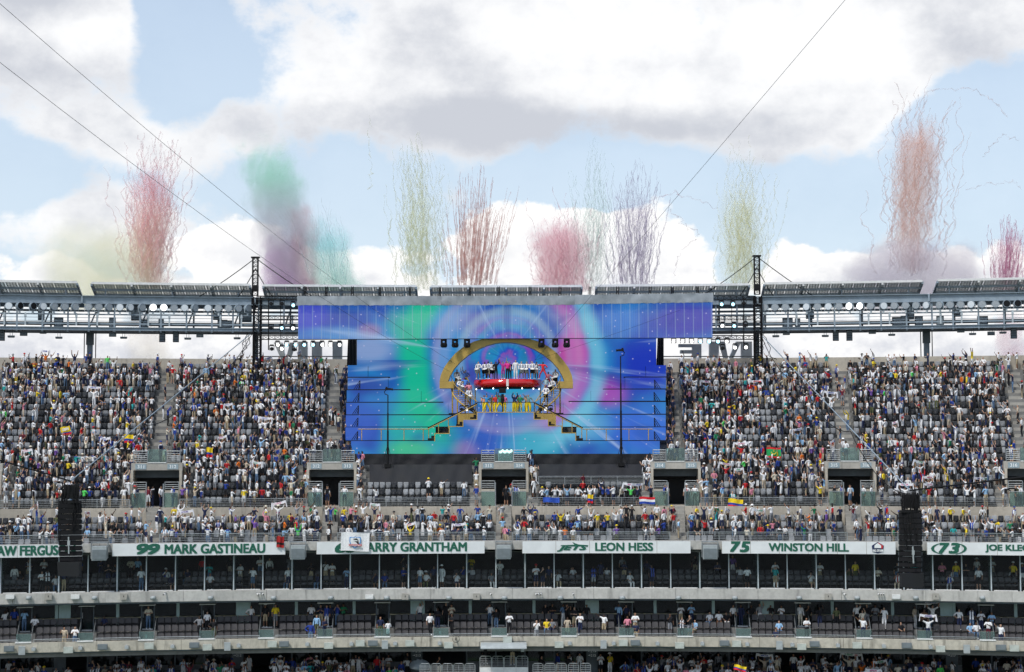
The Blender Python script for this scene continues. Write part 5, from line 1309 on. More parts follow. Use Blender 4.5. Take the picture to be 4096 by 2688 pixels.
for px, py, tilt in ((1775, 1368, 1), (1820, 1370, 1), (1868, 1377, 1), (2166, 1376, -1), (2221, 1368, -1), (2267, 1367, -1)):
    p = PT(px, py, 142.9)
    o = place([('base', ML_b, None), ('yoke', ML_y, None), ('head', ML_h, None), ('lens', ML_l['black'], 2)], 'stage_light', 'black spotlight hung below the blue mesh screen, %s of the gold arch' % ('left' if tilt > 0 else 'right'), 'stage light', p, tilt * .9, 'spotlights below the mesh screen', 1.05)
    o.location.z = PT(px, 1357, 142.9).z - .5
# ================================================================== show stage: LED picture shared by all screens (world position)
def led_material(name, strips=False):
    m = bpy.data.materials.new(name); m.use_nodes = True; t = NT(m.node_tree); t.n.clear(); o = t.new('ShaderNodeOutputMaterial')
    g = t.new('ShaderNodeNewGeometry'); p = t.xyz(g.outputs['Position'])
    # picture coordinates in photo-pixel sized units about the arch centre, from x and z
    K = F / 146.0; x0, z0 = XZ(2030, 1440, 146.0)
    X = t.math('MULTIPLY', t.math('SUBTRACT', p[0], x0), K); Z = t.math('MULTIPLY', t.math('SUBTRACT', p[2], z0), K)
    xy = t.vec(X, Z, 0.)
    c = t.mix(t.smooth(t.noise(xy, .0045, 2, .5), .35, .65), (.008, .07, .46, 1), (.02, .26, .64, 1))
    def bl(c, px, py, rx, ry, colr, s):
        f = t.math('MULTIPLY', t.smooth(t.blob(xy, px - 2030, 1440 - py, rx, ry), 0., .75), s)
        return t.mix(f, c, (*colr, 1))
    for a in ((1480, 1400, 150, 80, (.30, .40, .70), .8), (1630, 1700, 120, 170, (.01, .50, .42), .8), (1470, 1545, 140, 60, (.01, .05, .38), .85), (1500, 1640, 120, 60, (.03, .18, .60), .6),
              (1790, 1480, 110, 170, (.02, .30, .72), .8), (1790, 1620, 150, 90, (.10, .24, .66), .7), (1450, 1700, 130, 130, (.04, .13, .62), .8), (1660, 1800, 150, 60, (.06, .62, .28), .8), (1870, 1800, 80, 60, (.36, .22, .48), .6),
              (2000, 1740, 170, 130, (.02, .12, .60), .8), (2150, 1770, 190, 110, (.05, .52, .66), .8), (2070, 1600, 130, 90, (.05, .45, .72), .7), (2285, 1410, 95, 110, (.66, .05, .36), .85), (2430, 1570, 110, 90, (.48, .07, .50), .75), (2250, 1590, 140, 160, (.10, .32, .75), .7),
              (2590, 1470, 190, 190, (.008, .035, .52), .95), (2560, 1720, 230, 130, (.04, .16, .78), .8), (2300, 1700, 170, 100, (.16, .52, .80), .75),
              (1250, 1270, 170, 110, (.05, .05, .60), .9), (1350, 1340, 190, 40, (.08, .32, .70), .7), (1490, 1330, 70, 40, (.34, .20, .42), .7), (1590, 1300, 60, 90, (.02, .42, .40), .6), (1770, 1280, 120, 80, (.06, .35, .70), .8), (1900, 1300, 120, 70, (.22, .20, .52), .6), (2040, 1290, 140, 60, (.10, .38, .68), .7),
              (2230, 1265, 70, 90, (.02, .05, .40), .85), (2330, 1310, 80, 60, (.12, .45, .60), .7), (2480, 1290, 140, 90, (.03, .22, .70), .8), (2740, 1290, 240, 120, (.05, .035, .46), .95)):
        c = bl(c, *a)
    rad = t.math('LENGTH', 0.) if False else t.vmath('LENGTH', xy, out=1); ang = t.math('ARCTAN2', Z, X)
    # iridescent rings round the arch centre
    rn = t.noise(t.vec(t.math('MULTIPLY', rad, .03), t.math('MULTIPLY', ang, 1.2), 0.), 1.0, 2, .5)
    ring = t.ramp(t.math('FRACT', t.math('ADD', t.math('MULTIPLY', rad, .0145), t.math('MULTIPLY', rn, .9))), [(0., (.05, .10, .75)), (.25, (.02, .45, .75)), (.45, (.03, .40, .45)), (.62, (.30, .12, .68)), (.8, (.62, .06, .48)), (1., (.05, .10, .75))])
    c = t.mix(t.math('MULTIPLY', t.smooth(rad, 235., 60., 0., 1.), .4), c, ring)
    big = t.math('MULTIPLY', t.math('MULTIPLY', t.smooth(rad, 215., 250.), t.smooth(rad, 320., 260.)), .35)
    c = t.mix(big, c, (.36, .42, .72, 1))
    # wide halo ring: green to cyan on one side, magenta to pale pink on the other, wavering in width
    wob = t.math('MULTIPLY_ADD', t.noise(t.vec(t.math('MULTIPLY', ang, .9), 3., 0.), 1.0, 2, .5), 130., -65.); rw = t.math('ADD', rad, wob)
    ringm = t.math('MULTIPLY', t.smooth(rw, 285., 350.), t.smooth(rw, 470., 390.))
    gl_ = t.math('MULTIPLY', ringm, t.math('MULTIPLY', t.smooth(X, -150., -300.), .92)); c = t.mix(gl_, c, (.0, .56, .31, 1))
    cm_ = t.math('MULTIPLY', t.math('MULTIPLY', t.smooth(rw, 230., 290.), t.smooth(rw, 350., 300.)), t.math('MULTIPLY', t.smooth(X, 60., 200.), .62)); c = t.mix(cm_, c, (.62, .10, .50, 1))
    cn_ = t.math('MULTIPLY', t.math('MULTIPLY', t.smooth(rw, 315., 350.), t.smooth(rw, 410., 360.)), t.math('MULTIPLY', t.smooth(X, 80., 220.), .75)); c = t.mix(cn_, c, (.18, .60, .80, 1))
    arc_ = t.math('MULTIPLY', t.math('MULTIPLY', t.smooth(rad, 160., 185.), t.smooth(rad, 215., 190.)), .45); c = t.mix(arc_, c, (.35, .50, .62, 1))
    arc2 = t.math('MULTIPLY', t.math('MULTIPLY', t.smooth(rad, 262., 285.), t.smooth(rad, 312., 290.)), .24); c = t.mix(arc2, c, (.55, .38, .60, 1))
    # light rays and sparkles
    rays = t.noise(t.vec(t.math('MULTIPLY', ang, 9.), t.math('MULTIPLY', rad, .0012), 0.), 1.0, 3, .6)
    rayf = t.math('MULTIPLY', t.smooth(rays, .56, .76), t.math('MULTIPLY', t.smooth(rad, 40., 300., .25, .55), t.smooth(Z, 60., -160., 1.0, 1.7)))
    c = t.mix(rayf, c, (.45, .62, .92, 1))
    drk = t.math('MULTIPLY', t.smooth(t.noise(t.vec(t.math('MULTIPLY', ang, 3.), t.math('MULTIPLY', rad, .003), 2.), 1.0, 2, .5), .55, .7), .45)
    c = t.mix(drk, c, (.008, .04, .32, 1))
    vo = t.new('ShaderNodeTexVoronoi', voronoi_dimensions='2D'); t.put(vo.inputs['Vector'], xy); vo.inputs['Scale'].default_value = .028
    vc = t.xyz(vo.outputs['Color']); rr_ = t.math('MULTIPLY', t.math('MULTIPLY', t.smooth(vo.outputs['Distance'], .11, .02), .6), t.smooth(vc[0], .55, .9))
    c = t.mix(rr_, c, (.72, .70, .95, 1))
    # faint module seams of the LED tiles
    wv = t.math('FRACT', t.math('MULTIPLY', p[2], 2.0)); seam = t.math('MULTIPLY', t.smooth(wv, .04, .0), .18)
    c = t.mix(seam, c, (.0, .0, .02, 1))
    em = t.new('ShaderNodeEmission'); t.put(em.inputs[0], c); em.inputs[1].default_value = .74
    df = t.new('ShaderNodeBsdfDiffuse'); df.inputs[0].default_value = (.09, .09, .095, 1) if strips else (.03, .03, .035, 1)
    ad = t.new('ShaderNodeAddShader'); t.l.new(em.outputs[0], ad.inputs[0]); t.l.new(df.outputs[0], ad.inputs[1]); sh_ = ad.outputs[0]
    if strips:                                          # see-through mesh of LED strips
        fx = t.math('FRACT', t.math('MULTIPLY', p[0], 1.30)); fx2 = t.math('FRACT', t.math('MULTIPLY', p[0], 6.5))
        bar = t.math('MULTIPLY', t.smooth(fx, .12, .02), .55)
        em2 = t.new('ShaderNodeEmission'); t.put(em2.inputs[0], t.mix(bar, c, (.30, .45, .62, 1))); em2.inputs[1].default_value = .72
        ad2 = t.new('ShaderNodeAddShader'); t.l.new(em2.outputs[0], ad2.inputs[0]); t.l.new(df.outputs[0], ad2.inputs[1])
        tr = t.new('ShaderNodeBsdfTransparent'); mxs = t.new('ShaderNodeMixShader'); t.put(mxs.inputs[0], t.smooth(fx2, .35, .5, .16, .05)); t.l.new(ad2.outputs[0], mxs.inputs[1]); t.l.new(tr.outputs[0], mxs.inputs[2]); sh_ = mxs.outputs[0]
    t.l.new(sh_, o.inputs[0]); return m
M['led'] = led_material('led_screen'); M['mesh_led'] = led_material('mesh_led_screen', True)
def pr(m, pts, Y, d): return m.prism([XZ(x, y, Y) for x, y in pts], Y, Y + d)
stage = thing('show_stage', 'terraced show stage of blue LED screens built over the upper deck seats', 'stage')
# back wall and terraces
m = MB(); pr(m, rect(1428, 1325, 2625, 1662), 145.4, .15); m.build('led_wall', M['led'], stage)
for x0, x1 in ((1392, 1427.5), (2625.5, 2655)):
    m = MB(); n = 9; vs = []
    for i in range(n + 1):
        f = i / n; px = x0 + (x1 - x0) * f
        for py in (1352, 1465): q = PT(px + (8 * (1 - f) if (py == 1465) == (x0 < 2000) else 0) * (1 if x0 > 2000 else -1) * .6, py, 145.2); vs.append((q.x, 145.2 + .12 * math.sin(i * 2.1), q.z))
    m.add(vs + [(x, y + .05, z) for x, y, z in vs], [(2 * i, 2 * i + 2, 2 * i + 3, 2 * i + 1) for i in range(n)] + [(2 * n + 2 + 2 * i, 2 * n + 3 + 2 * i, 2 * n + 5 + 2 * i, 2 * n + 4 + 2 * i) for i in range(n)]); m.build('side_drape', M['cloth_k'], stage)
TER = [(1391, 1471, 1461, 1509, 144.8), (1391, 1552, 1511, 1559, 144.1), (1387, 1684, 1561, 1609, 143.4), (1385, 1792, 1611, 1659, 142.7), (1383, 1826, 1661, 1708, 142.0), (1382, 1742, 1709, 1762, 141.2),
       (2584, 2664, 1461, 1508, 144.8), (2501, 2664, 1510, 1556, 144.1), (2364, 2662, 1558, 1605, 143.4), (2254, 2663, 1608, 1657, 142.7), (2222, 2663, 1659, 1708, 142.0), (2306, 2663, 1709, 1762, 141.2)]
for x0, x1, y0, y1, Y in TER:
    m = MB(); pr(m, rect(x0, y0, x1, y1), Y, .12); m.build('led_riser', M['led'], stage)
    m = MB(); a, z1 = XZ(x0, y1 - 1, Y); b, _ = XZ(x1 + (90 if x0 < 2000 else 0), y1, Y); a2, _ = XZ(x0 - (0 if x0 < 2000 else 90), y1, Y)
    lo_, hi_ = (a, b) if x0 < 2000 else (a2, XZ(x1, y1, Y)[0]); zz = XZ(x0, y1, Y)[1]
    m.box(((lo_ + hi_) / 2, Y - .32, zz - .03), (hi_ - lo_, .62, .09)); m.build('deck_platform', M['black'], stage)
    z1t = XZ(x0, y0, Y)[1]; xm0, xm1 = XZ(x0, y0, Y)[0], XZ(x1, y0, Y)[0]
    m = MB(); m.box(((xm0 + xm1) / 2, Y + .36, (zz + z1t) / 2 - .06), (xm1 - xm0, .44, z1t - zz - .06)); m.build('riser_body', M['cloth_k'], stage)
# terrace hand rails at both outer ends
for k, (x0, x1, y0, y1, Y) in enumerate(TER):
    if k in (0, 6): continue
    s = 1 if x0 < 2000 else -1; xb = (x0 + 25) if s > 0 else (x1 - 22)
    m = MB(); p0 = PT(xb, y1 - 2, Y - .4); p1 = PT(xb + s * 24, y1 - 37, Y - .4); p2 = PT(xb + s * 23, y1 - 2, Y - .4)
    for o_ in (0, .18, .36): m.tube(p0 + Vector((s * o_, 0, 0)), p1 + Vector((0, 0, -o_ * .9)), .03, 5)
    m.tube(p1, p2, .04, 5); m.build('stair_rail', M['black'], stage)
# central front: stepped LED face with gold nosing, joined to the bottom strip
L = [(1404, 1818), (1404, 1764), (1739, 1764), (1739, 1734), (1797, 1734), (1797, 1706), (1852, 1706), (1852, 1678), (1908, 1678), (1908, 1649), (2136, 1649), (2136, 1677), (2193, 1677), (2193, 1704), (2247, 1704), (2247, 1732), (2303, 1732), (2303, 1762), (2639, 1762), (2639, 1818)]
YF = 139.6
m = MB(); pr(m, rect(1404, 1764, 2639, 1818), YF, .15); m.build('led_front', M['led'], stage)
for x0, x1, y0, y1 in ((1739, 2303, 1734, 1763.6), (1797, 2247, 1706, 1733.8), (1852, 2193, 1678, 1705.8), (1908, 2136, 1649, 1677.8)):
    m = MB(); pr(m, rect(x0, y0, x1, y1), YF, .15); m.build('led_front', M['led'], stage)
m = MB()
for (xa, ya), (xb, yb_) in zip(L[2:-3], L[3:-2]):
    p0, p1 = PT(xa, ya, YF - .03), PT(xb, yb_, YF - .03); c = (p0 + p1) / 2
    if xa == xb: m.box(c, (.07, .1, abs(p1.z - p0.z) + .07))
    else: m.box(c, (abs(p1.x - p0.x) + .068, .098, .07))
m.build('gold_nosing', M['gold'], stage)
# stair flights behind the stepped face
for s in (-1, 1):
    for (xc, yb_) in ((1739, 1762), (1797, 1733), (1852, 1706), (1908, 1678)):
        X0 = xc if s < 0 else 4043 - xc
        for j in range(2):
            xa, xb = X0 + s * (28 - 14 * j), X0 + s * .5; m = MB(); pr(m, rect(min(xa, xb), yb_ - 10 * (j + 1) + .5, max(xa, xb), yb_ - 10 * j), YF + .02 + .004 * j, 1.1); m.build('stair_step', M['black'], stage)
    pr_ = MB(); a0, a1 = (1832, 1906) if s < 0 else (2138, 2224)
    pr(pr_, [(a0, 1705), (a1, 1677), (a1, 1654), (a0, 1655)] if s < 0 else [(a0, 1677), (a1, 1704), (a1, 1655), (a0, 1654)], YF + 1.4, .1); pr_.build('gold_panel', M['gold'], stage)
    # diagonal balustrade
    m = MB(); q0, q1 = ((1711, 1712), (1908, 1613)) if s < 0 else ((2331, 1711), (2137, 1610))
    P0, P1 = PT(*q0, YF + .5), PT(*q1, YF + .5); m.tube(P0, P1, .05); m.build('handrail', M['black'], stage)
    m = MB(); m.tube(P0 + Vector((0, -.02, -.1)), P1 + Vector((0, -.02, -.1)), .035); m.build('gold_rail', M['gold'], stage)
    for f, dn in ((0.02, 50), (.22, 42), (.42, 46), (.62, 46), (.82, 48), (1, 40)):
        q = (q0[0] + (q1[0] - q0[0]) * f, q0[1] + (q1[1] - q0[1]) * f); m = MB(); m.tube(PT(*q, YF + .5), PT(q[0], q[1] + dn, YF + .5), .035); m.build('baluster', M['gold'], stage)
    # gold balustrade on the lowest terrace
    xs = (1432, 1710) if s < 0 else (2333, 2610); m = MB(); m.tube(PT(xs[0], 1716.5, YF + .3), PT(xs[1], 1716.5, YF + .3), .035); m.build('gold_rail', M['gold'], stage)
    for x in ((1447, 1525, 1616, 1693) if s < 0 else (2347, 2425, 2516, 2594)):
        m = MB(); m.tube(PT(x, 1716.5, YF + .3), PT(x, 1761, YF + .3), .035); m.build('baluster', M['gold'], stage)
m = MB(); m.tube(PT(1908, 1609, YF + .4), PT(2137, 1609, YF + .4), .03); m.build('handrail', M['black'], stage)
for x in (1908, 1965, 2077, 2137): m = MB(); m.tube(PT(x, 1609, YF + .4), PT(x, 1649, YF + .4), .025); m.build('baluster', M['black'], stage)
# platform for the dancers with LED back wall
zp = XZ(2025, 1649, YF)[1]; xp0, xp1 = XZ(1800, 1649, 144)[0], XZ(2250, 1649, 144)[0]
m = MB(); m.box(((XZ(1909, 1649, YF)[0] + XZ(2135, 1649, YF)[0]) / 2, YF + .98, zp - .06), (5.0, 1.6, .1)); m.build('dance_floor', M['black'], stage)
m = MB(); m.box(((xp0 + xp1) / 2, 143.2, zp - .08), (xp1 - xp0, 4.0, .1)); m.build('dance_floor', M['black'], stage)
# black skirt below the screens, covered seats in front
def drape(name, px0, px1, py0, py1, Y0, Y1, label, seed, n=40):
    rg = random.Random(seed); m = MB(); vs = []; rows = 7
    for j in range(rows + 1):
        for i in range(n + 1):
            f = j / rows; px = px0 + (px1 - px0) * i / n; q = PT(px, py0 + (py1 - py0) * f, Y0 + (Y1 - Y0) * f)
            vs.append((q.x, q.y - .07 * math.sin(i * 1.3 + j * .5 + seed) * rg.uniform(.3, 1.2), q.z + (.04 * math.sin(i * .8 + seed) if j else 0)))
    k = n + 1; nn = len(vs); fs = [(j * k + i, j * k + i + 1, (j + 1) * k + i + 1, (j + 1) * k + i) for j in range(rows) for i in range(n)]
    m.add(vs + [(x, y + .06, z - .02) for x, y, z in vs], fs + [tuple(nn + q for q in reversed(f)) for f in fs])
    o = m.build(name, M['cloth_k'], None, True); return tag(o, label, 'drape')
drape('black_skirt', 1376, 2672, 1815, 1862, YF - .08, YF - .12, 'black cloth skirt hanging below the lowest screen of the stage', 1, 80)
drape('seat_cover', 1478, 1888, 1858, 1937, 138.8, 136.85, 'black tarpaulin over seats below the stage, above the empty grey seats', 2)
drape('seat_cover', 2154, 2574, 1857, 1912, 138.8, 137.3, 'black tarpaulin over seats below the stage, above the flag-hung railing', 3)
# flap of brown board rail in front of the right cover
a, b = TH(2154, 136.4), TH(2574, 136.4)
railing('guard_railing', 'steel bar railing in front of the black tarpaulin above the row of standing people', a, b, 136.3, ZZ(1940, 136.3), .68, 6, None)

# ------------------------------------------------------------------ gold arch
arch = thing('gold_arch', 'wide gold half-round arch framing the performers', 'arch')
cx_ = 2025
outer = [(267, 1525), (262, 1500), (250, 1472), (232, 1446), (205, 1414), (168, 1385), (130, 1366), (92, 1355), (46, 1348), (0, 1346)]
inner = [(233, 1525), (224, 1502), (208, 1474), (184, 1447), (152, 1420), (114, 1397), (76, 1381), (40, 1372), (18, 1369.3), (0, 1368.8)]
pth = lambda pts, s: [(cx_ + s * d_, y) for d_, y in pts]
Yq = 143.5
m = MB(); O = pth(outer, -1) + pth(outer[:-1][::-1], 1); I = pth(inner, -1) + pth(inner[:-1][::-1], 1); n = len(O); vs = []
for Yk in (Yq, Yq + 1.5):
    for ring_ in (O, I): vs += [(*(lambda q: (q[0], Yk, q[1]))(XZ(x, y, Yq)),) for x, y in ring_]
fs = []
for i in range(n - 1):
    fs += [(i, i + 1, n + i + 1, n + i), (2 * n + i, 3 * n + i, 3 * n + i + 1, 2 * n + i + 1), (i, 2 * n + i, 2 * n + i + 1, i + 1), (n + i, n + i + 1, 3 * n + i + 1, 3 * n + i)]
m.add(vs, fs + [(0, n, 3 * n, 2 * n), (n - 1, 3 * n - 1, 4 * n - 1, 2 * n - 1)]); m.build('arch_ring', M['gold'], arch)
for s in (-1, 1):
    m = MB(); xa, xb = sorted((cx_ + s * 267, cx_ + s * 208)); pr(m, rect(xa, 1525.3, xb, 1553), Yq, 1.5); m.build('arch_foot', M['gold'], arch)
# ------------------------------------------------------------------ red round platform
pc = PT(2031, 1516, 145.2); rad_ = 138 * 144 / F; zt, zb_ = XZ(2031, 1516, 142.3)[1], XZ(2031, 1546, 142.3)[1]
rp = thing('round_platform', 'glossy red half-round platform under the arch carrying the band', 'platform', (pc.x, 145.2, 0))
m = MB(); m.lathe([(rad_, zb_), (rad_, zt)], 40, a0=math.pi, a1=2 * math.pi); m.build('red_rim', M['red'], rp, True)
m = MB(); m.lathe([(rad_ - .02, zt - .04), (rad_ - .02, zt + .004), (.01, zt + .004)], 40, a0=math.pi, a1=2 * math.pi); m.box((0, .5, zt - .06), (rad_ * 2 - .1, 1.1, .12)); m.build('floor', M['black'], rp)
m = MB(); m.box((-.02, -rad_ - .02, (zt + zb_) / 2), (.2, .03, zt - zb_ - .03)); m.build('chrome_plate', mat('chrome', (.8, .75, .72), .12, 1.0), rp)
m = MB(); m.lathe([(rad_ - .25, zb_ - .12), (rad_ - .25, zb_ - .02), (rad_ - .5, zb_ - .02), (rad_ - .5, zb_ - .12)], 30, a0=math.pi, a1=2 * math.pi); m.build('light_truss', M['black'], rp)
for k in range(7):
    a = math.pi * (1.06 + .88 * k / 6); m = MB(); m.lathe([(.05, -.06), (.055, 0), (.02, .07)], 8, ((rad_ - .2) * math.cos(a), (rad_ - .2) * math.sin(a), zb_ - .14)); m.build('lamp', M['lamp_w'], rp)
for s in (-1, 1): m = MB(); m.tube((s * (rad_ - .15), -.2, zp), (s * (rad_ - .15), -.2, zb_), .05); m.build('post', M['gold'], rp)
# ------------------------------------------------------------------ spiral stairs
stair_pt = {}
for s in (-1, 1):
    C0 = PT(cx_ + s * 115, 1600, 144.3); zt_, zb2 = XZ(cx_, 1549, 144.3)[1], zp
    t = thing('spiral_staircase', 'open gold quarter-turn staircase at the %s end of the red platform' % ('left' if s < 0 else 'right'), 'staircase')
    ro, ri, N = 2.2, 1.05, 13
    def sp(f, r, dz=0.0, s=s, C0=C0): a = math.pi / 2 * f; return Vector((C0.x + s * r * math.cos(a), C0.y - r * math.sin(a), zt_ + (zb2 - zt_) * f + dz))
    stair_pt[s] = sp
    for k in range(N):
        f0, f1 = k / N, (k + .85) / N; m = MB(); vs = [sp(f0, ri), sp(f0, ro), sp(f1, ro), sp(f1, ri)]; z = sp(f0, ro).z
        vs = [Vector((v_.x, v_.y, z)) for v_ in vs]; m.hexa([v_ + Vector((0, 0, -.05)) for v_ in vs] + vs); m.build('tread', M['gold'], t)
    for r in (ri, ro):
        m = MB(); m.path([sp(f, r, -.12) for f in np.linspace(0, 1, 15)], .07, 5); m.build('stringer', M['gold'], t)
        m = MB(); m.path([sp(f, r, .95) for f in np.linspace(0, 1, 15)], .035, 5); m.build('handrail', M['gold'], t)
        for f in (0, .25, .5, .75, 1): m = MB(); m.tube(sp(f, r, -.05), sp(f, r, .95), .022, 4); m.build('baluster', M['gold'], t)
    for f, r in ((.0, ro - .05), (.18, ro), (.45, ro), (.0, ri)):
        p = sp(f, r); m = MB(); m.tube((p.x, p.y, zp), p, .06); m.build('post', M['gold'], t)
    m = MB(); m.box((C0.x + s * 1.6, C0.y + .45, zt_ - .06), (1.3, .9, .1)); m.build('landing', M['gold'], t)
    # work lights under the stairs
    for k in range(3):
        q = PT(cx_ + s * (178 - 20 * k), 1645, 142.0); m = MB()
        o = place([('base', ML_b, None), ('yoke', ML_y, None), ('head', ML_h, None), ('lens', ML_l['lamp_w' if k == 1 else 'black'], 2)], 'stage_light', '%s floor light below the %s gold staircase' % ('lit' if k == 1 else 'dark', 'left' if s < 0 else 'right'), 'stage light', Vector((q.x, q.y, zp + .23)), 0, 'floor lights below the staircases', .7)
        o.location.z = zp + .3
# ------------------------------------------------------------------ see-through banner above, with its grey cover
ban = thing('mesh_screen', 'long see-through blue LED mesh screen hung above the stage opening', 'screen')
m = MB(); pr(m, [(1193, 1357), (2850, 1350), (2850, 1209), (1193, 1219)], 143.0, .06); m.build('led_mesh', M['mesh_led'], ban)
m = MB()
for k in range(37): p0 = PT(1193 + 46 * k, 1357 - k * .19, 143.09); p1 = PT(1193 + 46 * k, 1215 - k * .2, 143.09); q = MB(); q.tube(p0, p1, .02, 4); q.build('support_rod', M['steel_l'], ban)
m = MB(); p0, p1 = PT(1193, 1358, 143.03), PT(2850, 1351, 143.03); m.tube(p0, p1, .04); m.build('bottom_pipe', M['black'], ban)
t = thing('grey_cover', 'wrinkled grey tarpaulin strip covering the top of the mesh screen', 'tarpaulin')
for x0, x1, a0, a1 in ((1189, 1765, 1184, 1184), (1765.5, 2298, 1184, 1182), (2298.5, 2853, 1180, 1172)):
    m = MB(); n = 60; vs = []; rg = random.Random(x0)
    for j in range(4):
        for i in range(n + 1):
            f = i / n; px = x0 + (x1 - x0) * f; py0 = a0 + (a1 - a0) * f; py1 = py0 + 37
            q = PT(px, py0 + (py1 - py0) * j / 3 + (rg.uniform(-1, 1) * 1.2 if j in (0, 3) else 0), 142.7); vs.append((q.x, 142.7 - .10 * rg.random() - .05 * math.sin(i * .23 + j + x0) * rg.random(), q.z))
    k = n + 1; nn = len(vs); fs = [(j * k + i, j * k + i + 1, (j + 1) * k + i + 1, (j + 1) * k + i) for j in range(3) for i in range(n)]
    m.add(vs + [(x, y + .2, z) for x, y, z in vs], fs + [tuple(nn + q for q in reversed(f)) for f in fs]); m.build('sheet', M['tarp'], t, True)
# hangers from the ring girder to the screen
for k, px in enumerate((1220, 1305, 1410, 1520, 1640, 1760, 1880, 1995, 2120, 2240, 2360, 2470, 2600, 2690, 2790)):
    m = MB(); p0, p1 = PT(px, 1146, 143.6), PT(px, 1190, 143.6); lattice(m, p1, p0, .16, .16, 3, .03, .02); o = m.build('hoist', M['black'], rr)
# ------------------------------------------------------------------ camera masts
for px, y0, y1, Yc, wh in ((1551, 1560, 1868, 138.6, 'before the green screen part'), (2485, 1404, 1862, 138.6, 'before the deep blue screen part')):
    t = thing('camera_mast', 'tall black mast with a camera on a curved bracket ' + wh, 'camera mast')
    top, bot = PT(px, y0 + 20, Yc), PT(px, y1, Yc); h = top.z - bot.z
    for k in range(4): m = MB(); m.tube(bot + Vector((0, 0, h * k / 4)), bot + Vector((0, 0, h * (k + 1) / 4)), .10 - .017 * k); m.build('mast_section', M['black'], t)
    for dx in (-.45, .45): m = MB(); m.tube(bot + Vector((0, 0, 1.9)), bot + Vector((dx, -.2, 0)), .02); m.build('guy_rod', M['black'], t)
    m = MB(); s = 1 if px > 2000 else -1; m.path([top + Vector((s * .0, 0, 0)), top + Vector((s * .22, 0, .08)), top + Vector((s * .28, 0, .28)), top + Vector((s * .12, 0, .42))], .04); m.build('bracket', M['black'], t)
    c = top + Vector((0, 0, .48)); m = MB(); m.box(c, (.42, .2, .18)); m.tube(c + Vector((-s * .2, 0, 0)), c + Vector((-s * .42, 0, -.02)), .08, 8, .1); m.box(c + Vector((s * .1, 0, .14)), (.16, .1, .1)); m.build('camera', M['black'], t)
    m = MB(); m.box(bot + Vector((0, 0, .1)), (.5, .5, .3)); m.build('base', M['black'], t)
# remote camera head hanging under the red platform
t = thing('broadcast_camera', 'black broadcast camera box on a stand in front of the dancers', 'camera'); c = PT(2010, 1562, 141.2)
m = MB(); m.box(c, (.58, .4, .42)); m.box(c + Vector((0, -.22, 0)), (.44, .06, .3)); m.build('camera_body', M['black'], t)
m = MB(); m.lathe([(.1, -.9), (.16, -.5), (.1, -.1)], 8, tuple(c + Vector((0, 0, -.2)))); m.tube(c + Vector((0, 0, -1.0)), Vector((c.x, c.y, zp)), .05); m.build('stand', M['black'], t)
# foot lights in a glass box at the middle portal
p = PT(2024, 1830, 139.3); t = thing('foot_lights', 'cluster of bright white lamps behind glass at the foot of the stage', 'lamp', p)
for k in range(6): m = MB(); m.lathe([(.12, -.02), (.11, .0), (.03, .1)], 10, (-.45 + .18 * k, 0, .45 + .1 * (k % 2)), axis='Y'); m.build('lamp', M['lamp_w'], t)
m = MB(); m.box((0, .15, .1), (1.3, .1, 1.0)); m.build('housing', M['steel_l'], t); m = MB(); m.box((0, -.25, -.1), (1.15, .03, .9)); m.build('glass', M['glass_r'], t)

# ================================================================== performers
random.seed(33)
GP = 'performers on the stage'
def perf(pose, at, rz, label, top, bot, longs=False, longl=True, drum=False, hair=None, skin=None, baggy=False, hat=None, sc_=1.0, shoe='white'):
    sc_ *= .91
    prs = dict(top='white', bot='khaki', topc=top, botc=bot, skin=skin or random.choice(SKINS), hair=hair or random.choice(HAIRS), long_sleeve=longs, long_leg=longl, shoe=shoe, hat=hat, scarf=False, baggy=baggy)
    b = person(pose, at, rz, prs, label, GP, sc_)
    if drum:
        J = BODY[pose][5]
        for s in (-1, 1): m = MB(); m.path([(s * .07, -.135, 1.02), (s * .10, -.15, 1.2), (s * .10, -.10, 1.42), (s * .09, .1, 1.42)], .018, 4); m.build('braces', M['black'], b)
        d = thing('drum', 'white-headed drum of a drummer ' + drum, 'drum', at, rz, 'drums of the drummers'); d.location = at + Matrix.Rotation(rz, 3, 'Z') @ Vector((0, -.34, .82)) * sc_; d.rotation_euler = (R(25), 0, rz)
        link('shell', DRS[random.randrange(2)], d); link('drum_head', DRH, d)
    return b
DRS = []
for mt in (mat('drum_silver', (.55, .57, .6), .25, .8), M['black']): m = MB(); m.lathe([(.17, -.2), (.19, -.18), (.19, .1), (.2, .12), (.2, .16)], 14); DRS.append(m.mesh('shell', mt))
m = MB(); m.lathe([(.195, .16), (.19, .165), (.01, .165)], 14); DRH = m.mesh('drum_head', M['whitep'])
WHT, KHK = (.74, .74, .76), (.40, .33, .22); PURP = (.22, .10, .40); YEL = (.78, .60, .02)
c5 = lambda x: 1720 + .288 * x
def on_red(x, dy=0.0):
    q = PT(c5(x), 1515, 143.3 + dy); return Vector((q.x, q.y, zt + .004))
for x, dy, n in ((672, 0, 'at the left end of the red platform'), (760, .6, 'second on the red platform'), (808, -.2, 'on the red platform, left of centre'), (852, .7, 'behind the woman in black'), (1270, 0, 'on the red platform beside the singer in white'), (1345, .2, 'with long hair on the red platform'), (1420, -.1, 'turned sideways on the red platform'), (1480, .5, 'tall, on the red platform near the right staircase')):
    perf('drum' if x != 1480 else 'point', on_red(x, dy), random.gauss(0, .3), 'drummer in white shirt and khaki shorts, ' + n, WHT, KHK, True, False, 'in white ' + n)
perf('high1', on_red(915, -.1), .3, 'woman in long black outfit with one arm raised on the red platform', (.012, .012, .014), (.012, .012, .014), True, True, skin=SKINS[4], shoe='black')
perf('arms_up', on_red(1015, 0), 0, 'woman in magenta sequined costume with both arms up on the red platform', (.40, .04, .25), (.40, .05, .3), False, False)
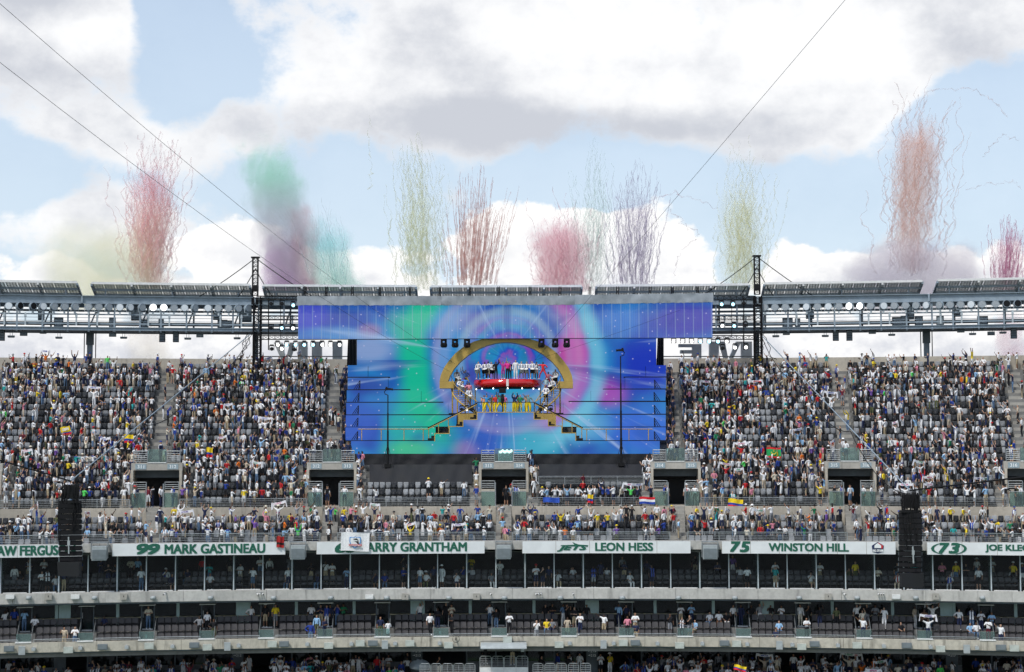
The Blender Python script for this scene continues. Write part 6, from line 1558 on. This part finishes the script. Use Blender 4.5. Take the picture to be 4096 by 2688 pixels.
perf('stand', on_red(1078, -.6), .1, 'performer in bright pink vest and black trousers on the red platform', (.75, .04, .28), (.012, .012, .014), False, True, shoe='black')
perf('stand', on_red(1108, .6), -.2, 'man in dark navy suit behind the pink-vested performer', (.02, .025, .05), (.015, .016, .02), True, True, shoe='black')
perf('stand', on_red(1190, -.4), 0, 'singer all in white with shaved head on the red platform', (.78, .78, .78), (.78, .78, .78), True, True, hair=(.40, .27, .2), skin=(.42, .27, .2), baggy=True, sc_=1.06)
perf('dance2', on_red(1570, .1), -.4, 'dancer in red top with an arm stretched out, end of the red platform', (.65, .03, .03), (.55, .04, .06), False, True)
def on_stair(s, y, r=1.6):
    f = min(1, max(0, (y - 1548) / (1648 - 1548))); q = stair_pt[s](f, r); return Vector((q.x, q.y, q.z))
for s, lst in ((-1, (1530, 1556, 1585, 1622)), (1, (1530, 1552, 1585, 1613))):
    for k, y in enumerate(lst):
        sd_ = 'left' if s < 0 else 'right'; n = '%s gold staircase, step %s' % (sd_, ('at the top', 'upper', 'middle', 'at the bottom')[k])
        at = on_stair(s, y, 1.75); perf('drum', at, -s * .35 + random.gauss(0, .2), 'drummer in white shirt and khaki shorts on the ' + n, WHT, KHK, True, False, 'on the ' + n)
for s, y, r, top, bot, lb, ps in ((-1, 1552, 1.15, (.10, .22, .62), PURP, 'dancer in blue top and purple leggings on the upper left staircase', 'dance'), (-1, 1578, 1.15, (.08, .25, .70), PURP, 'dancer in bright blue cape top on the left staircase', 'dance2'), (-1, 1600, 1.0, (.70, .24, .32), PURP, 'dancer in pink top low on the left staircase', 'hip'),
                                 (1, 1556, 1.15, (.62, .22, .30), (.6, .03, .05), 'dancer in dusty pink top on the upper right staircase', 'dance'), (1, 1580, 1.05, (.45, .62, .66), PURP, 'dancer in pale top and purple leggings on the right staircase', 'hip'), (-1, 1540, 1.0, (.09, .16, .45), YEL, 'dancer in denim blue with one arm up behind the left drummers', 'dance')):
    perf(ps, on_stair(s, y, r), -s * .3, lb, top, bot, False, True)
def on_floor(x, Y): q = PT(c5(x), 1647, Y); return Vector((q.x, Y, zp - .01 + .0))
for x, Y, top, lb, ps in ((785, 141.6, (.05, .33, .72), 'sky blue T-shirt, legs apart', 'dance2'), (862, 142.6, (.08, .09, .04), 'dark olive top', 'hip'), (912, 142.2, (.60, .05, .03), 'red-orange top', 'high1'), (972, 141.6, (.04, .22, .12), 'green top, arm raised', 'dance'), (1036, 142.5, (.70, .14, .30), 'pink top', 'stand'),
                         (1172, 141.7, (.02, .03, .09), 'navy sweater, hands at head', 'high'), (1224, 142.8, (.40, .02, .08), 'crimson top', 'hip'), (1252, 142.3, (.03, .22, .10), 'forest green top', 'stand'), (1340, 142.8, (.50, .30, .2), 'tan top', 'phone1'), (1368, 141.7, (.16, .27, .27), 'grey-green vest', 'lean'), (752, 143.0, (.75, .35, .22), 'peach top', 'high1')):
    perf(ps, on_floor(x, Y), random.gauss(0, .4), 'dancer in %s and baggy yellow trousers below the red platform' % lb, top, YEL, ps == 'high', True, baggy=True)
# ================================================================== fascia fixtures
random.seed(55)
m = MB(); m.lathe([(.05, -.16), (.2, -.14), (.215, .0), (.2, .1), (.1, .12)], 12, axis='Z'); DOM = m.mesh('dome', M['grey'], True)
m = MB(); m.box((0, .22, .05), (.1, .3, .08)); m.box((.16, .1, .14), (.03, .25, .03)); ARMB = m.mesh('bracket', M['galv'])
m = MB(); m.box((0, 0, 0), (.62, .34, .3)); m.box((0, -.05, -.17), (.5, .2, .05)); WLB = m.mesh('lamp_box', M['whitep'])
m = MB(); m.box((0, 0, 0), (.5, .3, .46)); BGB = m.mesh('box', M['beige']); m = MB(); m.box((0, -.16, .03), (.05, .03, .12)); BGS = m.mesh('slot', M['blackp'])
m = MB(); m.tube((0, .05, 0), (0, -.25, -.03), .065, 8); CMB = m.mesh('camera_body', M['whitep']); m = MB(); m.box((0, .12, .08), (.06, .25, .06)); CMA = m.mesh('arm', M['galv']); m = MB(); m.tube((0, -.25, -.03), (0, -.27, -.032), .05, 8); CML = m.mesh('lens', M['blackp'])
def at1(px, py, Y): a, z = TZ(px, py, Y); return P(a, Y, z), -a
def under(px): return 'below ' + bname(px)
for base, xs in ((0, (243, 800, 1295, 1782, 2315)), (1000, (683, 1157, 1683, 2153)), (2000, (510, 1035, 1510, 1988)), (2996, (425, 915, 1412, 1975))):
    for x in xs:
        p, rz = at1(base + x * .4725, 2391, 130.05); place([('dome', DOM, None), ('bracket', ARMB, None)], 'dome_speaker', 'rounded grey speaker on the upper concrete fascia ' + under(base + x * .4725), 'speaker', p, rz, 'rounded speakers on the upper fascia')
for px, k in ((40, 'w'), (194, 'b'), (301, 'w'), (495, 'b'), (660, 'c'), (1040, 't'), (1477, 'w'), (1621, 'b'), (1906, 'b'), (1962, 'c'), (2154, 't'), (2292, 'c'), (3313, 'b'), (3376, 'c'), (3524, 't'), (3584, 'w'), (3743, 'b')):
    p, rz = at1(px, 2386, 130.08)
    if k == 'w': place([('lamp_box', WLB, None), ('bracket', ARMB, None)], 'fascia_lamp', 'white box lamp on the upper concrete fascia ' + under(px), 'lamp', p, rz, 'box lamps on the upper fascia')
    elif k == 'b': place([('box', BGB, None), ('slot', BGS, 0)], 'fascia_speaker', 'beige square speaker box on the upper concrete fascia ' + under(px), 'speaker', p, rz, 'beige boxes on the upper fascia')
    else:
        for j in range(3 if k == 't' else 1): q, _ = at1(px + 10.5 * (j - 1) * (k == 't'), 2376, 130.1); place([('camera_body', CMB, None), ('arm', CMA, None), ('lens', CML, 0)], 'security_camera', 'white security camera on the upper concrete fascia ' + under(px), 'camera', q, rz + random.uniform(-.5, .5), 'security cameras on the upper fascia')
m = MB(); m.box((0, 0, 0), (.72, .32, .40)); m.box((0, -.175, 0), (.62, .03, .3)); FGX = m.mesh('cabinet', M['grey_d']); m = MB(); m.box((0, 0, 0), (.66, .34, .44)); FLX = m.mesh('cabinet', mat('pale_green_box', (.46, .50, .46), .5)); m = MB(); m.box((0, 0, 0), (.46, .3, .6)); FTX = m.mesh('cabinet', M['grey']); m = MB(); m.box((0, 0, 0), (.28, .25, .18)); m.tube((0, 0, .09), (0, .1, .2), .03); FSX = m.mesh('cabinet', M['grey'])
m = MB(); m.box((0, .22, .1), (.3, .2, .06)); FBR = m.mesh('bracket', M['galv'])
for base, lst in ((0, ((77, 1365, 'g'), (185, 1380, 't'), (283, 1372, 's'), (578, 1375, 'l'), (680, 1362, 's'), (868, 1350, 'g'), (1072, 1355, 's'), (1262, 1340, 'l'), (1460, 1348, 's'), (1645, 1335, 'g'), (1755, 1352, 'l'), (1925, 1345, 't'), (2020, 1342, 's'))), (1000, ((188, 1325, 'l'), (288, 1325, 'g'), (484, 1330, 's'), (665, 1338, 'l'), (858, 1328, 's'), (932, 1318, 'l'), (1040, 1318, 'g'), (1142, 1330, 't'), (1228, 1325, 's'), (1353, 1318, 'l'), (1605, 1322, 's'), (1680, 1334, 'l'), (2180, 1287, 'l'))),
                  (2000, ((500, 1330, 'l'), (590, 1322, 's'), (876, 1328, 't'), (962, 1323, 's'), (1043, 1315, 'l'), (1145, 1315, 'g'), (1333, 1325, 's'), (1520, 1336, 'l'), (1713, 1326, 's'), (1900, 1318, 'g'), (2003, 1322, 'l'), (2093, 1330, 's'))), (2996, ((257, 1335, 't'), (367, 1335, 's'), (445, 1348, 'l'), (555, 1325, 'g'), (753, 1340, 's'), (915, 1335, 'l'), (1142, 1346, 's'), (1335, 1338, 'g'), (1538, 1355, 's'), (1620, 1366, 'l'), (1843, 1367, 't'), (1930, 1362, 's'), (2133, 1355, 'g'), (2245, 1360, 'l')))):
    for x, y, k in lst:
        px = base + x * .4725; p, rz = at1(px, 1950 + y * .4725, 128.12); me_, wd = {'g': (FGX, 'dark grey wide speaker'), 't': (FTX, 'tall grey speaker'), 'l': (FLX, 'pale green-grey cabinet'), 's': (FSX, 'small grey box')}[k]
        place([('cabinet', me_, None), ('bracket', FBR, None)], 'fascia_cabinet', wd + ' on the lower concrete fascia ' + under(px), 'speaker', p, rz, 'cabinets on the lower fascia')

# ================================================================== hung speaker towers
for px, y0, y1, cab, sd_ in ((281, 2012, 2300, (1000, 1338, 150.3), 'left'), (3641, 2050, 2345, (3050, 1345, 150.3), 'right')):
    Y = 112.0; c = PT(px, y0, Y); scale_ = Y / F; t = thing('speaker_tower', 'black hanging line-array speaker tower with looped cables on the ' + sd_, 'loudspeaker')
    n = 11; hh = (y1 - 55 - y0) * scale_ / n
    for k in range(n):
        off = .0012 * k * k; tilt = R(-.4 * k); z = c.z - hh * (k + .5)
        m = MB(); m.box((0, 0, 0), (1.46, .62, hh * .93)); b = m.build('speaker_box', M['black'], t, loc=(c.x, Y + off * 3, z)); b.rotation_euler = (tilt, 0, -c.x / Y)
        m = MB(); m.box((-.39, -.315, 0), (.6, .04, hh * .72)); m.box((.39, -.315, 0), (.6, .04, hh * .72)); m.build('grille', mat('array_grille', (.012, .012, .014), .8, spec=.2) if k == 0 and sd_ == 'left' else bpy.data.materials['array_grille'], b)
        m = MB(); m.box((-.75, 0, 0), (.05, .3, hh * .6)); m.box((.75, 0, 0), (.05, .3, hh * .6)); m.build('rigging_plate', M['steel_d'], b)
    zb3 = c.z - hh * n
    m = MB(); m.hexa([(c.x - .66, Y - .3, zb3 - .9), (c.x + .7, Y - .3, zb3 - .95), (c.x + .7, Y + .4, zb3 - .9), (c.x - .66, Y + .4, zb3 - .9), (c.x - .72, Y - .34, zb3), (c.x + .74, Y - .34, zb3), (c.x + .74, Y + .4, zb3), (c.x - .72, Y + .4, zb3)]); m.build('cloth_wrap', M['cloth_k'], t)
    top = Vector((c.x, Y, c.z + 1.45)); m = MB(); m.box((c.x, Y, c.z + .08), (1.3, .7, .14)); lattice(m, (c.x, Y, c.z + .15), (c.x, Y, c.z + 1.3), .9, .5, 3, .05, .03); m.build('bumper_frame', M['black'], t)
    m = MB(); m.box((c.x + .1, Y - .1, c.z + .75), (.95, .35, .9)); m.build('hoist_motor', M['black'], t)
    rg = random.Random(px)
    for k in range(9):
        a0 = Vector((c.x + rg.uniform(-.45, .5), Y - .4, c.z + rg.uniform(.6, 1.3))); dx = rg.uniform(-.5, .5); dp = rg.uniform(1.6, 3.4)
        m = MB(); m.path([a0 + Vector((dx * math.sin(f * math.pi) + .25 * f * (1 if k % 2 else -1), -.06 * k % .2, -dp * math.sin(f * math.pi) ** .8)) for f in np.linspace(0, 1, 14)], .028, 5); m.build('cable', M['black'], t)
    m = MB(); m.tube((c.x + .03, Y - .42, c.z - 2.2), (c.x + .06, Y - .42, c.z - 3.3), .05); m.box((c.x + .05, Y - .42, c.z - 2.6), (.16, .08, .3)); m.build('chain_bag', M['grey'], t)
    # the cables that carry it across from the mast
    p0, p1 = PT(*cab), top
    m = MB(); m.tube(p0, p1, .042, 6); o = m.build('support_cable', M['steel']); tag(o, 'thick grey cable from the %s rigging mast down to the speaker tower' % sd_, 'cable')
    m = MB(); m.path([p0.lerp(p1, f) + Vector((0, 0, -1.15 * abs(math.sin(f * math.pi * 3)) ** .8 - .2)) for f in np.linspace(0, 1, 43)], .032, 5); o = m.build('power_cable', M['black']); tag(o, 'black power cable looping below the grey cable on the ' + sd_, 'cable')
    m = MB(); q = PT(-60 if sd_ == 'left' else 4160, 1824 if sd_ == 'left' else 1900, 100); m.tube(top, q, .05); o = m.build('stay_cable', M['black']); tag(o, 'dark stay cable running outward from the %s speaker tower' % sd_, 'cable')
# overhead camera wires
for nm, pts, lb in (('A', ((0, 15, 62), (700, 590, 90), (1187, 1000, 113), (1385, 1150, 122), (1820, 1455, 139.0)), 'thin overhead wire crossing the sky to the top of the arch'), ('B', ((0, 250, 60), (500, 630, 82), (999, 1000, 104), (1228, 1150, 116), (1800, 1486, 139.0)), 'thin overhead wire passing the left mast head'), ('C', ((3380, 0, 70), (2900, 570, 96), (2420, 1142, 122), (2140, 1440, 139.0)), 'thin overhead wire crossing the sky from the right to the arch'), ('D', ((2140, 1440, 139.0), (2420, 1355, 141), (2720, 1240, 143)), 'thin wire from the arch to the right end of the mesh screen')):
    q0, q1 = PT(*pts[0]), PT(*pts[-1]); ext = -.6 if nm != 'D' else 0.0
    V_ = [q0.lerp(q1, f) + Vector((0, 0, -{'A': .75, 'B': .85}.get(nm, .1) * 4 * f * (1 - f))) for f in np.linspace(ext, 1, 25)]
    m = MB(); m.path(V_, .010, 5); o = m.build('overhead_wire', M['black']); tag(o, lb, 'wire')

# ================================================================== camera podium in the lowest tier
pod = thing('camera_podium', 'white-fronted camera podium with crowd barriers in the lowest tier', 'podium')
Yp = 128.6; zpod = ZZ(2669, Yp); xa, xb = XZ(1918, 2669, Yp)[0], XZ(2113, 2669, Yp)[0]
for k in range(4):
    w_ = (xb - xa) / 4; m = MB(); m.box((xa + w_ * (k + .5), Yp + .03, zpod - .6), (w_ - .012, .06, 1.2)); m.build('front_panel', M['whitep'], pod)
m = MB(); m.box(((xa + xb) / 2, Yp + 1.3, zpod - .05), (xb - xa, 2.4, .1)); m.build('platform', M['tread'], pod)
def barrier(x0, x1, Y, z, h, lb):
    t = thing('crowd_barrier', lb, 'barrier', ((x0 + x1) / 2, Y, z), 0, 'crowd barriers round the camera podium'); w_ = (x1 - x0) * .94
    m = MB(); m.path([(-w_ / 2, 0, 0), (-w_ / 2, 0, h - .12), (-w_ / 2 + .12, 0, h), (w_ / 2 - .12, 0, h), (w_ / 2, 0, h - .12), (w_ / 2, 0, 0)], .028, 6); m.build('frame', M['galv'], t)
    for j in range(5): m = MB(); m.tube((-w_ / 2, 0, h * (.12 + .17 * j)), (w_ / 2, 0, h * (.12 + .17 * j)), .015, 5); m.build('bar', M['galv'], t)
    m = MB(); m.tube((0, 0, .1), (0, 0, h), .015, 5); m.build('upright', M['galv'], t)
for k in range(4): w_ = (xb - xa) / 4; barrier(xa + w_ * k, xa + w_ * (k + 1), Yp + .05, zpod + .002, .82, 'steel crowd barrier on the camera podium, ' + ('before the first operator', 'beside the monitor trolley', 'before the second operator', 'hung with white cloths')[k])
for k in range(10):
    px = (1700, 1745, 1790, 1835, 1880, 2152, 2200, 2246, 2294, 2342)[k]; x0, z_ = XZ(px - 22, 2700, 128.0); x1, _ = XZ(px + 22, 2700, 128.0); barrier(x0, x1, 128.0, ZZ(2700, 128.0), .85, 'steel crowd barrier standing %s the camera podium' % ('left of' if k < 5 else 'right of'))
aw = thing('awning', 'pale grey curved awning above the camera podium', 'awning'); m = MB(); n = 8; vs = []
x0, x1 = XZ(1923, 2580, 128.0)[0], XZ(2106, 2580, 128.0)[0]; z1, z0 = ZZ(2569, 128.2), ZZ(2593, 127.3)
for i in range(n + 1):
    f = i / n; vs += [(x0, 128.2 - 1.1 * math.sin(f * math.pi / 2), z1 - (z1 - z0) * (1 - math.cos(f * math.pi / 2))), (x1, 128.2 - 1.1 * math.sin(f * math.pi / 2), z1 - (z1 - z0) * (1 - math.cos(f * math.pi / 2)))]
k = len(vs); fs = [(2 * i, 2 * i + 1, 2 * i + 3, 2 * i + 2) for i in range(n)]; m.add(vs + [(x, y, z - .03) for x, y, z in vs], fs + [tuple(k + q for q in reversed(f)) for f in fs]); m.build('cloth', M['grey'], aw)
m = MB(); m.path([(x0 - .1, 128.2, z1 - .5), (x0 - .1, 128.2, z1 + .03), (x0 + .1, 128.25, z1 + .08), (x1, 128.25, z1 + .05)], .025); m.build('frame', M['steel_d'], aw)
for px, py, lb in ((1942, 2602, 'left'), (2090, 2604, 'right')):
    q = PT(px, py, 129.4); t = thing('broadcast_camera', 'large black broadcast camera on a pedestal at the %s of the podium' % lb, 'camera', (q.x, 129.4, zpod))
    m = MB(); m.box((0, .2, 1.28), (.34, .7, .36)); m.build('camera_body', M['black'], t); m = MB(); m.box((0, -.4, 1.26), (.26, .5, .26)); m.build('lens_hood', M['grey'] if lb == 'right' else M['black'], t)
    m = MB(); m.tube((0, .1, 0), (0, .1, 1.1), .09, 8); m.build('pedestal', M['black'], t); m = MB(); m.box((0, .3, 1.62), (.26, .1, .24)); m.build('viewfinder', M['black'], t)
def pod_person(px, Y, z, top, bot, pose, lb, hat=None):
    prs = rand_person(); prs.update(top=top, bot=bot, hat=hat, scarf=False, long_leg=True); th_ = TH(px, Y, 2620); person(pose, Vector((XZ(px, 2620, Y)[0], Y, z)), -th_ + random.gauss(0, .3), prs, lb, 'crew around the camera podium')
pod_person(1942, 130.2, zpod, 'black', 'black', 'stand', 'camera operator in black with headset at the left podium camera', ('cap', 'black'))
pod_person(2050, 129.8, zpod, 'black', 'khaki', 'cross', 'crew member in black top standing between the podium cameras', ('cap', 'black'))
pod_person(1757, 132.0, -18.0, 'black', 'cream', 'phone1', 'man in black polo and cream shorts holding up a phone beside the podium')
pod_person(2166, 132.2, -18.0, 'black', 'black', 'phone1', 'man in dark suit with hand at his face beside the podium')
pod_person(2272, 132.4, -18.0, 'black', 'black', 'stand', 'steward in black with lanyard under the section sign', ('cap', 'black'))
q = PT(1680, 2655, 129.5); m = MB(); m.lathe([(.8, -.4), (.75, -.1), (.5, .15), (.2, .3), (.01, .33)], 10, (q.x, 129.8, q.z)); o = m.build('equipment_heap', M['grey_d'], None, True); tag(o, 'heap of equipment under a grey tarpaulin beside the camera podium', 'tarpaulin')
for v_ in o.data.vertices: v_.co += Vector((random.uniform(-.12, .12), random.uniform(-.1, .1), random.uniform(-.08, .08)))
fr = thing('ring_camera', 'small camera inside a wire ring on the lower concrete fascia', 'camera', *[a for a in (at1(1824, 2556, 128.2)[0],)])
m = MB(); m.path([(.26 * math.cos(a), 0, .26 * math.sin(a)) for a in np.linspace(0, 2 * math.pi, 25)], .015, 5); m.build('ring', M['black'], fr); m = MB(); m.box((0, 0, 0), (.08, .2, .16)); m.box((0, 0, .12), (.03, .03, .26)); m.build('camera_body', M['black'], fr)

# ================================================================== coloured firework smoke beyond the roof
YS = 170.0
def smoke_mat(name, cols, dens, w0, w1, h, lean, thr, nscale, streak, top_soft=.45, dep=1.0):
    m = bpy.data.materials.new(name); m.use_nodes = True; t = NT(m.node_tree); t.n.clear(); o = t.new('ShaderNodeOutputMaterial')
    tcn = t.new('ShaderNodeTexCoord'); p = t.xyz(tcn.outputs['Object']); zr = t.math('MULTIPLY', p[2], 1 / h)
    w_ = t.math('ADD', w0, t.math('MULTIPLY', zr, w1 - w0)); x = t.math('DIVIDE', t.math('SUBTRACT', p[0], t.math('MULTIPLY', zr, lean)), w_); y = t.math('DIVIDE', p[1], t.math('MULTIPLY', w_, dep))
    rd = t.math('SQRT', t.math('ADD', t.math('MULTIPLY', x, x), t.math('MULTIPLY', y, y)))
    nz = t.noise(t.vec(p[0], p[1], t.math('MULTIPLY', p[2], streak)), nscale * 1.7, 4, .68)
    prof = t.math('MULTIPLY', t.smooth(rd, 1.0, .15), t.math('MULTIPLY', t.smooth(zr, 1.0, 1 - top_soft), t.smooth(zr, -.02, .05)))
    d_ = t.math('MULTIPLY', t.smooth(t.math('ADD', nz, t.math('MULTIPLY', prof, .5)), thr + .17, thr + .42), t.smooth(prof, 0., .35))
    pv = t.new('ShaderNodeVolumePrincipled'); t.put(pv.inputs['Color'], t.ramp(zr, cols)); t.put(pv.inputs['Density'], t.math('MULTIPLY', d_, dens * 1.9)); pv.inputs['Anisotropy'].default_value = .0
    t.l.new(pv.outputs[0], o.inputs['Volume']); return m
def trail_mat(name, c, alpha):
    m = bpy.data.materials.new(name); m.use_nodes = True; t = NT(m.node_tree); t.n.clear(); o = t.new('ShaderNodeOutputMaterial')
    df = t.new('ShaderNodeBsdfDiffuse'); c = tuple(q * .8 + .18 for q in c) if c[0] < .65 and c[1] < .35 else tuple(q * .5 + .47 for q in c); df.inputs[0].default_value = (*c, 1); tl = t.new('ShaderNodeBsdfTranslucent'); tl.inputs[0].default_value = (*c, 1); ms = t.new('ShaderNodeMixShader'); ms.inputs[0].default_value = .5
    t.l.new(df.outputs[0], ms.inputs[1]); t.l.new(tl.outputs[0], ms.inputs[2]); tr = t.new('ShaderNodeBsdfTransparent'); g_ = t.new('ShaderNodeNewGeometry')
    m2 = t.new('ShaderNodeMixShader'); t.put(m2.inputs[0], t.smooth(t.noise(g_.outputs['Position'], 1.5, 3, .65), .34, .72, alpha * .10, alpha * .52)); t.l.new(tr.outputs[0], m2.inputs[1]); t.l.new(ms.outputs[0], m2.inputs[2]); t.l.new(m2.outputs[0], o.inputs[0]); return m
S_ = YS / F
def plume(label, px, pyb, pyt, wb, wt, lean, cols, dens, thr=.5, nscale=.35, streak=.45, top_soft=.45, trails=None, dep=.8, Y=None):
    Y = Y or YS; b = PT(px, pyb, Y); h = (pyb - pyt) * Y / F; s = Y / F
    t = thing('smoke_plume', label, 'smoke', b, 0, 'coloured firework smoke plumes')
    if dens:
        w0, w1 = wb * .6 * s, wt * .6 * s; x0, x1 = min(-w0, lean * s - w1), max(w0, lean * s + w1); dd = max(w0, w1) * dep
        m = MB(); m.box(((x0 + x1) / 2, 0, h / 2), (x1 - x0, 2 * dd, h)); o = m.build('smoke', smoke_mat('smoke_' + label.split()[0], cols, dens, w0, w1, h, lean * s, thr, nscale, streak, top_soft, dep), t)
        o.data.materials[0].cycles.volume_step_rate = .35; o['kind'] = 'stuff'
    if trails:
        n, c, al, sb, stp, hmin, hmax, wig, rr_, tseed = trails; rg = random.Random(tseed); m = MB()
        for k in range(int(n * 1.35)):
            u_ = rg.gauss(0, .42); u_ = max(-1.1, min(1.1, u_)); hh = h * rg.uniform(hmin, hmax) * (1 - .25 * abs(u_)); ns = int(10 + hh * 1.6); pts = []; rs = []; ph = rg.uniform(0, 9); y0 = rg.uniform(-2, 2); wx = 0.0; st = rg.uniform(0, .35) * hh
            for i in range(ns + 1):
                f = i / ns; wx += rg.gauss(0, wig * .35); wx *= .93
                zz = st + (hh - st) * f
                pts.append((u_ * s * (sb / 2 + (stp / 2 - sb / 2) * (zz / h) ** 1.2) + lean * s * zz / h + wx + wig * .5 * math.sin(zz * 1.4 + ph), y0 + wig * rg.gauss(0, .5), zz))
                rs.append(rr_ * .78 * rg.uniform(.5, 1.6) * (1.35 - .8 * f))
            m.path(pts, rs, 4)
        o = m.build('smoke_trails', trail_mat('trail_' + label.split()[0] + str(tseed), c, al), t); o['kind'] = 'stuff'
    return t
RED1 = [(0, (.985, .60, .58)), (.35, (.99, .72, .58)), (.6, (.99, .56, .60)), (1, (.99, .64, .66))]
plume('pink-red firework smoke column with crooked trails over the left section', 590, 1165, 480, 190, 330, 30, RED1, .16, .50, .45, .4, .6, (85, (.85, .33, .35), .62, 150, 430, .45, 1.0, .35, .10, 3))
plume('faint yellow smoke bank low over the left section', 400, 1240, 800, 560, 700, 40, [(0, (.985, .985, .62)), (1, (.99, .99, .78))], .058, .36, .14, .8, .6)
plume('green smoke cloud leaning left behind the left mast', 1170, 1170, 400, 270, 420, -140, [(0, (.78, .60, .80)), (.42, (.76, .80, .82)), (.6, (.55, .93, .74)), (1, (.72, .985, .85))], .19, .50, .5, .6, .5)
plume('purple smoke cloud low beside the left mast', 1125, 1175, 860, 230, 230, 0, [(0, (.80, .52, .80)), (1, (.84, .70, .84))], .22, .46, .4, .8, .6)
plume('red smoke streak rising between the purple and teal clouds', 1225, 1170, 700, 150, 190, -25, [(0, (.985, .58, .64)), (1, (.99, .76, .76))], .24, .46, .4, .6, .6)
plume('teal smoke cloud right of the red streak', 1340, 1175, 780, 300, 230, -60, [(0, (.64, .975, .82)), (.5, (.55, .96, .95)), (1, (.66, .93, .98))], .18, .46, .36, .7, .6, (22, (.35, .62, .72), .5, 180, 330, .6, 1.0, .25, .05, 5))
plume('yellow-green trails left of the rust-red fan', 1690, 1175, 520, 200, 230, -30, [(0, (.86, .88, .55)), (1, (.86, .90, .60))], .07, .54, .6, .35, .7, (70, (.72, .76, .36), .55, 230, 270, .5, 1.05, .32, .085, 7))
plume('rust-red fan of straight smoke trails above the screen', 1890, 1175, 630, 190, 270, 40, [(0, (.88, .55, .48)), (1, (.88, .6, .52))], .05, .55, .6, .3, .8, (85, (.62, .26, .20), .72, 190, 420, .55, 1.0, .10, .075, 11))
plume('crimson smoke cloud above the screen centre', 2250, 1180, 790, 330, 420, -10, [(0, (.99, .55, .62)), (1, (.985, .66, .70))], .22, .54, .55, .8, .5, (34, (.75, .22, .30), .55, 280, 460, .5, 1.15, .4, .09, 13))
plume('pale green trails above the crimson cloud', 2370, 1180, 570, 120, 260, 20, [(0, (.50, .72, .55)), (1, (.62, .86, .74))], .06, .5, .4, .4, .7, (42, (.42, .70, .55), .45, 140, 300, .6, 1.05, .28, .07, 17))
plume('purple fan of smoke trails right of the crimson cloud', 2530, 1180, 610, 190, 260, 20, [(0, (.60, .50, .68)), (1, (.60, .55, .70))], .09, .52, .5, .5, .5, (72, (.36, .28, .45), .65, 200, 430, .45, .98, .2, .065, 19))
plume('yellow-green smoke beside the right mast', 2960, 1175, 570, 240, 300, 20, [(0, (.84, .84, .52)), (1, (.88, .88, .55))], .10, .52, .5, .5, .6, (52, (.76, .76, .32), .5, 200, 380, .55, 1.05, .38, .09, 23))
plume('orange smoke column over the right section', 3640, 1100, 340, 190, 330, 60, [(0, (.97, .78, .70)), (.4, (.98, .72, .60)), (1, (.97, .66, .56))], .2, .52, .5, .5, .4, (42, (.72, .36, .28), .6, 260, 430, .6, 1.1, .5, .10, 29))
plume('mauve smoke bank low over the right section', 3640, 1240, 900, 760, 620, 40, [(0, (.66, .60, .70)), (1, (.74, .70, .78))], .075, .42, .2, .9, .5)
plume('magenta fan of smoke trails at the far right', 4030, 1180, 830, 170, 200, 30, [(0, (.80, .38, .55)), (1, (.82, .48, .60))], .12, .48, .5, .5, .6, (55, (.60, .16, .32), .72, 160, 300, .5, 1.0, .15, .075, 31))
plume('crimson smoke drifting below the roof ring at the far right', 4050, 1500, 1180, 180, 150, -20, [(0, (.88, .45, .55)), (1, (.82, .42, .55))], .12, .46, .4, .6, .4)
plume('faint red and yellow smoke seen below the roof ring on the left', 600, 1480, 1180, 260, 200, -30, [(0, (.95, .90, .62)), (.6, (.95, .70, .55)), (1, (.95, .55, .45))], .06, .42, .3, .7, .4)
# thin arcs of single stars
for pts, c, lb in ((((3560, 700), (3620, 560), (3700, 370), (3780, 352), (3900, 362), (3985, 410), (4030, 470)), (.72, .42, .38), 'single orange smoke trail arching over the right section'), (((2540, 900), (2600, 800), (2700, 770), (2790, 800), (2870, 838)), (.72, .40, .45), 'single red smoke trail arching beside the purple fan'), (((2680, 830), (2730, 900), (2800, 935), (2720, 1010), (2690, 1120)), (.66, .42, .46), 'single crooked red trail falling beside the purple fan'), (((1480, 460), (1476, 560), (1486, 680), (1478, 760)), (.80, .82, .50), 'single yellow trail standing high above the screen'), (((4080, 560), (4010, 545), (3960, 590), (3930, 640)), (.66, .44, .44), 'single dull red trail at the far right'), (((3870, 760), (3960, 735), (4050, 725), (4090, 760)), (.66, .44, .44), 'low faint trail curving off at the far right')):
    rg = random.Random(len(lb)); P_ = [PT(x, y, YS) for x, y in pts]; res = []
    for a, b in zip(P_[:-1], P_[1:]):
        for i in range(9): res.append(a.lerp(b, i / 9) + Vector((rg.gauss(0, .13), rg.gauss(0, .2), rg.gauss(0, .13))))
    m = MB(); m.path(res, [.075 * rg.uniform(.4, 1.4) for _ in res], 4); o = m.build('smoke_trail', trail_mat('arc_' + str(len(lb)), c, .6)); tag(o, lb, 'smoke', kind='stuff')
